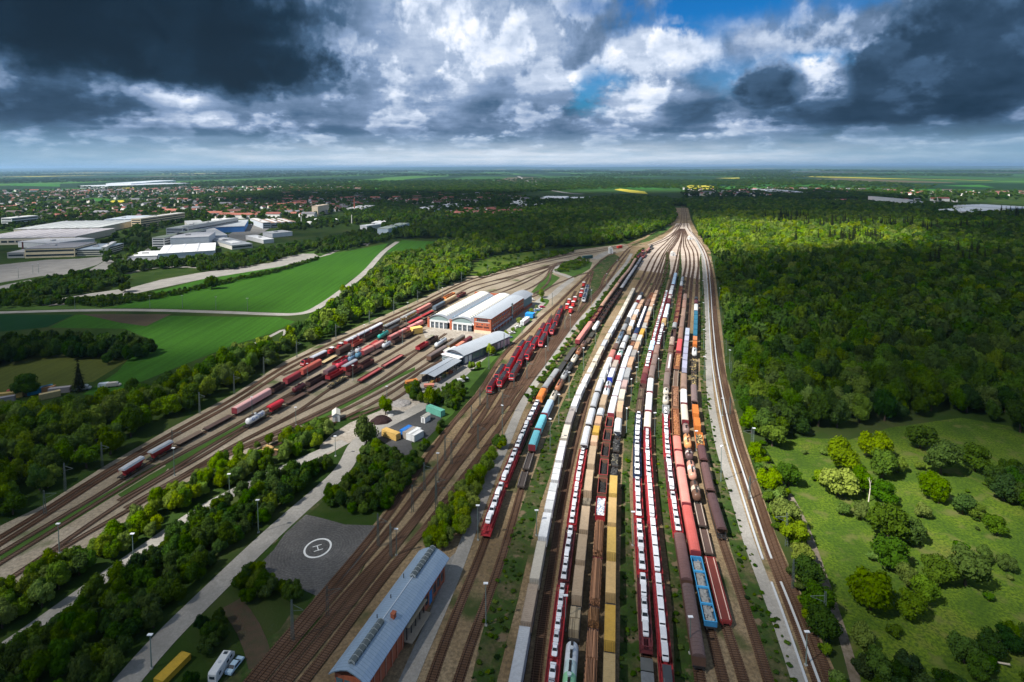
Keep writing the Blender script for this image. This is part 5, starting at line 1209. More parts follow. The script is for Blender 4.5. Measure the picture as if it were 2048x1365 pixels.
rowtrain('E', [(1372,1317,'car',RED,{'ext':13,'cars':3,'ck':'sedan'}),(1315,1161,'car',RED,{'cars':6,'ck':'sedan'}),(1159,1048,'car',MAR,{'cars':6}),(1046,963,'car',RED,{'cars':6}),(961,894,'car',RED,{'cars':6}),(892,852,'hop',LG,{'c2':LG}),(850,816,'hop',LG,{'c2':GRY}),(814,785,'hop',LG,{'c2':GRY}),(783,758,'hop',LG,{'c2':GRY}),(756,741,'cov',WH),(740,727,'cov',WH),(726,715,'cov',WH),(714,700,'cov',PNK),(698,687,'hop',BRN),(686,676,'tank',GRY),(675,661,'tank',(.12,.18,.26)),(660,648,'hop',GRY,{'c2':GRY}),(647,635,'hop',DG,{'c2':GRY}),(634,620,'cov',WH),(619,606,'cov',LG),(605,601,'flat',(.2,.2,.2)),(600,591,'tarp',WH),(590,584,'tank',DG)])
rowtrain('F', [(1380,1336,'tank',(.55,.68,.66),{'ext':12,'band':(.25,.55,.3)}),(1334,1271,'tank',SIL2),(1266,1203,'flat',(.04,.04,.04),{'load':timb()}),(1200,1129,'cont',TAN,{'end':1.4}),(1127,1068,'cont',TAN,{'end':1}),(1065,1012,'cont',TAN,{'end':1}),(1010,991,'flat',(.1,.09,.07),{'load':timb((.3,.25,.18))}),(989,937,'cont',TAN,{'end':2.6}),(935,890,'cont',TAN,{'end':2.8}),(888,871,'cont',PCH,{'end':1.2}),(869,852,'cont',YEL),(851,832,'cont',PCH,{'end':1.5}),(831,816,'hop',SIL2,{'c2':LG}),(814,789,'cont',TAN,{'end':2}),(787,760,'tank',SIL2,{'band':(.4,.2,.2)}),(757,737,'cont',WH,{'ends':(.02,.05,.45),'end':.4}),(735,721,'cont',(.45,.38,.33)),(720,711,'cont',RED),(710,697,'tank',WH,{'band':(.2,.6,.4)}),(696,685,'hop',WH),(684,671,'hop',LG,{'c2':CR}),(670,664,'flat',(.03,.07,.06)),(663,653,'cont',TAN),(652,641,'cont',WH),(640,630,'cont',PCH,{'nc':2}),(629,620,'cont',WH),(618,609,'cont',PCH),(608,600,'cont',PCH)])
rowtrain('G', [(1380,1325,'stk',DBR,{'ext':14,'load':logs(1)}),(1323,1247,'stk',DBR,{'load':logs(2)}),(1245,1205,'stk',DBR,{'load':logs(3,(.28,.14,.06))}),(1202,1107,'stk',DBR,{'load':logs(4)}),(1105,1032,'stk',MAR,{'load':logs(5,(.34,.17,.09))}),(1030,987,'gonload',RED,{'load':scrap(WS,'heap of pale scrap metal'),'lz':.7}),(985,950,'gonload',BRN,{'load':ore(1),'rim':(.28,.07,.05)}),(948,913,'gonload',BRN,{'load':ore(2),'rim':(.35,.05,.05)}),(911,881,'gonload',BRN,{'load':ore(3),'rim':(.25,.05,.04)}),(879,854,'gonload',BRN,{'load':ore(4),'rim':(.3,.06,.05)}),(852,829,'gonload',BRN,{'load':ore(5),'rim':(.35,.06,.05)}),
  (827,692,'tarp',(.62,.66,.72),{'n':5}),(690,678,'gonload',DBR,{'load':scrap(RS)}),(677,668,'cov',GRY),(667,656,'tarp',NVY),(654,614,'car',NVY,{'n':3,'ck':'van'}),(612,598,'hop',BRN,{'n':2,'c2':MAR}),(597,584,'gonload',RST,{'n':2,'load':scrap(RS)})])
Y1=(.66,.44,.12)
H_ = [(1385,1312,'cont',(.5,.36,.17),{'ext':16,'end':1}),(1309,1208,'cont',YEL,{'plate':1,'end':3.4,'shift':1.2}),(1206,1122,'cont',TAN if 0 else (.6,.4,.17),{'plate':1,'end':3,'shift':1}),(1120,1054,'cont',Y1,{'plate':1,'end':2.6,'shift':1}),(1052,994,'cont',(.68,.46,.2),{'plate':1,'end':1.4}),(992,951,'cont',Y1,{'plate':1,'end':1})]
rowtrain('H', H_+[(949,922,'flat',(.035,.033,.03),{'load':scrap([(.03,.03,.03),(.1,.1,.1)],'dark machine parts',6,40)}),(921,894,'flat',(.035,.033,.03),{'load':scrap([(.03,.03,.03),(.2,.18,.12)],'dark machine parts',7,40)}),(892,867,'flat',(.035,.033,.03),{'load':scrap([(.03,.03,.03),(.1,.1,.1)],'dark machine parts',8,40)}),(865,836,'hop',WH,{'c2':WH}),(834,803,'cont',PCH,{'plate':1,'end':4.2,'shift':1.8}),(801,779,'cont',CR,{'plate':1,'end':1.5}),(777,760,'cont',(.42,.3,.28),{'plate':1,'end':1.5}),(758,735,'cont',GRY,{'plate':1,'end':2.5}),(733,714,'cont',PCH,{'plate':1,'end':2}),(713,700,'cont',(.33,.31,.29),{'plate':1,'end':1.5}),(699,684,'cont',PCH,{'plate':1,'end':2}),(683,670,'cont',CR,{'plate':1,'end':1.5}),(669,658,'cont',YEL,{'plate':1,'end':1}),(657,646,'cont',(.4,.38,.34),{'plate':1,'end':1.5}),(645,634,'cont',PCH,{'plate':1,'end':1.5}),(633,624,'cont',PCH,{'plate':1,'end':1.5}),(623,614,'cont',CR,{'plate':1,'end':1.5}),(613,605,'cont',PCH,{'plate':1,'end':1.5}),(604,596,'cont',PCH,{'plate':1,'end':1.5}),(595,589,'cont',PCH,{'plate':1,'end':1}),(588,581,'cont',PCH,{'plate':1,'end':1})])
rowtrain('I', [(1372,1330,'flat',(.2,.22,.24),{'ext':10}),(1328,1292,'flat',(.12,.13,.13)),(1290,1142,'car',MAR,{'cars':5,'skip':2}),(1140,1034,'car',RED,{'cars':5}),(1032,951,'car',RED,{'cars':5}),(949,881,'car',NVY,{'cars':5}),(879,823,'car',NVY,{'cars':5}),(821,797,'gonload',DBR,{'load':logs(6,(.16,.11,.07))}),(795,774,'gonload',DBR,{'load':logs(7,(.14,.1,.07))}),(772,764,'gon',DBR),(763,748,'cov',MAR,{'c2':MAR}),(747,735,'cov',(.2,.07,.06),{'c2':MAR}),(733,703,'car',RED,{'n':2}),(701,681,'tarp',LBL,{'n':2}),(679,582,'car',RED,{'n':8})])
rowtrain('J', [(1385,1328,'car',RED,{'ext':14,'cars':2,'cc':(.06,.07,.08)}),(1326,1146,'car',RED,{'cars':6,'ck':'van'}),(1144,1036,'car',RED,{'cars':5,'ck':'van'}),(1034,954,'car',RED,{'cars':5,'ck':'van'}),(952,893,'car',RED,{'cars':5}),(892,857,'car',RED,{'cars':4}),(855,823,'tarp',CR),(821,785,'tarp',WH),(783,756,'tarp',(.62,.65,.66)),(754,731,'cov',(.22,.16,.14)),(730,709,'cov',(.2,.14,.12)),(708,690,'cov',(.24,.15,.12)),(688,647,'car',MAR,{'n':3}),(645,637,'cov',(.6,.42,.2)),(635,608,'tarp',(.6,.68,.74),{'n':2}),(606,597,'cov',MAR),(596,590,'tank',CR),(589,571,'tarp',WH,{'n':2}),(569,546,'tarp',LBL,{'n':3})])
rowtrain('K', [(1318,1165,'cov',(.13,.085,.08),{'c2':BRN}),(1163,1064,'cov',(.15,.08,.075),{'c2':BRN}),(1062,981,'car',RED,{'cars':5}),(979,909,'car',MAR,{'cars':5}),(907,853,'car',RED,{'cars':5}),(851,823,'car',RED,{'cars':3}),(821,806,'gonload',GRY,{'load':scrap([(.7,.7,.7),(.1,.1,.1)],'black and white scrap',9)}),(804,787,'tank',CR),(785,773,'tank',CR),(771,745,'cov',(.2,.15,.13)),(744,706,'cov',(.22,.15,.13),{'stripe':(.75,.75,.75)}),(705,692,'cov',BRN),(690,674,'hop',(.4,.3,.24)),(672,656,'gon',DBR),(655,645,'hop',GRY),(644,620,'gonload',MAR,{'n':2,'load':scrap(RS)}),(619,571,'gonload',(.25,.08,.06),{'n':6,'load':scrap(RS)}),(569,562,'tank',WH),(561,553,'tank',GRY)])
rowtrain('L', [(1247,1108,'gonload',BLU,{'rim':(.07,.4,.75),'cross':3,'h':1.3,'load':scrap([(.32,.32,.31),(.25,.26,.26)],'grey gravel load',3,80),'lz':.2,'z':3.0}),(1104,1009,'tarp',(.6,.13,.11),{'n':1}),(1007,933,'tarp',PNK,{'n':1}),(931,901,'tarp',PNK),(900,871,'tarp',(.7,.25,.2)),(868,813,'gonload',RST,{'load':scrap([(.4,.17,.07),(.3,.12,.06)],'rusty load',5)}),(811,769,'gonload',(.3,.16,.1),{'load':scrap([(.32,.16,.09),(.25,.14,.09)],'rusty load',6)}),(767,732,'flat',(.17,.11,.08),{'rails':(.35,.3,.24)}),(731,704,'gonload',RST,{'load':scrap([(.35,.17,.07),(.3,.13,.06)],'rusty load',7)}),(702,678,'tarp',(.7,.1,.1)),(677,656,'cov',(.28,.16,.11)),(655,634,'cov',(.26,.17,.13)),(633,617,'cov',(.3,.2,.15)),(616,600,'cov',(.34,.2,.15)),(599,588,'cov',(.3,.2,.16))])
rowtrain('M', [(1246,1110,'flat',(.2,.04,.03),{'rails':(.75,.5,.42),'fr':(.25,.03,.03),'sides':(.3,.04,.04),'z':1.9}),(1108,1054,'flat',(.1,.06,.05),{'rails':(.5,.4,.33),'z':1.9}),(1052,1003,'flat',(.1,.06,.05),{'rails':(.5,.42,.35),'z':1.9}),(995,956,'tank',BRN,{'band':(.6,.5,.4)}),(954,916,'tank',ROS,{'band':(.7,.62,.55)}),(914,893,'tank',(.12,.07,.07),{'band':(.6,.5,.45)}),(891,864,'tank',(.7,.3,.12),{'band':(.75,.5,.3)}),(862,843,'tank',(.3,.2,.18)),(841,808,'tarp',CR),(806,778,'tarp',WH),(776,747,'cov',(.3,.2,.15)),(745,739,'flat',(.04,.04,.05)),(738,722,'cont',LAV,{'end':.5}),(721,709,'cont',LAV,{'end':.5}),(708,696,'cont',LAV,{'end':.5}),(695,684,'cont',(.4,.42,.5),{'end':.5}),(683,673,'cont',LAV,{'end':.5}),(671,657,'cont',(.38,.42,.52),{'end':.5})])
rowtrain('N', [(1062,985,'hop',(.1,.055,.055),{'c2':BRN}),(983,924,'hop',(.12,.065,.06),{'c2':BRN}),(922,889,'hop',(.13,.06,.06),{'c2':BRN}),(887,860,'gonload',ORG,{'load':scrap(YS,'orange debris')}),(857,834,'cont',ORG,{'end':2.5}),(832,808,'cont',ORG,{'end':2.5}),(804,769,'hop',(.2,.14,.13)),(767,739,'flat',(.1,.07,.05),{'load':scrap(YS,'yellow machine parts',11)}),(737,710,'flat',(.1,.07,.05),{'load':scrap(YS,'yellow machine parts',12)}),(707,693,'tank',WH),(691,683,'cont',ORG),(682,673,'cont',(.5,.2,.08)),(671,622,'cont',DTE,{'n':5,'end':.6}),(621,608,'tarp',WH),(607,600,'hop',MAR),(599,594,'hop',DG)])
# left yard (positions by photo column)
rowtrain('T2', [(237,289,'hop',(.45,.47,.5),{'c2':RED}),(295,346,'hop',(.45,.47,.5),{'c2':RED}),(350,405,'flat',(.16,.11,.08)),(407,464,'flat',(.1,.06,.05)),(466,539,'tarp',(.7,.4,.38),{'z':3.5}),(541,567,'gon',DBR),(568,599,'cov',(.4,.05,.06),{'c2':(.3,.05,.06)}),(600,641,'cov',(.6,.14,.1),{'c2':(.5,.1,.08)}),(643,672,'flat',(.5,.38,.2),{'z':1.6}),(674,700,'cov',DBR),(702,723,'gon',(.35,.07,.05)),(725,763,'gon',DBR),(768,800,'hop',GRY,{'c2':DG}),(801,832,'hop',(.35,.35,.33),{'c2':(.4,.3,.08)}),(833,860,'tarp',PNK),(861,886,'gon',DBR),(888,908,'gonload',ORG,{'load':scrap(RS)})], 0)
rowtrain('TU', [(602,619,'loco',RED,{'d':True}),(621,652,'cov',(.5,.52,.58),{'c2':MAR}),(654,671,'shunt',RED),(673,688,'shunt',RED),(690,712,'cov',(.62,.62,.66),{'c2':RED}),(713,737,'cov',(.55,.55,.62),{'c2':MAR}),(738,763,'cov',(.6,.6,.66),{'c2':MAR})], 0)
rowtrain('T3', [(667,695,'gon',RED,{'rim':DBR}),(696,710,'tank',GRY),(711,722,'tank',LG),(724,755,'flat',(.35,.03,.03),{'n':2}),(756,777,'tank',(.03,.33,.28)),(778,796,'cov',DG,{'c2':BRN}),(797,815,'flat',(.12,.07,.05)),(817,842,'flat',RED,{'fr':RED}),(843,866,'flat',RED,{'fr':RED}),(867,888,'cov',(.12,.16,.2)),(889,912,'hop',(.55,.42,.25)),(914,930,'gonload',MAR,{'load':scrap(RS)})], 0)
rowtrain('T4', [(583,612,'tank',MAR),(613,648,'gon',DBR),(649,670,'cov',(.16,.09,.1)),(671,695,'tank',(.65,.06,.1)),(696,710,'tank',(.14,.25,.38)),(711,722,'tank',(.12,.28,.42)),(723,766,'tarp',(.6,.25,.22),{'n':2}),(777,813,'tarp',(.55,.22,.2),{'n':2}),(815,844,'tarp',(.75,.3,.3),{'n':2}),(846,880,'gon',DBR,{'n':2})], 0)
rowtrain('T5', [(489,531,'tank',WH),(534,567,'hop',(.6,.03,.05),{'c2':RED}),(570,612,'flat',(.12,.07,.05)),(614,651,'flat',(.1,.06,.05)),(653,684,'gon',RED),(685,713,'cov',(.35,.36,.4),{'c2':RED}),(715,742,'flat',(.12,.08,.06)),(743,763,'stk',(.12,.08,.06)),(764,782,'tank',SIL2),(784,803,'gon',DBR),(805,828,'gon',BRN)], 0)
rowtrain('T6', [(657,692,'flat',(.1,.09,.06),{'z':1.6,'load':scrap(YS,'pipes and fittings',13)}),(694,746,'gon',(.12,.04,.035),{'n':2})], 0)
rowtrain('T7', [(717,762,'flat',(.45,.1,.1),{'sides':(.3,.05,.05),'z':1.8}),(765,806,'flat',(.45,.14,.13),{'sides':(.2,.05,.05),'z':1.8})], 0)
rowtrain('T8', [(834,854,'gon',(.4,.03,.04)),(855,873,'gon',DBR)], 0)
rowtrain('T9', [(870,893,'tank',SIL2)], 0)
rowtrain('T10', [(856,892,'cov',(.17,.13,.12),{'c2':BRN}),(893,927,'cov',(.2,.18,.16),{'c2':(.2,.12,.04)})], 0)
rowtrain('T11', [(889,911,'tarp',WH),(912,927,'tarp',(.65,.24,.16)),(928,942,'cov',MAR)], 0)
rowtrain('T12', [(861,884,'gonload',MAR,{'h':.9,'z':2.2,'load':scrap([(.5,.4,.35),(.4,.2,.15)],'pinkish scrap',14)})], 0)
# locomotives of the stabling sidings: (track, photo columns of roof ends, colour, top)
LR = (.5, .022, .035)
LO = [('Lo2',[(977,990),(991,1009)]),('lb',[(997,1012),(1013,1027),(1025,1038),(1037,1048)]),('Lo3',[(1022,1037),(1037,1049),(1047,1056),(1056,1064)]),('ld',[(1052,1063),(1064,1073),(1073,1081),(1081,1089)]),
      ('le',[(1080,1090),(1089.5,1097),(1096.5,1102.5)]),('lf',[(1102,1109),(1109.6,1115),(1115,1119.6),(1119.6,1124)])]
loc_i = 0
for rk, (tr, ll) in enumerate(LO):
    ln = T[tr]
    for i, (u0, u1) in enumerate(ll):
        s0, s1 = sorted((ln.find(u0, 4.3, 0), ln.find(u1, 4.3, 0))); loc_i += 1
        if s1-s0 < 12: s1 = s0+15
        if s1-s0 > 22: s1 = s0+20
        place(loco(18, LR, dark=((.03,.035,.045) if (i+rk) % 3 else (.06,.02,.03))), ln, s0, s1, f'red electric locomotive, {ORD(i+1)} from the near end of stabling row {ORD(rk+1)} from the left', 'red locomotives in the sidings')
SH = [('lg',[(1134.5,0),(1138.5,0)]),('lh',[(1141.5,0),(1146.4,0),(1150,0)]),('li',[(1162,0),(1164,0),(1167.5,0)])]
for rk, (tr, ll) in enumerate(SH):
    for i, (u, _) in enumerate(ll):
        s = T[tr].find(u, 3.5, 0); place(shunter(10, (.6,.05,.05)), T[tr], s-5.2, s+5.2, f'small red shunting engine with white cab roof, {ORD(i+1)} in short row {ORD(rk+1)}', 'red shunting engines')
for i, u in enumerate((1168.8, 1171.4, 1174)):
    s = T['lj'].find(u, 4.2, 0); place(loco(18, (.62,.63,.66), dark=(.03,.05,.09)), T['lj'], s-9, s+9, f'white electric locomotive with dark roof, {ORD(i+1)} of three in the right siding', 'white locomotives in the right siding')
# ---------------------------------------------------------------- buildings
m_brick, nt = newmat('brick')
def _b():
    tc = N(nt, 'ShaderNodeTexCoord'); bt = N(nt, 'ShaderNodeTexBrick'); lk(nt, tc.outputs['Object'], bt.inputs[0]); bt.inputs['Scale'].default_value = 1.2
    bt.inputs['Color1'].default_value = (.46, .13, .06, 1); bt.inputs['Color2'].default_value = (.36, .09, .045, 1); bt.inputs['Mortar'].default_value = (.4, .24, .17, 1); bt.inputs['Mortar Size'].default_value = .01
    n = noise(nt, tc.outputs['Object'], .35, 4, .6); c = mixc(nt, ramp(nt, n, [(.4, 0.0), (.75, .5)]), bt.outputs[0], (.2, .07, .04))
    out_bsdf(nt, c, .9)
_b()
def seam_mat(name, rgb, rgb2, period=.9, axis=1, rough=.45):
    """standing-seam sheet roof, seams across local y or x; weather-stained"""
    mm, nt = newmat(name); tc = N(nt, 'ShaderNodeTexCoord'); sp = N(nt, 'ShaderNodeSeparateXYZ'); lk(nt, tc.outputs['Object'], sp.inputs[0])
    f = ma(nt, 'FRACT', ma(nt, 'DIVIDE', sp.outputs[axis], period)); s = ma(nt, 'LESS_THAN', f, .12)
    n = noise(nt, tc.outputs['Object'], .25, 5, .65, 1.0); c = mixc(nt, n, rgb, rgb2); c = mixc(nt, ma(nt, 'MULTIPLY', s, .5), c, tuple(x*.5 for x in rgb))
    out_bsdf(nt, c, rough, .35, .4); return mm
m_zinc = seam_mat('zinc_roof', (.26, .36, .48), (.42, .53, .65), .8)
m_alu = seam_mat('sheet_roof', (.44, .48, .53), (.58, .62, .66), 1.0)
m_alu2 = seam_mat('ribbed_roof', (.33, .36, .4), (.45, .48, .52), 2.9)
m_wwall = paint((.66, .67, .68), .7, .3); m_glassb = flatmat('glazing', (.1, .15, .17), .15, 0, .7); m_dkglass = flatmat('dark_glazing', (.03, .045, .06), .15, 0, .7)
class Rect:
    def __init__(s, fl, fr, br):
        a, b, c = P(*fl), P(*fr), P(*br); s.o = a; s.ex = (b-a); s.lx = s.ex.length; s.ex.normalize(); s.ey = Vector((-s.ex.y, s.ex.x, 0)); s.ly = max(4, (c-b).dot(s.ey)); s.rz = math.atan2(s.ex.y, s.ex.x)
def bld(name, label, cat, r, group=None):
    e = empty(name, (r.o.x, r.o.y, 0), r.rz); tag(e, label, cat, group); return e
def big_hall():
    r = Rect((856, 654.5), (983, 668.5), (1058, 610)); L, D = r.lx, r.ly
    e = bld('engine_hall', 'brick engine hall with two white barrel roofs and glazed arches', 'hall', r)
    def xa(f): return L*f
    bays = [(0, .36), (.36, .74)]; bx0, bx1 = xa(.745), L; HW = 6.4; rise = 3.0; ribs = 24
    D2 = D*.93
    for bi, (a, b) in enumerate(bays):
        x0, x1 = xa(a), xa(b)+(.0 if bi else 0); w = x1-x0; n = 14
        pr = [(x0+w*k/n, HW+rise*math.sin(math.pi*k/n)) for k in range(n+1)]
        mb = MB(); rg = [[(x, y, z) for x, z in pr] for y in (-.6, D2+.3)]; mb.loft(rg, 0, False, False)
        rg = [[(x, y, z-.25) for x, z in pr][::-1] for y in (-.6, D2+.3)]; mb.loft(rg, 0, False, False)
        for y in (-.6, D2+.3):
            for k in range(n): mb.quad([(pr[k][0], y, pr[k][1]), (pr[k+1][0], y, pr[k+1][1]), (pr[k+1][0], y, pr[k+1][1]-.25), (pr[k][0], y, pr[k][1]-.25)][::1 if y > 0 else -1], 0)
        roof = mb.build('roof', m_alu2, e, True)
        for q in range(ribs):                          # arched rooflights, one rib after the other
            y = 3.5+(D2-6)*q/(ribs-1); mb = MB(); k0, k1 = 4, 11
            seg = pr[k0:k1+1]; hw = .62
            rg = [[(x, y+s*hw, z+.03) for x, z in seg] for s in (-1,)]+[[(x, y-hw*.6, z+.38) for x, z in seg], [(x, y+hw*.6, z+.38) for x, z in seg], [(x, y+hw, z+.03) for x, z in seg]]
            mb.loft(rg, 0, False, False); mb.build('rooflight', flatmat('rooflight_panel', (.66, .64, .55), .5), roof)
        mb = MB(); m2 = 12                              # glazed arch under the vault
        for k in range(m2):
            t0, t1 = .1+.8*k/m2, .1+.8*(k+1)/m2; xx0, xx1 = x0+w*t0, x0+w*t1; z_ = lambda t: HW+rise*math.sin(math.pi*t)-.45
            mb.quad([(xx0, .08, HW-.9), (xx1, .08, HW-.9), (xx1, .08, max(HW-.85, z_(t1))), (xx0, .08, max(HW-.85, z_(t0)))])
        mb.build('arch_window', flatmat('arch_glazing', (.2, .27, .27), .25, 0, .6), e)
        mb = MB(); mb.quad([(x0+k*w/14, .14, HW+rise*math.sin(math.pi*k/14)-.26) for k in range(15)]+[(x1, .14, 4.4), (x0, .14, 4.4)][0:2]); 
        mb.f[-1] = mb.f[-1][::-1]; mb.build('gable_wall', m_wwall, e)
        mb = MB(); mb.box(x0+1.6, x1-1.6, -.5, .1, 4.3, HW-.9, 0); mb.build('lintel', paint((.6, .62, .63), .6, .3), e)
        nd = 4 if bi == 0 else 4
        for k in range(nd):
            xd = x0+1.8+(w-3.6)*k/nd; wd = (w-3.6)/nd
            mb = MB(); mb.box(xd+.75, xd+wd-.2, .02, .1, 0, 4.2, 0); d = mb.build('door', m_dkglass, e)
            mb = MB()
            for g in range(3): mb.box(xd+.75+(wd-.95)*(g+1)/4-.05, xd+.75+(wd-.95)*(g+1)/4+.05, -.03, .02, .02, 4.18, 0)
            mb.box(xd+.75, xd+wd-.2, -.035, .015, 2.0, 2.15, 0); mb.build('door_frame', paint((.3, .34, .38), .5, .2), d)
            mb = MB(); mb.box(xd-.15, xd+.7, -.4, .1, 0, 4.29, 0); mb.build('pillar', m_wwall, e)
        mb = MB(); mb.box(x0-.2, x0+1.5, -.45, .3, .0, HW+.7, 0); mb.build('brick_pier', m_brick, e)
    mb = MB(); mb.box(0, .3, .3, D2, 0, HW, 0); mb.box(0, bx0, D2, D2+.25, 0, HW+2, 0); mb.build('wall', m_brick, e)
    mb = MB(); mb.box(xa(.735), bx0, -.46, .3, 0, HW+.6, 0); mb.build('brick_pier', m_brick, e)
    # office block
    H2 = 10.4; Dq = D*.76
    mb = MB(); mb.box(bx0, bx1, -1.0, Dq, 0, H2, 0); mb.build('office_wall', m_brick, e)
    def roofarc(x0, x1, y0, y1, z, rs, mat, nm):
        n = 10; mb = MB(); pr = [(x0-.4+(x1-x0+.8)*k/n, z+rs*math.sin(math.pi*k/n)) for k in range(n+1)]
        mb.loft([[(x, y, zq+.02) for x, zq in pr] for y in (y0, y1)], 0, False, False)
        for y, d in ((y0, 1), (y1, -1)): mb.quad(([(x, y, zq+.02) for x, zq in pr])[::-d], 0)
        return mb.build(nm, mat, e)
    roofarc(bx0, bx1, -1.5, Dq+.2, H2, 1.5, m_alu, 'office_roof')
    mb = MB(); mb.box(bx0+.15, bx1-.1, Dq+.02, D, 0, 8.6, 0); mb.build('teal_wall', paint((.09, .2, .24), .5, .3), e)
    roofarc(bx0-3, bx1+.2, Dq+.25, D+1.5, 8.6, 2.6, m_alu2, 'rear_roof')
    mb = MB(); mb.box(bx1-.08, bx1+.14, Dq+.4, D-.1, 0, 2.2, 0); mb.build('brick_plinth', m_brick, e)
    for fl, (z0, z1) in enumerate(((1.2, 2.6), (4.2, 5.8), (7.2, 8.6))):      # side windows
        for k in range(18):
            y = 1.5+(Dq-4)*k/17; 
            if k == 10: continue
            mb = MB(); mb.box(bx1-.02, bx1+.07, y, y+1.7, z0, z1, 0); wn = mb.build('window', m_dkglass, e)
    mb = MB(); mb.box(bx1-.1, bx1+.5, Dq*.58, Dq*.58+2.6, 0, H2+1.4, 0); mb.build('stair_tower', m_glassb, e)
    for k in range(6):
        mb = MB(); x = bx0+2+(bx1-bx0-4)*k/6; mb.box(x, x+(bx1-bx0-4)/6-.2, -1.07, -.98, 7.9, 9.6, 0); mb.build('window', m_dkglass, e)
    for k in range(3):
        mb = MB(); x = bx0+1.8+(bx1-bx0-5)*k/2; mb.box(x, x+1.1, -1.07, -.98, 5.6, 6.3, 0); mb.build('window', m_dkglass, e)
    mb = MB(); q_ = random.Random(4); xw = bx1-bx0-2.4      # two unreadable words of dark letters
    for k in range(15):
        if k == 8: continue
        x = bx0+1.2+xw*k/15; mb.box(x, x+.16, -1.1, -1.01, 3.7, 4.75, 0); mb.box(x+.3, x+.45, -1.1, -1.01, 3.7, 4.75, 0); z = q_.choice((3.7, 4.15, 4.6)); mb.box(x+.161, x+.299, -1.1, -1.01, z, z+.15, 0)
    mb.build('sign_lettering', flatmat('sign_letters', (.02, .02, .03), .5), e)
    mb = MB(); mb.box(bx0+.8, bx1-.8, -1.12, -1.004, 7.3, 7.75, 0); mb.build('window_sill', paint((.62,.6,.58), .6, .2), e)
    mb = MB(); mb.box(bx0+.02, bx1-.02, -1.06, -1.003, 0, 2.0, 0); mb.build('pale_plinth', paint((.62,.46,.33), .8, .3), e)
    for k in range(24):                                 # vents along the valley
        mb = MB(); y = 4+(D2-8)*k/23; x = xa(.36); mb.box(x-.45, x+.45, y-.4, y+.4, HW+.35, HW+1.5, 0); mb.build('roof_vent', paint((.25, .33, .42), .5, .3), e)
    for k in range(14):
        mb = MB(); y = 4+(D2-8)*k/13; x = xa(.725); mb.box(x-.4, x+.4, y-.4, y+.4, HW+.35, HW+1.5, 0); mb.build('roof_vent', paint((.25, .33, .42), .5, .3), e)
    mb = MB(); mb.box(bx1+.1, bx1+1.8, 1, Dq*.55, 2.9, 3.1, 0)
    for k in range(7): y = 1.3+(Dq*.55-1.6)*k/6; mb.box(bx1+1.55, bx1+1.75, y-.1, y+.1, 0, 2.9, 0)
    mb.build('canopy', paint((.45, .52, .6), .5, .3), e)
    return r
RH = big_hall()
def silver_shed():
    r = Rect((893, 722), (927.5, 731), (980, 682)); L, D = r.lx, r.ly; e = bld('silver_shed', 'long shed with curved silver roof beside the brick hall', 'shed', r); Hh = 5.6; n = 10
    pr = [(-.6+(L+1.2)*k/n, Hh+1.9*math.sin(math.pi*k/n)) for k in range(n+1)]; mb = MB()
    mb.loft([[(x, y, z) for x, z in pr] for y in (-.5, D+.5)], 0, False, False); mb.loft([[(x, y, z-.2) for x, z in pr][::-1] for y in (-.5, D+.5)], 0, False, False); mb.build('roof', m_alu, e, True)
    mb = MB(); mb.box(.0, L, .05, D, 0, Hh-.25, 0); mb.build('wall', paint((.09, .13, .18), .5, .3), e)
    mb = MB(); mb.quad(([(x, .0, z-.25) for x, z in pr[1:-1]])[::-1], 0); mb.quad([(x, D, z-.25) for x, z in pr[1:-1]], 0); mb.build('gable', paint((.1, .11, .14), .5, .2), e)
    for k in range(13):
        y = 1+(D-3)*k/12; mb = MB(); mb.box(L+.01, L+.1, y, y+(D-3)/12*.72, .8, Hh-1.2, 0); mb.build('side_panel', paint((.5, .56, .6), .4, .3) if k in (0, 1, 9, 10, 11, 12) else m_glassb, e)
    mb = MB(); mb.box(-.9, L-.2, -3.6, -.05, 4.5, 4.8, 0); mb.build('porch_roof', paint((.75, .75, .77), .5, .15), e)
    mb = MB(); mb.box(-.6, L-.5, -3.0, -2.9, 0, 4.4, 0); mb.build('glass_front', m_glassb, e)
    for z in (1.2, 2.4, 3.6):
        mb = MB(); mb.box(-.6, L-.5, -3.08, -2.98, z, z+.22, 0); mb.build('glazing_bar', paint((.6, .63, .66), .5, .2), e)
    mb = MB(); mb.box(L*.62, L*.78, -3.2, -3.08, 3.0, 3.8, 0); mb.build('yellow_panel', paint((.7, .45, .05), .5, .2), e)
silver_shed()
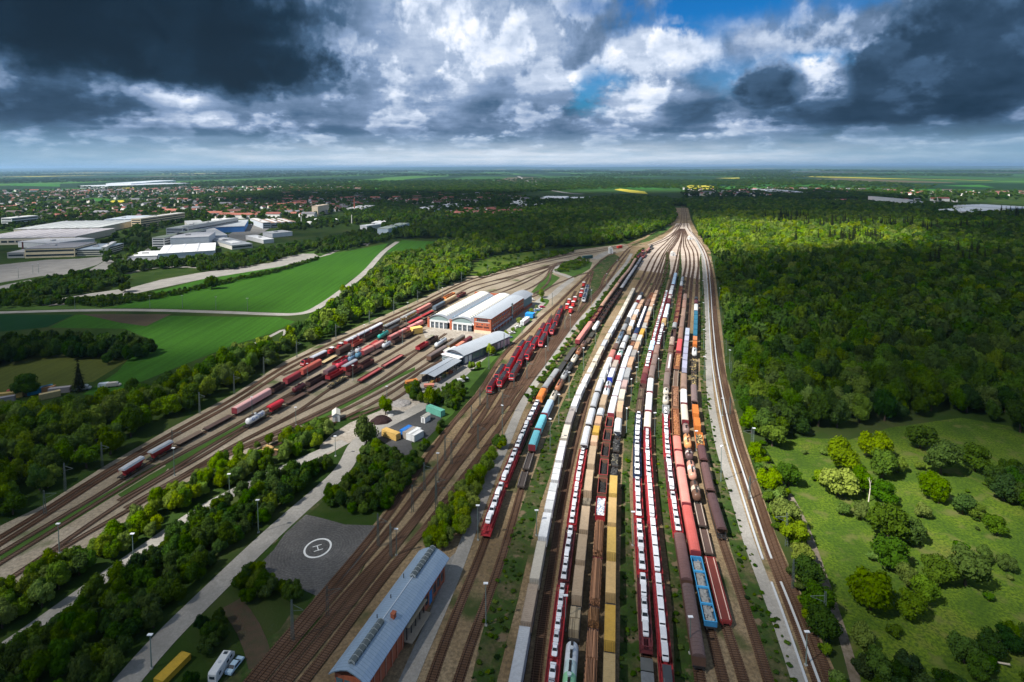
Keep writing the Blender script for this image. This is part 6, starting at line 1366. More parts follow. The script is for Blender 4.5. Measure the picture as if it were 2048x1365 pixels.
def canopy():
    r = Rect((843, 766), (866, 770.5), (905, 735)); L, D = r.lx, r.ly; e = bld('storage_canopy', 'open storage canopy with two silver roof slopes', 'canopy', r); Hh = 4.6
    for a, b, za, zb in ((-.8, L*.56, Hh-.1, Hh+.7), (L*.6, L+1.2, Hh+.6, Hh-.2)):
        mb = MB(); mb.loft([[(a, y, za), (b, y, zb), (b, y, zb+.16), (a, y, za+.16)] for y in (-.5, D+.5)], 0); mb.build('roof_slope', m_alu, e)
    for k in range(8):
        for x in (.2, L*.58, L+.4):
            mb = MB(); y = .3+(D-.6)*k/7; mb.box(x-.12, x+.12, y-.12, y+.12, 0, Hh-.15, 0); mb.build('column', steel, e)
    mb = MB(); mb.box(.1, .2, .6, D-.6, 0, 3, 0); mb.build('rear_wall', paint((.12, .12, .13), .6, .3), e)
    rr = random.Random(3)
    for k in range(7):
        p = Vector((r.o.x, r.o.y, 0))+r.ex*(L*(.75+.15*(k % 2)))+r.ey*(D*(.08+.12*k)); c_ = [(.5, .3, .08), (.4, .12, .05), (.5, .45, .38), (.15, .2, .1)][k % 4]; mb = MB()
        mb.box(-1.0, 1.0, -1.6, 1.6, .002, .16, 1)
        for q in range(5): mb.box(-.9+.1*q % .3, .8, -1.5+.62*q, -.98+.62*q, .165, .9+.25*(q % 3), 0)
        o = mb.build('crate_pallet', [paint(c_, .7, .4), paint((.25, .18, .1), .8, .4)]); o.location = p; o.rotation_euler = (0, 0, r.rz); tag(o, f"{['orange','rusty','pale','olive'][k % 4]} pallet of parts under the canopy edge, {ORD(k+1)} from its near end", 'pallet', 'pallets under the canopy')
    return r
canopy()
def long_shed():
    h = 5.7; a, b, c = P(656.7, 1348, h), P(838, 1102, h), P(896, 1120.6, h); ey = (b-a); D = ey.length; ey.normalize(); ex = Vector((ey.y, -ey.x, 0)); L = (c-b).dot(ex)
    e = empty('brick_goods_shed', (a.x, a.y, 0), math.atan2(ex.y, ex.x)); tag(e, 'long brick goods shed with blue-grey metal roof and ridge skylights', 'goods shed'); rs = 2.1
    D0 = 0
    prof = [(0, h), (L*.16, h+rs*.48), (L*.33, h+rs*.8), (L*.5, h+rs), (L*.67, h+rs*.8), (L*.84, h+rs*.48), (L, h)]
    mb = MB(); mb.loft([[(x, y, z) for x, z in prof] for y in (D0, D)], 0, False, False); mb.loft([[(x, y, z-.22) for x, z in prof][::-1] for y in (D0, D)], 0, False, False)
    for y, s in ((D0, 1), (D, -1)):
        for k in range(6): q = [(prof[k][0], y, prof[k][1]-.22), (prof[k+1][0], y, prof[k+1][1]-.22), (prof[k+1][0], y, prof[k+1][1]), (prof[k][0], y, prof[k][1])]; mb.quad(q[::s])
    roof = mb.build('roof', m_zinc, e)
    mb = MB(); mb.box(L*.5-.09, L*.5+.09, D*.33, D*.7, h+rs+.003, h+rs+.13, 0); mb.build('ridge_cap', paint((.6, .65, .7), .4, .2), roof)
    for y0, y1 in ((D*.04, D*.33), (D*.7, D*.985)):
        mb = MB(); x0, x1 = L*.5-.75, L*.5+.75
        for s in (-1, 1): mb.loft([[(L*.5+s*.75, y, h+rs-.1), (L*.5+s*.75, y, h+rs+.45), (L*.5, y, h+rs+.8), (L*.5, y, h+rs-.1)][::s] for y in (y0, y1)], 0)
        sk = mb.build('ridge_skylight', flatmat('skylight_glass', (.1, .12, .12), .2, 0, .6), roof); n = int((y1-y0)/1.35)
        mb = MB()
        for k in range(n+1):
            y = y0+(y1-y0)*k/n
            for s in (-1, 1): mb.loft([[(L*.5+s*.79, y+d, h+rs-.1), (L*.5+s*.79, y+d, h+rs+.48), (L*.5, y+d, h+rs+.85), (L*.5, y+d, h+rs+.6)][::s] for d in (-.07, .07)], 0)
        mb.build('glazing_bars', paint((.33, .36, .36), .5, .3), sk)
    mb = MB(); mb.box(L*.63, L*.63+.9, D*.38, D*.38+1.1, h+rs*.5, h+rs+.5, 0); mb.box(L*.63-.08, L*.63+.98, D*.38-.08, D*.38+1.18, h+rs+.503, h+rs+.62, 0); mb.build('chimney', m_brick, roof)
    for x, y in ((.28, .52), (.3, .36), (.22, .7)): mb = MB(); mb.tube((L*x, D*y, h+.3), (L*x, D*y, h+rs+.3), .11, n=8); mb.build('vent_pipe', steel, roof)
    w = .9; m1, m2 = D*.42, D*.66                       # walls: brick ends, loading recess between
    mb = MB(); mb.box(w, L-w, m2, D-.9, 0, h-.24, 0); mb.box(w, L-w, .9, m1, 0, h-.24, 0); mb.box(w, L*.55, m1, m2, 0, h-.24, 0); 
    for k in range(7):
        pass
    mb.build('wall', m_brick, e)
    for y in [m2+.4+(D-m2-2.4)*k/5 for k in range(6)]+[1.5+(m1-2.5)*k/6 for k in range(7)]:
        mb = MB(); mb.box(L-w-.002, L-w+.18, y, y+.45, 0, h-.3, 0); mb.build('brick_pier', m_brick, e)
    for k in range(5):
        y = m2+1.3+(D-m2-3)*k/5
        mb = MB(); mb.box(L-w, L-w+.06, y, y+1.4, 1.2 if k != 1 else 0, 3.4, 0); mb.build('window' if k != 1 else 'door', m_dkglass if k != 1 else paint((.05, .25, .6), .5, .2), e)
    mb = MB(); mb.box(L-w-3, L+1.2, m1, m2, 1.0, 1.25, 0); mb.build('loading_platform', paint((.4, .33, .25), .8, .4), e)
    mb = MB(); mb.box(L-1.2, L+.4, m1+.2, m2-.2, h-1.3, h-1.15, 0); mb.build('platform_beam', paint((.45, .36, .24), .8, .4), e)
    for k in range(5): mb = MB(); y = m1+.5+(m2-m1-1)*k/4; mb.box(L-.5, L-.3, y-.1, y+.1, 1.25, h-1.3, 0); mb.build('post', steel, e)
    for s in range(3): mb = MB(); mb.box(1.2+s*(L-3)/3, 1.2+(s+.8)*(L-3)/3, .82, .9, .2, 4.6, 0); mb.build('gable_window', m_glassb, e)
long_shed()
# --- simple works buildings further off: [front-left, front-right, back-right, height, wall, roof, label, windows rows]
LGW = (.62,.62,.62); BG = (.55,.43,.25)
WK = [((28,472),(200,468),(243,452),11,(.5,.45,.36),(.4,.42,.42),'pale saw-roofed works hall farthest back on the left',1),
 ((-60,492),(150,487),(165,470),10,(.5,.45,.36),(.42,.4,.42),'pale works hall behind the beige works building',1),
 ((104,499),(190,488),(187,477),8,LGW,(.56,.56,.58),'white-roofed low hall right of the works chimney',0),
 ((50,517),(150,514),(156,503),12,(.6,.5,.33),(.2,.2,.22),'beige works building with two rows of dark windows',2),
 ((150,513),(204,511.5),(208,500),8.5,(.66,.62,.5),(.3,.36,.42),'white three-storey building beside the beige works building',3),
 ((204,511.5),(213,511),(217,500),11,(.68,.64,.52),(.55,.55,.55),'white stair block at the end of the three-storey building',0),
 ((15,517),(49,516),(51,505),7,(.45,.44,.42),(.3,.3,.3),'low grey annex left of the beige works building',1),
 ((263,457),(282,457),(299,443),18,(.62,.5,.32),(.5,.48,.45),'tall beige tower block behind the works',4),
 ((209,452),(262,451),(266,443),12,(.42,.52,.66),(.4,.45,.5),'pale blue block left of the beige tower',2),
 ((3,452),(24,452),(24,446),15,(.62,.64,.68),(.6,.6,.6),'white flat-roofed block at the far left edge',3),
 ((305,497),(329,497),(350,478),15,(.62,.62,.6),(.28,.32,.25),'white office slab with dark window bands',4),
 ((333,477),(366,477),(380,460),16,(.5,.52,.56),(.42,.44,.42),'grey office block behind the white office slab',4),
 ((366,476),(377,476),(397,455),18,(.58,.57,.54),(.4,.42,.42),'tall pale stair wing of the office block',2),
 ((381,466),(415,464),(419,451),11,(.55,.53,.5),(.45,.46,.46),'low office wing right of the office blocks',2),
 ((341,498),(418,494.5),(421,484),15,(.5,.52,.55),(.5,.5,.52),'large windowless pale grey warehouse',0),
 ((385,487),(455,482),(483,462),9,(.42,.45,.5),(.7,.7,.72),'wide warehouse with bright white roof',0),
 ((417,467),(489,464),(500,450),10,(.06,.2,.5),(.36,.38,.4),'dark-roofed hall with a blue front',0),
 ((423,451),(469,449),(470,445),9,(.66,.65,.58),(.62,.62,.6),'narrow cream hall behind the blue-fronted hall',1),
 ((254,523),(314,521),(322,511),6,(.5,.5,.54),(.66,.66,.68),'low white-roofed shed at the left end of the works',0),
 ((316,521),(430,513.5),(449,496),8,(.42,.45,.52),(.7,.7,.71),'biggest white-roofed hall at the front of the works',0),
 ((464,500),(505,496),(528,468),6,(.6,.58,.52),(.24,.26,.28),'dark-roofed shed with two white skylights',1),
 ((527,488),(548,486),(553,474),6,(.6,.6,.6),(.68,.68,.66),'small white hall at the right end of the works',0),
 ((543,456),(592,453),(595,444),9,(.56,.58,.6),(.3,.2,.15),'pale hall with rusty striped roof',1),
 ((526,458),(542,457),(545,446),11,(.5,.54,.58),(.34,.3,.27),'small glazed block left of the rusty striped roof',3),
 ((545,476),(585,472),(586,467),7,(.6,.6,.62),(.58,.58,.58),'long white shed beside the round tanks',0),
 ((624,432),(636,432),(638,427),22,(.58,.48,.36),(.5,.4,.3),'tall beige silo tower in the town',0),
 ((693,427),(725,427),(728,420),12,(.66,.66,.66),(.5,.5,.5),'white factory below the red brick chimney',1),
 ((755,476),(777,476.5),(780,463),15,(.45,.54,.62),(.36,.42,.36),'pale blue cube building beside the field road',0),
 ((720,460),(734,461),(738,452),8,(.55,.57,.6),(.6,.62,.64),'small round-roofed hall behind the pale blue cube',0),
 ((743,452),(766,452),(768,446),6,(.55,.57,.6),(.68,.68,.68),'white canopy building behind the cube building',0),
 ((822,424),(858,425),(866,412),8,(.66,.66,.66),(.62,.62,.64),'white supermarket-like hall by the far road',1),
 ((862,425),(878,425),(880,417),8,(.2,.35,.6),(.64,.64,.66),'white and blue hall right of the far road',0),
 ((908,419),(931,419),(932,411),7,(.6,.62,.6),(.55,.58,.56),'grey-roofed riding hall among the trees',0),
 ((884,421),(897,421),(898,415),6,(.5,.5,.5),(.6,.6,.58),'small pale hall left of the riding hall',0),
 ((1020,415),(1048,415),(1050,406),8,(.6,.6,.6),(.62,.62,.6),'flat white hall in the central woods',0),
 ((1050,416),(1100,414),(1102,411),6,(.5,.5,.5),(.4,.42,.42),'long low grey hall in the central woods',0),
 ((1080,402),(1128,402.5),(1130,398),9,(.66,.66,.66),(.66,.66,.66),'long white hall at the far edge of central woods',0),
 ((1136,404),(1186,404.5),(1188,400),9,(.68,.68,.68),(.66,.66,.66),'rightmost long white hall at the far woods',0),
 ((160,377),(215,377.5),(226,370),14,(.5,.53,.56),(.5,.52,.55),'huge pale factory beyond the town',0),
 ((212,375),(262,374.5),(264,368),22,(.62,.66,.7),(.6,.63,.66),'taller pale factory block beyond the town',0),
 ((1556,391),(1588,391),(1590,383),11,(.66,.66,.68),(.6,.6,.62),'white block at the left of the far right town',2),
 ((1590,391),(1614,391),(1615,384),12,(.68,.68,.7),(.6,.6,.62),'taller white block of the far right town',2),
 ((1632,393),(1668,393),(1670,388),8,(.5,.48,.4),(.45,.45,.42),'beige hall in the far right town',0),
 ((1706,393),(1740,393),(1741,388),9,(.6,.56,.48),(.5,.5,.5),'pale brown hall in the far right town',0),
 ((1480,392),(1520,392),(1521,387),7,(.35,.42,.55),(.4,.44,.5),'blue-roofed hall in the far right town',0),
 ((1818,416),(1826,416),(1828,407),21,(.68,.68,.68),(.6,.6,.6),'narrow white tower block above the right wood',3),
 ((1826,414),(1854,413),(1856,406),12,(.62,.62,.62),(.6,.6,.6),'stepped white block right of narrow tower block',2),
 ((1712,408),(1742,408),(1743,403),7,(.66,.66,.66),(.45,.14,.1),'white building with red roof over right wood',1),
 ((1943,436),(2018,430),(2026,420),13,(.66,.67,.7),(.5,.52,.54),'long white hospital-like slab at the right edge',4),
 ((2012,433),(2075,430),(2085,418),17,(.62,.66,.68),(.5,.52,.54),'higher white block at the far right edge',4)]
def works():
    for fl, fr, br, h, wc, rc, lab, nw in WK:
        r = Rect(fl, fr, br); e = bld('works_building' if r.lx > 25 else 'building', lab, 'building', r); L, D = r.lx, r.ly
        mb = MB(); mb.box(0, L, 0, D, 0, h-.6, 0); mb.build('wall', paint(tuple(min(.78, c*1.2) for c in wc), .8, .25), e)
        mb = MB(); mb.box(-.3, L+.3, -.3, D+.3, h-.597, h, 0); n = max(1, int(D/9)) if D > 30 else 0
        roof = mb.build('roof', paint(tuple(min(.78, c*1.18) for c in rc), .7, .35, scale=.2), e)
        if D > 30 and L > 60:
            for k in range(min(9, int(L/16))):
                mb = MB(); x = 6+(L-12)*k/min(9, int(L/16)); mb.ext([(x, h+.003), (x+2.2, h+1.1), (x+4.4, h+.003)], 3, D-3, 0, 'y'); mb.build('roof_light', paint(tuple(min(1, c*1.25) for c in rc), .5, .2), roof)
        else:
            mb = MB(); mb.box(L*.3, L*.3+min(6, L*.25), D*.4, D*.4+min(4, D*.3), h+.003, h+1.6, 0); mb.build('roof_unit', paint((.45, .45, .45), .6, .3), roof)
        if 'skylights' in lab:
            for k in range(2): mb = MB(); mb.box(L*.25, L*.7, D*(.12+.3*k), D*(.3+.3*k), h+.003, h+.8, 0); mb.build('skylight', white, roof)
        if 'striped' in lab:
            for k in range(3): mb = MB(); mb.box(L*(.18+.26*k), L*(.3+.26*k), .5, D-.5, h+.003, h+.5, 0); mb.build('white_stripe', white, roof)
        for k in range(nw):
            z0 = h*(k+.3)/nw*.9+.4; z1 = z0+min(2.2, h/nw*.42); cnt = int(min(14, L/5)); 
            if L < 70 or nw > 2:
                mb = MB(); mb.box(1, L-1, -.12, .02, z0, z1, 0); mb.build('window_band', m_dkglass, e); mb = MB(); mb.box(L-.02, L+.12, 1, D-1, z0, z1, 0); mb.build('window_band', m_dkglass, e)
            else:
                for q in range(cnt): mb = MB(); x = 2+(L-4)*q/cnt; mb.box(x, x+(L-4)/cnt*.8, -.12, .02, z0, z1+.6, 0); mb.build('window', m_dkglass, e)
works()
def stacks():
    for (u, v, h, r0, c, lab) in ((603,450,15,1.0,(.7,.7,.7),'white chimney beside the round white tanks'),(709,426,34,1.7,(.5,.15,.1),'red brick chimney of the white factory'),(703.6,447,16,1.0,(.68,.66,.6),'white chimney right of the round tanks'),(46,505,13,1.1,(.2,.06,.05),'dark red chimney on the works')):
        p = P(u, v); mb = MB(); mb.tube((0,0,0), (0,0,h), r0, r0*.75, 14); mb.tube((0,0,h+.003), (0,0,h+.6), r0*.95, r0*.95, 14)
        o = mb.build('chimney', paint(c, .8, .3)); o.location = p; tag(o, lab, 'chimney')
    for (u, v, r0, lab) in ((632,447,7.5,'rear white domed tank'),(619,453,8,'front white domed tank'),(672,447,5.5,'small far white domed tank')):
        p = P(u, v); mb = MB(); rg = [[(r0*q*math.cos(6.283*k/20), r0*q*math.sin(6.283*k/20), z) for k in range(20)] for q, z in ((1, 0), (1, 3), (.95, 5), (.8, 7), (.55, 8.6), (.25, 9.4), (.02, 9.6))]
        mb.loft(rg, 0); o = mb.build('domed_tank', paint((.72,.72,.7), .5, .15), smooth=True); o.location = p; tag(o, lab+' beside the railway', 'tank')
    p = P(620, 409); mb = MB(); mb.box(-3, 3, -3, 3, 0, 15, 0); mb.box(-4, 4, 3.005, 22, 0, 8, 0); e = empty('church', p); tag(e, 'white church tower among the left town houses', 'church'); mb.build('wall', white, e)
    mb = MB(); mb.loft([[(-3.3, -3.3, 15.003), (3.3, -3.3, 15.003), (3.3, 3.3, 15.003), (-3.3, 3.3, 15.003)], [(-.1, -.1, 20), (.1, -.1, 20), (.1, .1, 20), (-.1, .1, 20)]]); mb.ext([(-4.4, 8.003), (4.4, 8.003), (0, 12)], 3.3, 22.5, 0, 'y'); mb.build('roof', paint((.3, .1, .07), .8, .3), e)
stacks()
# --- houses
ROOFC = [((.24,.085,.07),'red'),((.16,.075,.06),'brown-red'),((.085,.065,.06),'dark brown'),((.33,.12,.085),'bright tiled'),((.17,.17,.19),'grey')]
WALLC = [(.8,.79,.77),(.76,.7,.56),(.72,.72,.72)]
HM = {}
def house_mesh(k, wc, rc):
    if (k, wc, rc) in HM: return HM[(k, wc, rc)]
    L, D, h, rs = [(10,8.5,6.4,2.8),(15,9.5,7,3.1),(32,11,9,3.6)][k]
    mb = MB(); mb.ext([(-D/2, 0), (D/2, 0), (D/2, h), (0, h+rs), (-D/2, h)], -L/2, L/2, 0); w = mb.mesh('wall', paint(wc, .85, .15))
    mb = MB(); o = .6
    for s in (-1, 1):
        sl = [(0, h+rs+.03), (0, h+rs+.28), (s*(D/2+o), h-.35+.25), (s*(D/2+o), h-.35)]
        mb.ext(sl if s > 0 else sl[::-1], -L/2-o, L/2+o, 0)
    r = mb.mesh('roof', paint(rc, .85, .35))
    mb = MB(); mb.box(L*.2, L*.2+.9, -.2+D*.14, .7+D*.14, h+rs*.5, h+rs+.9, 0); c = mb.mesh('chimney', m_brick)
    HM[(k, wc, rc)] = (w, r, c); return HM[(k, wc, rc)]
HREG = [([(700,416),(790,410),(880,404),(1040,402),(1060,396),(900,388),(760,388),(700,400)], 'between the town and the central wood', 150, 0), ([(-40,384),(200,380),(420,374),(700,372),(760,376),(600,380),(300,386),(60,392),(-40,396)], 'scattered beyond the left town', 160, 0), ([(-40,446),(60,448),(120,445),(200,441),(300,440),(380,437),(440,440),(520,434),(560,430),(560,404),(440,398),(300,392),(200,398),(100,410),(-40,414)], 'in the left town near the works', 260, 13),
 ([(-40,412),(150,398),(300,390),(560,386),(720,384),(720,376),(560,378),(400,377),(260,380),(60,388),(-40,392)], 'in the farthest rows of the left town', 460, 0),
 ([(560,432),(620,436),(700,418),(740,412),(770,404),(740,392),(640,386),(560,388)], 'around the church in the left town', 220, 12),
 ([(790,412),(830,408),(880,412),(940,408),(1000,402),(1060,404),(1050,396),(930,390),(850,392),(800,398)], 'on the wooded slope of the middle town', 170, 0),
 ([(890,441),(940,445),(960,436),(1000,442),(1050,434),(1058,424),(1040,418),(1000,424),(950,424),(895,430)], 'in the settlement before the central wood', 150, 12),
 ([(1240,424),(1262,424),(1302,418),(1300,411),(1262,412),(1240,418)], 'in the hamlet left of the track throat', 16, 0),
 ([(1368,392),(1420,394),(1550,394),(1700,393),(1790,391),(1780,384),(1700,380),(1550,378),(1480,382),(1420,382),(1362,378)], 'in the far town right of the tracks', 300, 0),
 ([(1780,391),(2060,394),(2060,386),(1900,384),(1780,386)], 'along the far right horizon village', 60, 0),
 ([(1700,410),(1780,408),(1900,412),(1940,408),(1900,402),(1740,400)], 'peeping out of the right wood', 14, 0)]
def houses():
    cand = []
    for pix, ph, n, _ in HREG:
        poly = wpoly(pix); us = [p[0] for p in pix]; vs = [p[1] for p in pix]; c = 0; tries = 0
        while c < n and tries < n*40:
            tries += 1; u, v = R.uniform(min(us), max(us)), R.uniform(min(vs), max(vs))
            if not inpoly(u, v, pix): continue
            if 212 < u < 268 and 400 < v < 408 or 158 < u < 216 and 397 < v < 404: continue
            p = P(u, v)
            if any((p.x-q[0])**2+(p.y-q[1])**2 < 15**2 for q in cand[-400:]): continue
            k = 0 if R.random() < .6 else (1 if R.random() < .8 else 2); ri = R.choice((0, 0, 1, 1, 2, 2, 3, 4, 4)); cand.append((p.x, p.y, k, ri, R.choice((0, 0, 1, 2)), R.choice((0, 0, math.pi/2))+R.uniform(-.3, .3)+R.choice((0, .9, 1.5)), ph)); c += 1
    for u, v, k, ri in ((560,416,2,3),(582,414,2,3),(600,412,2,0),(575,404,2,0),(430,434,2,3),(455,437,2,3),(480,438,2,3),(500,438,2,3),(548,436,2,0),(470,430,2,1),(410,428,1,3),(690,402,2,0),(700,401,2,0),(750,401,2,3),(745,406,1,3),(795,400,2,3),(880,396,2,0),(898,401,2,0),(834,403,2,2)):
        p = P(u, v); cand.append((p.x, p.y, k, ri, 0, R.uniform(-.1, .1), 'among the bigger roofs of the left town'))
    cand.sort(key=lambda c: c[1]/(1, 1.4, 2.4)[c[2]])
    rest = MB(); mats = [paint(c, .85, .2) for c in WALLC]+[paint(c[0], .85, .3) for c in ROOFC]
    for i, (x, y, k, ri, wi, rz, ph) in enumerate(cand):
        w_, r_, c_ = house_mesh(k, WALLC[wi], ROOFC[ri][0])
        if i < 300:
            e = empty('house', (x, y, 0), rz); kd = ('small','medium-sized','long')[k]
            tag(e, f"{kd} house with {ROOFC[ri][1]} roof {ph}", 'house', f"{kd} houses with {ROOFC[ri][1]} roofs {ph}")
            ob('wall', w_, e); rf = ob('roof', r_, e)
            if y < 1700: ob('chimney', c_, rf)
        else:
            ca, sa = math.cos(rz), math.sin(rz)
            for me, off in ((w_, wi), (r_, 3+ri)):
                b = len(rest.v)
                for v in me.vertices: rest.v.append((x+v.co.x*ca-v.co.y*sa, y+v.co.x*sa+v.co.y*ca, v.co.z))
                for p in me.polygons: rest.f.append(tuple(b+q for q in p.vertices)); rest.m.append(off)
    o = rest.build('far_houses', mats); tag(o, 'countless small far-off houses of the towns on the plain', 'houses', kind='stuff')
    return cand
HOUSES = houses()
def town_trees():
    for i, (x, y, *_) in enumerate(HOUSES):
        for _ in range(4 if y < 2400 else 3):
            a = R.uniform(0, 6.28); d = R.uniform(12, 34); TREES.append((x+math.cos(a)*d, y+math.sin(a)*d, R.uniform(4, 7.5), 1.15, .32+R.uniform(-.12, .12), 'far', 'town'))
    for pix in ([(-60,448),(240,444),(560,440),(760,410),(780,380),(500,380),(240,388),(-60,396)],):
        for _ in range(1500):
            u, v = R.uniform(-60, 780), R.uniform(380, 448)
            if inpoly(u, v, pix) and not (212 < u < 268 and 400 < v < 408) and not (158 < u < 216 and 396 < v < 404): p = P(u, v); TREES.append((p.x, p.y, R.uniform(4.5, 8), 1.2, .32+R.uniform(-.12, .12), 'far', 'town'))
    for _ in range(500):
        u, v = R.uniform(1360, 2060), R.uniform(383, 402); p = P(u, v); TREES.append((p.x, p.y, R.uniform(5, 9), 1.1, .2+R.uniform(-.1, .1), 'far', 'town'))
    for _ in range(260):
        u, v = R.uniform(1220, 1330), R.uniform(404, 424); p = P(u, v); TREES.append((p.x, p.y, R.uniform(5, 8), 1.1, .3+R.uniform(-.1, .1), 'far', 'town'))
town_trees()
m_fg = crop_mat('far_green', (.03,.12,.02), (.05,.16,.025)); m_rape2 = surf('rape', [(.35, (.4,.33,.03)), (.65, (.55,.46,.05))], .01, (.05, (.2,.22,.03), .5), bump=False)
sheet('far_field', [[(158,404),(216,403),(222,399),(190,397),(166,399)],[(1430,379),(1600,381),(1810,388),(1950,386),(1950,380),(1700,377),(1480,373),(1400,374)],[(560,386),(740,384),(800,378),(700,374),(600,373)],[(1140,372),(1300,374),(1330,380),(1200,377)],[(1500,372),(1700,374),(1650,369),(1480,368)],[(1880,372),(1990,376),(1960,370)],[(20,372),(120,374),(120,369),(20,368)]], m_fg, .55)
sheet('rape_field', [[(219,405),(252,408),(266,403),(250,401),(224,402)],[(112,391),(140,394),(144,390),(122,389)],[(1364,376),(1400,380),(1440,377),(1426,372),(1380,371)],[(1228,380),(1260,386),(1296,389),(1290,384),(1240,378)],[(1012,371),(1028,373),(1024,369)],[(770,376),(830,374),(830,372.5),(770,374)],[(190,376.5),(265,378),(268,375.5)],[(1430,357),(1480,358),(1478,356)]], m_rape2, .7)
# ---------------------------------------------------------------- lamps, masts, odds and ends
grn_steel = paint((.16, .22, .2), .5, .3); gal = paint((.4, .42, .43), .5, .3)
def lamp_meshes(h):
    k = ('lamp', round(h)); 
    def f():
        mb = MB(); mb.tube((0,0,0), (0,0,h-.3), .15, .08, 8); pole = mb.mesh('pole', grn_steel)
        mb = MB(); mb.box(-.55, .55, -.28, .28, h-.28, h-.1, 0); mb.tube((0,0,h-.3), (0,0,h-.28), .09, n=6); head = mb.mesh('lamp_head', paint((.8,.82,.85), .4, .1))
        mb = MB(); mb.box(-.3, .3, -.3, .3, -.05, .35, 0); return pole, head, mb.mesh('footing', paint((.4,.4,.38), .8, .3))
    return proto(k, f)
LP = [(303,1338,1262,'beside the lower service road'),(119,1107,1043,'between the tracks at the lower left'),(349,952,893,'beside the first red hopper wagon'),(459.5,994,965,'beside the side road hedge'),(267,1122,1091,'beside the lower side road'),(671,913,873,'at the fork of the service road'),(517,1066,1000,'beside the straight service road'),(876,966,903,'between the merging tracks'),(793,1112,1065,'beside the landing pad tracks'),(774,806,781,'behind the gravel lot'),(956,1081,1005,'beside the curving path'),(972,1252,1159,'between the grey strip and empty track'),(1131,1262,1183,'beside the yellow transporters at the bottom'),(1073,1072,1018,'in the weedy strip left of white containers'),(1380,1308,1222,'left of the lowest brown wagon'),(1612,1332,1267,'on the right main line'),(1265.5,1092,1025,'left of the red car transporters'),(1273,765,741,'beside the yellow container train'),(1445,832,817,'between the two main tracks'),(1392,902,870,'beside the orange containers'),(815.6,626,608,'first at the left wood'),(812.7,660,633,'between rows before the big hall'),(805,688,660,'before the red wagons by the hall'),(885,594,575,'second at the left wood'),(504.5,829,795,'beside the pink wagon'),(615,757,726,'beside the graffiti tank'),(592,851,819.6,'among the empty left tracks'),(705,704,681,'beside the dark covered wagon'),(729,683,649,'beside the pale roofed cars'),(706,761,738,'before the striped flats')]
def lamps():
    for u, vb, vt, w_ in LP:
        p = P(u, vb); h = (vb-vt)*p.y/F*1.02; h = max(8, min(16, h)); pole, head, ft = lamp_meshes(h)
        e = empty('yard_lamp', p); tag(e, f'tall thin yard lamp {w_}', 'lamp', 'tall yard lamps'); ob('pole', pole, e); ob('lamp_head', head, e); ob('footing', ft, e)
    # rows of further lamps along the yard: (track or line, offset, photo rows)
    def row(ln, off, vs_, lab, h=13):
        for i, v in enumerate(vs_):
            s = ln.find(v, 0, 1); p, d = ln.at(s); q = p+Vector((-d.y, d.x))*off; pole, head, ft = lamp_meshes(h)
            e = empty('yard_lamp', (q.x, q.y, 0), R.uniform(0, 3)); tag(e, f'{lab}, {ORD(i+1)} from the near end', 'lamp', 'tall yard lamps'); ob('pole', pole, e); ob('lamp_head', head, e)
    row(T['C'], 5, (700, 745, 800, 850, 905), 'yard lamp left of the white container train')
    row(T['I'], 4.5, (640, 690, 745, 805, 870), 'yard lamp left of the car transporter train', 11)
    row(T['K'], 4.5, (620, 660, 700, 760, 880), 'yard lamp left of the brown covered wagons', 11)
    row(T['N'], -5, (560, 590, 640, 700, 760, 960), 'yard lamp right of the rightmost train')
    row(T['Ro2'], -3.2, (545, 575, 612, 668, 738, 870), 'yard lamp beside the curving path tracks')
    row(T['O'], -6.5, (600, 735, 905), 'slim mast along the right wood edge', 10)
lamps()
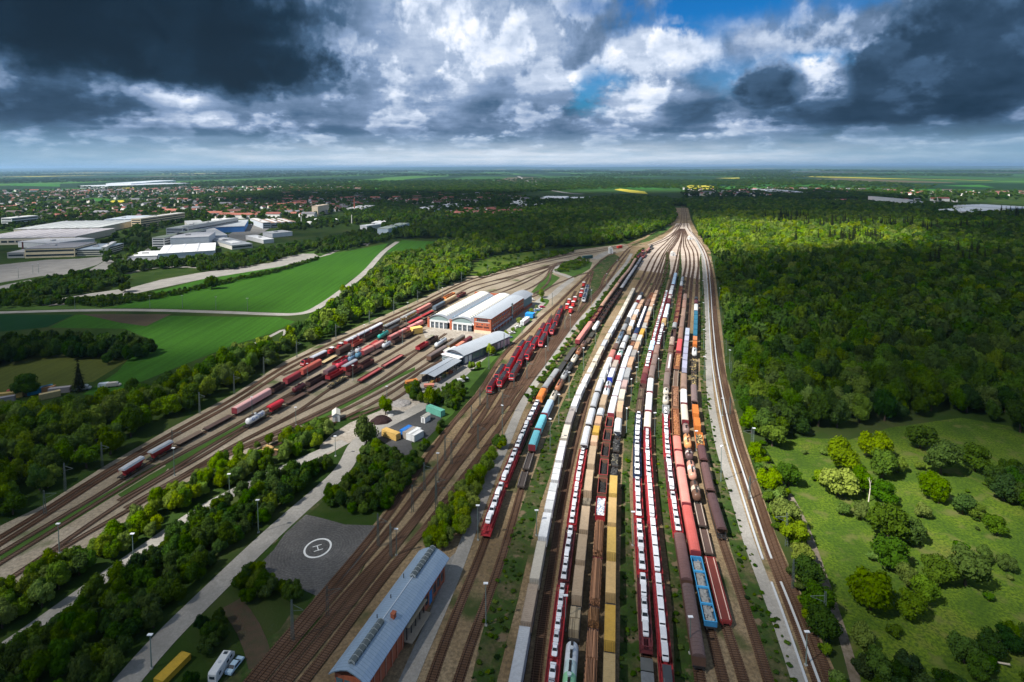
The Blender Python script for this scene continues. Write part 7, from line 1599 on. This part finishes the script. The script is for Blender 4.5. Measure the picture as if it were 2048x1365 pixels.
def masts():
    def mesh(h):
        def f():
            mb = MB()
            for x, y in ((-.35, -.2), (.35, -.2), (.35, .2), (-.35, .2)): mb.tube((x, y, 0), (x*.4, y*.4, h), .06, n=4)
            for k in range(int(h)): z = k+.3; f_ = 1-.6*z/h; mb.tube((-.35*f_, -.2*f_, z), (.35*f_, -.2*f_, z+.8), .035, n=4); mb.tube((.35*f_, .2*f_, z), (-.35*f_, .2*f_, z+.8), .035, n=4)
            a = mb.mesh('lattice_post', paint((.1,.13,.12), .6, .3)); mb = MB(); mb.tube((0, 0, h-1), (3.2, 0, h-1.6), .06, n=5); mb.tube((0, 0, h-2.6), (3.2, 0, h-1.7), .05, n=5)
            return a, mb.mesh('bracket', paint((.1,.13,.12), .6, .3))
        return proto(('mast', h), f)
    L_ = [(655,1235,1170,'next to the landing pad corner'),(825,1025,965,'left of the bright hedge'),(903,930,880,'in the middle of the merging tracks'),(873,1025,965,'at the right edge of merging tracks'),(1028,775,742,'beside the first red locomotives'),(960,812,788,'at the start of the stabling sidings'),(1103,650,628,'above the third locomotive row'),(90,1030,1006,'beside the left main line'),(345,900,875,'beside the left main line hedge'),(1586,1178,1122,'at the right wood edge'),(1499,1000,966,'at the bend of the right wood edge'),(1460,830,792,'beside the upper right main line')]
    for tr, off, vv, nm in (('Lo3', 3.4, (1290,1100,985,925,860,822,786), 'between the left track bundle'), ('Ro2', 2.6, (1120,1010,900,830,760,705,660,625,598), 'right of the track bundle'), ('main_a', 3.0, (985,940,830,790,752,716,680,650,628,606,585,565,548,532,518), 'along the left main line'), ('P', -3.2, (1260,1090,905,760,712,670,640,610,585,560,540), 'along the right wood'), ('Lo', 2.6, (740,700,668,640,612), 'left of the locomotive sidings')):
        for i, v in enumerate(vv):
            l = T[tr]; s_ = l.find(v, 0, 1); q, d = l.at(s_); q = q+Vector((-d.y, d.x))*off; a, b = mesh(10); e = empty('catenary_mast', (q.x, q.y, 0), math.atan2(d.y, d.x)-math.pi/2+(math.pi if off < 0 else 0)); tag(e, f'dark lattice mast {nm}, {ORD(i+1)} from the near end', 'mast', 'lattice masts'); ob('lattice_post', a, e); ob('bracket', b, e)
    for u, vb, vt, w_ in L_:
        p = P(u, vb); h = round(max(8, min(13, (vb-vt)*p.y/F))); a, b = mesh(h); e = empty('catenary_mast', p, .4); tag(e, f'dark lattice mast {w_}', 'mast', 'lattice masts'); ob('lattice_post', a, e); ob('bracket', b, e)
masts()
def rect_obj(name, label, cat, fl, fr, br, h, fn, group=None):
    r = Rect(fl, fr, br); e = bld(name, label, cat, r, group); fn(e, r.lx, r.ly, h); return e
def cont_at(u0, v0, u1, v1, col, label, L=12.0):
    a, b = P(u0, v0), P(u1, v1); d = b-a; c = (a+b)/2; bd, do = container_mesh(L, col, 2.7, False); s = max(.6, min(1.5, d.length/L))
    e = empty('container', (c.x, c.y, .1), math.atan2(d.y, d.x)+math.pi, (s, 1.06, 1)); tag(e, label, 'container', 'containers stored near the service road'); ob('container_body', bd, e); ob('door', do, e); return e
cont_at(768, 870, 797, 881, (.62,.4,.12), 'ochre yellow container left of the blue container')
cont_at(804, 875, 822, 864, (.02,.17,.55), 'bright blue container between yellow and grey ones', 7)
cont_at(810, 879, 829, 866, (.38,.33,.28), 'grey-brown container squeezed between blue and white', 7)
cont_at(817, 882, 838, 868, (.75,.76,.76), 'front white container right of the grey-brown one', 7)
cont_at(824, 884, 843, 873, (.75,.76,.76), 'second white container at the right end of the group', 6)
cont_at(856, 822, 886, 834, (.18,.55,.42), 'long mint green container under the bushes')
cont_at(318, 1372, 372, 1318, (.6,.38,.03), 'weathered yellow container in the lower left thicket').scale.z = .5
def hut(e, L, D, h):
    mb = MB(); mb.ext([(0, 0), (L, 0), (L, h), (L/2, h+L*.3), (0, h)], 0, D, 0, 'y'); mb.build('wall', white, e)
    mb = MB(); mb.ext([(-.2, h-.1), (L/2, h+L*.3+.02), (L/2, h+L*.3+.18), (-.2, h+.06)], -.2, D+.2, 0, 'y'); mb.ext([(L/2, h+L*.3+.02), (L+.2, h-.1), (L+.2, h+.06), (L/2, h+L*.3+.18)], -.2, D+.2, 0, 'y'); mb.build('roof', paint((.6,.58,.5), .7, .3), e)
    mb = MB(); mb.box(L*.35, L*.65, -.05, -.003, 0, h*.85, 0); mb.build('door', paint((.3,.3,.3), .6, .3), e)
rect_obj('garden_hut', 'small white gabled hut among containers', 'hut', (842,846), (850,848), (853,842), 2.6, hut)
rect_obj('rusty_shed', 'white shed with rusty patched roof by tracks', 'shed', (665,846), (680,844), (686,832), 3, hut)
rect_obj('signal_hut', 'white flat hut beside the throat tracks', 'hut', (1343,513), (1351,513), (1351.5,511.6), 4, hut)
rect_obj('relay_hut', 'pale hut with lamp right of the throat', 'hut', (1377,480), (1385,480), (1385,479), 3.5, hut)
rect_obj('signal_box', 'white cube building beside the yard road', 'hut', (1218,508), (1226,508), (1226.5,506.4), 7, hut)
rect_obj('farm_house', 'small house with red roof inside left wood', 'house', (742,548), (752,549), (753,547), 4, hut)
rect_obj('shed_annex', 'low white annex left of the silver shed', 'shed', (883,711), (889,712), (893,704), 2.4, hut)
def camper():
    p0, p1 = P(430, 1362), P(458, 1320); d = p1-p0; rz = math.atan2(d.y, d.x); c = (p0+p1)/2; e = empty('camper_van', (c.x, c.y, .07), rz, (.95, .84, .85)); tag(e, 'white camper van parked in the lower left clearing', 'camper van'); L = 7.6; h = L/2
    mb = MB(); pr = lambda x, z1, w: [(x, -w, .45), (x, w, .45), (x, w, z1-.25), (x, w*.9, z1), (x, -w*.9, z1), (x, -w, z1-.25)]
    mb.loft([pr(-h, 2.6, 1.1), pr(-h+.3, 3.0, 1.18), pr(h-1.6, 3.05, 1.18), pr(h-.9, 2.3, 1.12), pr(h-.15, 1.5, 1.05), pr(h, 1.0, .95)]); mb.build('body', paint((.75,.76,.76), .35, .15), e)
    mb = MB(); mb.box(h-2.6, h-1.9, -.5, .5, 3.055, 3.12, 0); mb.build('roof_window', m_dkglass, e); mb = MB(); mb.tube((-.8, 0, 3.0), (-.8, 0, 3.12), .4, n=14); mb.build('roof_dome', paint((.5,.52,.55), .4, .2), e)
    mb = MB(); mb.quad([(h-.87, -.95, 2.33), (h-.12, -.9, 1.58), (h-.12, .9, 1.58), (h-.87, .95, 2.33)][::-1]); mb.build('windscreen', m_dkglass, e)
    for x in (-h+1.0, 0.2, h-2.3): mb = MB(); mb.box(x, x+.9, -1.21, -1.17, 1.5, 2.2, 0); mb.build('side_window', m_dkglass, e)
    mb = MB(); mb.box(-h-.04, -h+.02, -.7, .7, 1.4, 2.1, 0); mb.build('rear_window', m_dkglass, e)
    wh = car_meshes('van', (.78,.79,.82))[2]
    for x in (-h+1.7, h-1.4):
        for y in (-1.05, 1.05): ob('wheel', wh, e, (x, y, .33), 0, (1.1,1,1.1))
camper()
q0, q1 = P(459, 1350), P(481, 1322); place_car('pale blue car parked beside the white camper van', tuple((q0+q1)/2)[:2]+(.07,), (q1-q0).normalized(), 'sedan', (.38,.52,.62))
PK = [(1036,656,(.72,.72,.72),'hatch','white car on the works street next to the long truck'),(1024,668,(.7,.7,.7),'sedan','white car second from the long truck'),(1018,677,(.1,.15,.3),'sedan','dark blue car behind street trees'),(1012,681,(.6,.62,.6),'hatch','pale car beside the dark blue one'),(994,698,(.7,.71,.72),'sedan','silver car parked near the red car'),(1000,694,(.5,.03,.04),'hatch','red car parked beside the silver car'),
 (1084.7,616,(.55,.02,.12),'hatch','magenta red car farthest along the works street'),(1079,620,(.7,.7,.72),'sedan','white car next to the magenta red one'),(1074,623,(.08,.2,.4),'sedan','blue car third from the far end of the works street'),(1063,602,(.74,.74,.74),'van','white van behind the teal hall end'),(919.5,766,(.72,.72,.7),'van','white van below the canopy street trees'),(928,760,(.6,.65,.7),'sedan','silver car behind the white van')]
for u, v, c_, k_, lab in PK:
    p = P(u, v); place_car(lab, (p.x, p.y, .12), Vector((.93, .3, 0)), k_, c_, 'cars parked along the works street', True, 1.05)
def box_thing(name, label, cat, u, v, sz, col, rz, extra=None):
    p = P(u, v); e = empty(name, (p.x, p.y, .1), rz); tag(e, label, cat); mb = MB(); x, y, z = sz; mb.box(-x/2, x/2, -y/2, y/2, .5, z, 0); mb.build('body', paint(col, .5, .25), e)
    mb = MB(); mb.box(-x/2-.1, x/2+.1, -y/2-.1, y/2+.1, z+.003, z+.15, 0); mb.build('roof', paint(tuple(min(1, c*1.3) for c in col), .5, .2), e); mb = MB()
    for s in (-1, 1):
        for q in (-1, 1): mb.box(s*x*.4-.15, s*x*.4+.15, q*y*.4-.15, q*y*.4+.15, 0, .5, 0)
    mb.build('base', steel, e); return e
box_thing('truck_trailer', 'long white trailer parked beside the street trees', 'trailer', 1050, 648, (13, 2.6, 3.2), (.66,.68,.72), RH.rz+math.pi/2)
box_thing('site_cabin', 'bright blue cabin beside the works street', 'cabin', 1060, 636, (6, 5, 3.4), (.02,.25,.62), RH.rz)
box_thing('portal_trailer', 'orange work trailer left of the canopy', 'trailer', 823, 770, (6, 2.5, 2.2), (.6,.22,.05), .5)
box_thing('parts_trolley', 'pale trolley with red load before the canopy', 'trolley', 858, 775, (5, 2.2, 1.4), (.5,.2,.15), .1)
box_thing('green_coach', 'dark green coach body beside the yard road', 'wagon body', 1175, 518, (14, 3, 3.6), (.03,.1,.09), .55)
box_thing('red_trailer', 'small red trailer behind the throat road', 'trailer', 1239, 497, (8, 3, 3.2), (.6,.05,.03), .6)
box_thing('drum_cover', 'yellow rounded cover near the red wagons', 'cover', 833, 668, (7, 4.5, 4.2), (.7,.48,.13), .6)
def mound(u, v, r, h, col, label):
    p = P(u, v); q_ = random.Random(int(u)); mb = MB(); rg = []
    for k, (f, z) in enumerate(((1, 0), (.82, .4), (.55, .75), (.25, .95), (.02, 1))): rg.append([(r*f*math.cos(6.283*j/18)*(1+.12*q_.uniform(-1, 1)), r*.8*f*math.sin(6.283*j/18)*(1+.12*q_.uniform(-1, 1)), h*z*(1+.1*q_.uniform(-1, 1))) for j in range(18)])
    mb.loft(rg, 0); o = mb.build('heap', surf('heap_soil', [(.3, tuple(c*.6 for c in col)), (.7, col)], .5, (2, tuple(c*.4 for c in col), .6))); o.location = (p.x, p.y, .05); tag(o, label, 'heap')
mound(762, 843, 4.5, 2.4, (.05,.03,.03), 'dark soil heap below the lone bushy tree'); mound(803, 808, 5, 1.6, (.45,.42,.4), 'pale gravel heap behind the lone bushy tree'); mound(782, 832, 1.6, 1.0, (.6,.6,.58), 'small white heap right of the lone bushy tree')
mound(540, 905, 4.2, 1.0, (.12,.08,.05), 'brown earth patch with cut logs in hedge')
def logpile():
    p = P(540, 903); q_ = random.Random(8)
    for k in range(8):
        mb = MB(); L = q_.uniform(1.6, 3); a = q_.uniform(-.5, .5); mb.tube((-L/2, 0, 0), (L/2, 0, 0), .33, .28, 9); mb.tube((L/2+.002, 0, 0), (L/2+.02, 0, 0), .26, .26, 9, 1)
        o = mb.build('cut_log', [paint((.5,.32,.12), .8, .4), paint((.62,.45,.22), .8, .2)]); o.location = (p.x+q_.uniform(-3, 3), p.y+q_.uniform(-2, 2), 1.2); o.rotation_euler = (0, 0, a); tag(o, 'cut yellow log lying on the brown patch in the hedge', 'log', 'cut logs on the brown patch')
logpile()
def scrapyard():                                        # containers and vehicles by the mown meadow
    for i, (u, v, L, c, lab) in enumerate(((22,796,10,(.5,.34,.1),'yellow-roofed container in the shaded scrapyard'),(6,806,9,(.3,.28,.28),'grey container in the shaded scrapyard'),(80,786,10,(.02,.2,.35),'blue container beside the dark solitary tree'),(98,784,5,(.4,.2,.08),'rusty skip right of the blue container'),(30,790,6,(.35,.05,.04),'red skip behind the yellow-roofed container'),(100,796,8,(.5,.4,.2),'tan tarpaulin container under the trees'),(120,786,9,(.4,.36,.36),'grey-pink container left of the pointed tree'))):
        p = P(u, v); bd, do = container_mesh(12, c, 2.7, True); e = empty('container', (p.x, p.y, .1), .35+.2*(i % 3), (L/12, 1.1, 1)); tag(e, lab, 'container', 'containers of the scrapyard'); ob('container_body', bd, e)
    for u, v, c, lab in ((211,775,(.72,.74,.76),'white van at the field edge'),(228,774,(.55,.5,.45),'beige van right of the white one'),(168,780,(.5,.5,.48),'pale van right of the pointed tree')):
        p = P(u, v); place_car(lab, (p.x, p.y, .1), Vector((.95, .3, 0)), 'van', c, None, True, 1.2)
scrapyard()
def street_lamps():
    pts = [(300,617),(365,617),(432,620),(495,623),(37,556),(66,548),(77,546),(150,620)]
    for i, (u, v) in enumerate(pts):
        p = P(u, v); mb = MB(); mb.tube((0,0,0), (0,0,10), .2, .1, 6); 
        e = empty('street_lamp', p); tag(e, f"slim street lamp {'beside the country road' if v > 600 else 'on the big parking lot'}, {ORD(i+1) if v > 600 else ORD(i-3)} from the left", 'street lamp', 'street lamps'); mb.build('pole', grn_steel, e); mb = MB(); mb.box(-.9, .9, -.2, .2, 10.003, 10.2, 0); mb.build('lamp_head', gal, e)
street_lamps()
def dead_trees():
    for u, v, h, lab, lean in ((1737,1004,8,'bare pale dead trunk standing in the right meadow',.15),(2020,1340,9,'bleached fallen forked trunk in the bottom right scrub',1.2)):
        p = P(u, v); mb = MB(); q_ = random.Random(int(u)); mb.tube((0,0,0), (lean*3, 0, h*.6), .2, .13, 7); mb.tube((lean*3, 0, h*.6), (lean*2, .4, h), .13, .04, 6)
        for k in range(4): a = q_.uniform(0, 6.28); z = h*(.5+.1*k); mb.tube((lean*3*z/h, 0, z), (lean*3+math.cos(a)*1.1, math.sin(a)*1.1, z+1.2), .06, .02, 5)
        o = mb.build('dead_tree', paint((.55,.5,.42), .9, .3)); o.location = p; tag(o, lab, 'dead tree')
        if 'fallen' in lab: o.rotation_euler = (0, 1.35, 2.4); o.location = (p.x, p.y, 1.2)
dead_trees()
def tank_letters():
    # blue letters painted on the flank of the white tank wagon at the end of its row
    t = next((o for o in bpy.data.objects if o.name.startswith('tank_wagon') and 'white tank wagon, 1st' in o.get('label', '') and 'lettered' in o.get('label', '')), None)
    if not t: return
    cu = bpy.data.curves.new('t', 'FONT'); cu.body = 'GATX'; cu.size = 1.9; cu.align_x = 'CENTER'; cu.align_y = 'CENTER'; cu.extrude = .02; cu.space_character = 1.5
    to = bpy.data.objects.new('t', cu); COL.objects.link(to); dg = bpy.context.evaluated_depsgraph_get(); dg.update()
    me = bpy.data.meshes.new_from_object(to.evaluated_get(dg)); bpy.data.objects.remove(to); me.materials.clear(); me.materials.append(flatmat('blue_letters', (.02,.1,.45), .5))
    zc = RT+2.32
    for v in me.vertices:                                # wrap the flat letters round the cylinder's upper flank
        a = v.co.y/1.45+.35; r = 1.445+v.co.z; v.co = Vector((v.co.x, -r*math.cos(a), zc+r*math.sin(a)))
    o = ob('tank_lettering', me, next(c for c in t.children if c.name.startswith('tank')))
tank_letters()
# ---------------------------------------------------------------- far hills
def hills():
    for i, (y0, z0, amp, sd) in enumerate(((30000, 70, 45, 3), (42000, 120, 60, 9))):
        q_ = random.Random(sd); mb = MB(); n = 160; W_ = 90000; A = []; ph = [q_.uniform(0, 6) for _ in range(5)]
        for k in range(n+1):
            x = -W_/2+W_*k/n; z = z0+amp*(.5*math.sin(x*.00022+ph[0])+.3*math.sin(x*.0006+ph[1])+.2*math.sin(x*.0017+ph[2])); A.append((x, z))
        mb.loft([[(x, y0-3000, -2) for x, z in A], [(x, y0-1200, z*.6) for x, z in A], [(x, y0, z) for x, z in A], [(x, y0+2500, z*.7) for x, z in A], [(x, y0+6000, -2) for x, z in A]], 0, False, False)
        o = mb.build('hills', surf('hill_cover', [(.4, (.012,.03,.012)), (.6, (.03,.07,.02))], .0006, (.004, (.02,.05,.02), .5), bump=False), smooth=True); o['kind'] = 'structure'
hills()
# ---------------------------------------------------------------- planting
def gn_scatter(name, pts, protos, label, cat):
    """one object whose points carry tree crowns (real geometry, instanced)"""
    me = bpy.data.meshes.new(name); me.from_pydata([(p[0], p[1], 0) for p in pts], [], [])
    a = me.attributes.new('sc', 'FLOAT_VECTOR', 'POINT'); a.data.foreach_set('vector', [c for p in pts for c in (p[2], p[2], p[2]*p[3])])
    a = me.attributes.new('tint', 'FLOAT', 'POINT'); a.data.foreach_set('value', [p[4] for p in pts])
    a = me.attributes.new('rot', 'FLOAT', 'POINT'); a.data.foreach_set('value', [R.uniform(0, 6.28) for p in pts])
    a = me.attributes.new('idx', 'INT', 'POINT'); a.data.foreach_set('value', [p[5] if len(p) > 5 else R.randrange(len(protos)) for p in pts])
    o = ob(name, me); tag(o, label, cat, kind='stuff')
    cl = bpy.data.collections.new(name+'_kinds')
    for i, pm in enumerate(protos):
        x = bpy.data.objects.new(f'{name}_kind_{i:02d}', pm); cl.objects.link(x)
    g = bpy.data.node_groups.new(name, 'GeometryNodeTree'); g.interface.new_socket('Geometry', in_out='INPUT', socket_type='NodeSocketGeometry'); g.interface.new_socket('Geometry', in_out='OUTPUT', socket_type='NodeSocketGeometry')
    n = g.nodes; gi = n.new('NodeGroupInput'); go = n.new('NodeGroupOutput'); ip = n.new('GeometryNodeInstanceOnPoints'); ci = n.new('GeometryNodeCollectionInfo')
    ci.inputs['Collection'].default_value = cl; ci.inputs['Separate Children'].default_value = True; ci.inputs['Reset Children'].default_value = True
    def at(nm, t): x = n.new('GeometryNodeInputNamedAttribute'); x.data_type = t; x.inputs[0].default_value = nm; return next(s for s in x.outputs if s.enabled and s.name == 'Attribute')
    ip.inputs['Pick Instance'].default_value = True
    g.links.new(gi.outputs[0], ip.inputs['Points']); g.links.new(ci.outputs[0], ip.inputs['Instance']); g.links.new(at('idx', 'INT'), ip.inputs['Instance Index']); g.links.new(at('sc', 'FLOAT_VECTOR'), ip.inputs['Scale'])
    cx = n.new('ShaderNodeCombineXYZ'); g.links.new(at('rot', 'FLOAT'), cx.inputs[2]); g.links.new(cx.outputs[0], ip.inputs['Rotation'])
    g.links.new(ip.outputs[0], go.inputs[0])
    md = o.modifiers.new('planting', 'NODES'); md.node_group = g; return o
def plant():
    def big(t): return t[2]/t[1]
    # nothing grows through the stored containers, the parked vehicles, huts and sheds
    clear = [(P(345, 1345), 5.5), (P(332, 1358), 5.5), (P(360, 1332), 5.5), (P(444, 1341), 6), (P(470, 1336), 5), (P(440, 1375), 6), (P(871, 828), 8), (P(860, 824), 6), (P(882, 834), 7), (P(783, 876), 9), (P(822, 874), 11), (P(846, 844), 6), (P(672, 840), 6), (P(540, 905), 6), (P(747, 548), 8), (P(22, 796), 9), (P(80, 788), 9), (P(100, 790), 9), (P(211, 775), 7), (P(228, 774), 7), (P(858, 775), 5), (P(823, 770), 6)]
    TREES[:] = [t for t in TREES if isinstance(t[6], tuple) or not any((t[0]-c.x)**2+(t[1]-c.y)**2 < r*r for c, r in clear)]
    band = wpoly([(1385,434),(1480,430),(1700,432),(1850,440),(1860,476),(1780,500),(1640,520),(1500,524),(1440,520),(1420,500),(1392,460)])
    TREES[:] = [(t[0], t[1], t[2], t[3], t[4]+.26, t[5], t[6]) if t[6] == 'wood right of the tracks' and inpoly(t[0], t[1], band) else t for t in TREES]  # sunlight put into the leaf colour: tint lifted for this stretch of wood
    kinds = {'broadleaf_tree': [], 'shrub': [], 'scrub': [], 'conifer': [], 'far': []}
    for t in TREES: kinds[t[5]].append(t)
    def single(t, crowns, tr, name, cat, i):
        x, y, r, hf, tint, k, reg = t
        if isinstance(reg, tuple): lab, grp = reg[1], None
        else: lab, grp = LABS.get(reg, reg), reg
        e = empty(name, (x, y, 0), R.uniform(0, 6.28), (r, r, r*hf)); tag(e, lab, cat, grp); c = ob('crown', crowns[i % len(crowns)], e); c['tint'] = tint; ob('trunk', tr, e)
    bt = sorted(kinds['broadleaf_tree'], key=lambda t: (not isinstance(t[6], tuple), -big(t)))
    for i, t in enumerate(bt[:300]): single(t, near_crowns, trunk, 'broadleaf_tree', 'tree', i)
    sh = sorted(kinds['shrub'], key=lambda t: -big(t))
    for i, t in enumerate(sh[:260]): single(t, shrub_crowns, stem, 'bush', 'bush', i)
    cf = sorted(kinds['conifer'], key=lambda t: (not isinstance(t[6], tuple), -big(t)))
    for i, t in enumerate(cf[:120]): single(t, conifers, trunk, 'conifer', 'conifer', i)
    pr = near_crowns[:3]+mid_crowns+far_crowns+conifers+shrub_crowns; B = {'near': 0, 'mid': 3, 'far': 8, 'con': 12, 'sh': 14}
    pts = []
    for t in bt[300:]:
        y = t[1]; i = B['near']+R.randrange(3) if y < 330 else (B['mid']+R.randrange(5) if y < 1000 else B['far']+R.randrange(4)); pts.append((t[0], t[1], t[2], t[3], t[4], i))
    for t in sh[260:]: pts.append((t[0], t[1], t[2], t[3], t[4], B['sh']+R.randrange(4)))
    for t in cf[120:]: pts.append((t[0], t[1], t[2], t[3], t[4], B['con']+R.randrange(2)))
    for t in kinds['far']: pts.append((t[0], t[1], t[2], t[3], t[4], B['far']+R.randrange(4)))
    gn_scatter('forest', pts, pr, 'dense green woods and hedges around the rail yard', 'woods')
    gn_scatter('ground_scrub', [(t[0], t[1], t[2], t[3], t[4], R.randrange(4)) for t in kinds['scrub']], shrub_crowns, 'low weedy scrub growing between the trains', 'scrub')
    fw = far_woods(); gn_scatter('far_woods', fw, far_clumps, 'distant woods and copses out to the horizon', 'woods')
    print('TREES', len(bt), len(sh), len(cf), len(kinds['far']), len(kinds['scrub']), len(fw))
LABS = {'small bushes of the right meadow': 'small bush scattered over the right meadow', 'trees between the works halls': 'tree standing between the white works halls', 'wood right of the tracks': 'broad-crowned tree inside the dense wood right of the tracks', 'dark conifers inside the right wood': 'dark narrow conifer standing among the bright right wood', 'bushes beside the footpath': 'bush between the main line and the footpath', 'wood beyond the yard': 'tree of the wood beyond the yard', 'wood left of the yard': 'green tree of the wood left of the yard',
 'bushes along the main line': 'bush along the far left main line', 'scattered bushes in the meadow': 'bush scattered on the small bright meadow beyond hall', 'dark tree belt between the fields': 'dark tree of the belt between left fields', 'tree rows beside the works': 'tree of the rows beside the white works halls', 'hedge between yard and side road': 'fresh green tree between left yard and side road',
 'dark thicket left of the service road': 'dark shaded tree between side road and service road', 'shrubbery behind the helicopter pad': 'dense shrub behind the grey landing pad', 'shrubs in front of the helicopter pad': 'shrub in front of the grey landing pad', 'thicket above the parked camper van': 'dark shrub of the thicket by the camper van', 'bright hedge beside the long shed': 'bright lime bush of the hedge above the long shed',
 'narrow hedge beside the path': 'bush of the narrow hedge beside the curving path', 'bushes around the stored containers': 'bush near the stored containers and works road', 'scrub at the corner of the meadow': 'scrubby bush in the bottom right corner', 'dark trees at the edge of the meadow': 'dark tree at the right edge of the meadow', 'bushes inside the road loop': 'bush inside the loop of the yard road', 'wood beside the far road': 'tree of the wood beside the far road'}
plant()
# ---------------------------------------------------------------- unseen clouds added overhead, shaped to shade the yard and leave sunny gaps
def add_shade_clouds():
    """added out-of-view cumulus deck, thick where the land below is to be shaded"""
    # sunlit gaps, as ellipses on the ground: centre (photo px), radii in metres, depth of the gap
    gaps = [((1362,492),130,260,1.0),((1500,478),200,260,1.0),((1680,478),200,230,.95),((1290,470),120,150,.7),((1800,456),260,60,.5),((930,640),110,110,.95),((1020,720),70,60,.7),((1150,690),110,130,.85),((1240,800),70,70,.75),((1300,950),45,45,.65),((760,600),130,90,.9),((620,570),140,120,.6),((880,540),120,110,.85),((700,720),60,60,.7),((1400,640),80,120,.55),((450,520),330,220,.8),((330,680),80,60,.7),
            ((1680,960),60,46,.85),((1730,1070),50,44,.6),((1900,1000),50,40,.35),((1130,1000),40,40,.5),((340,1110),40,26,.45),((900,1060),20,22,.6),((1420,900),40,40,.4),((1570,830),50,45,.1),((620,640),90,50,.6),((1050,560),140,140,.6),((560,440),500,300,.75),((250,425),460,320,.9),((80,470),300,200,.85),((520,925),70,34,.7),((420,985),50,28,.7),((300,1050),40,24,.7),((180,1120),36,22,.65),((80,1200),34,20,.5),((430,760),60,50,.6),((300,860),50,36,.5),((560,690),60,60,.75),((660,640),80,60,.8),((300,590),160,70,.5),((640,820),60,40,.6),((760,860),50,35,.7),((1250,640),80,110,.75),((1330,760),60,80,.6),((1350,1000),40,40,.5),((1140,880),40,50,.6),((1580,1020),30,36,.5),((1300,1150),26,26,.35),((1000,430),300,200,.35)]
    hh = 950; off = Vector((SUN.x, SUN.y))*(hh/SUN.z); me_v = []; me_f = []; dens = []
    x0, x1, y0, y1, st = -1100, 1500, -60, 2700, 20
    G = []
    for (u, v), rx, ry, k in gaps: p = P(u, v); G.append((p.x, p.y, rx, ry, k))
    nx = int((x1-x0)/st)+1; ny = int((y1-y0)/st)+1; q_ = np.random.RandomState(4); ph = q_.uniform(0, 6.28, (12, 3))
    def wob(x, y):
        s = 0
        for i in range(6): f = .006*1.55**i; a = 1/1.5**i; s += a*math.sin(x*f*math.cos(ph[i, 0])+y*f*math.sin(ph[i, 0])+ph[i, 1])*math.cos(-x*f*math.sin(ph[i, 0])*.8+y*f*math.cos(ph[i, 0])*.8+ph[i, 2])
        return s/2.2
    for lay, (dz, sg) in enumerate(((0, -1), (1, 1))):
        for j in range(ny):
            for i in range(nx):
                x = x0+st*i; y = y0+st*j; d = 1.0; w_ = wob(x, y)
                for gx, gy, rx, ry, k in G:
                    e = math.hypot((x-gx)/rx, (y-gy)/ry)*(1+.35*w_); t = max(0, min(1, 1.25-e)); t = t*t*(3-2*t); d *= 1-k*t
                ed = min((x-x0)/260, (x1-x)/260, (y1-y)/500, 1); ed = max(0, ed); d *= ed*ed*(3-2*ed)
                me_v.append((x+off.x, y+off.y, hh+sg*(6+55*d*(.7+.3*w_))*(1 if sg > 0 else .45))); dens.append(max(0, d*(.93+.1*w_)))
        b = lay*nx*ny
        for j in range(ny-1):
            for i in range(nx-1): q = (b+j*nx+i, b+j*nx+i+1, b+(j+1)*nx+i+1, b+(j+1)*nx+i); me_f.append(q if lay else q[::-1])
    me = bpy.data.meshes.new('shade_cloud'); me.from_pydata(me_v, [], me_f); a = me.attributes.new('shade_density', 'FLOAT', 'POINT'); a.data.foreach_set('value', dens)
    mm, nt = newmat('shade_cloud'); at = N(nt, 'ShaderNodeAttribute'); at.attribute_name = 'shade_density'
    t = N(nt, 'ShaderNodeBsdfTransparent'); tl = N(nt, 'ShaderNodeBsdfTranslucent'); tl.inputs[0].default_value = (.26, .28, .31, 1); df = N(nt, 'ShaderNodeBsdfDiffuse'); df.inputs[0].default_value = (.4, .41, .43, 1)
    m1 = N(nt, 'ShaderNodeMixShader'); m1.inputs[0].default_value = .5; lk(nt, tl.outputs[0], m1.inputs[1]); lk(nt, df.outputs[0], m1.inputs[2])
    ms = N(nt, 'ShaderNodeMixShader'); lk(nt, ma(nt, 'MULTIPLY', at.outputs['Fac'], SHADE_CLOUD_OPACITY), ms.inputs[0]); lk(nt, t.outputs[0], ms.inputs[1]); lk(nt, m1.outputs[0], ms.inputs[2])
    o = N(nt, 'ShaderNodeOutputMaterial'); lk(nt, ms.outputs[0], o.inputs[0]); me.materials.append(mm); me.polygons.foreach_set('use_smooth', [True]*len(me_f)); me.update()
    c = ob('shade_cloud', me); tag(c, 'broken overcast deck added out of view to shade the yard', 'shade_cloud', kind='structure')
SHADE_CLOUD_OPACITY = .68
add_shade_clouds()
# ---------------------------------------------------------------- haze
def haze():
    mb = MB(); mb.box(-48000, 48000, -200, 60000, -4, 235, 0); mm, nt = newmat('haze'); v = N(nt, 'ShaderNodeVolumePrincipled'); v.inputs['Color'].default_value = (.42, .69, 1, 1); v.inputs['Density'].default_value = HAZE; v.inputs['Anisotropy'].default_value = .3
    o = N(nt, 'ShaderNodeOutputMaterial'); lk(nt, v.outputs[0], o.inputs['Volume']); tag(mb.build('haze', mm), 'thin blue haze over the plain', 'haze', kind='stuff')
HAZE = 4.0e-5
haze()
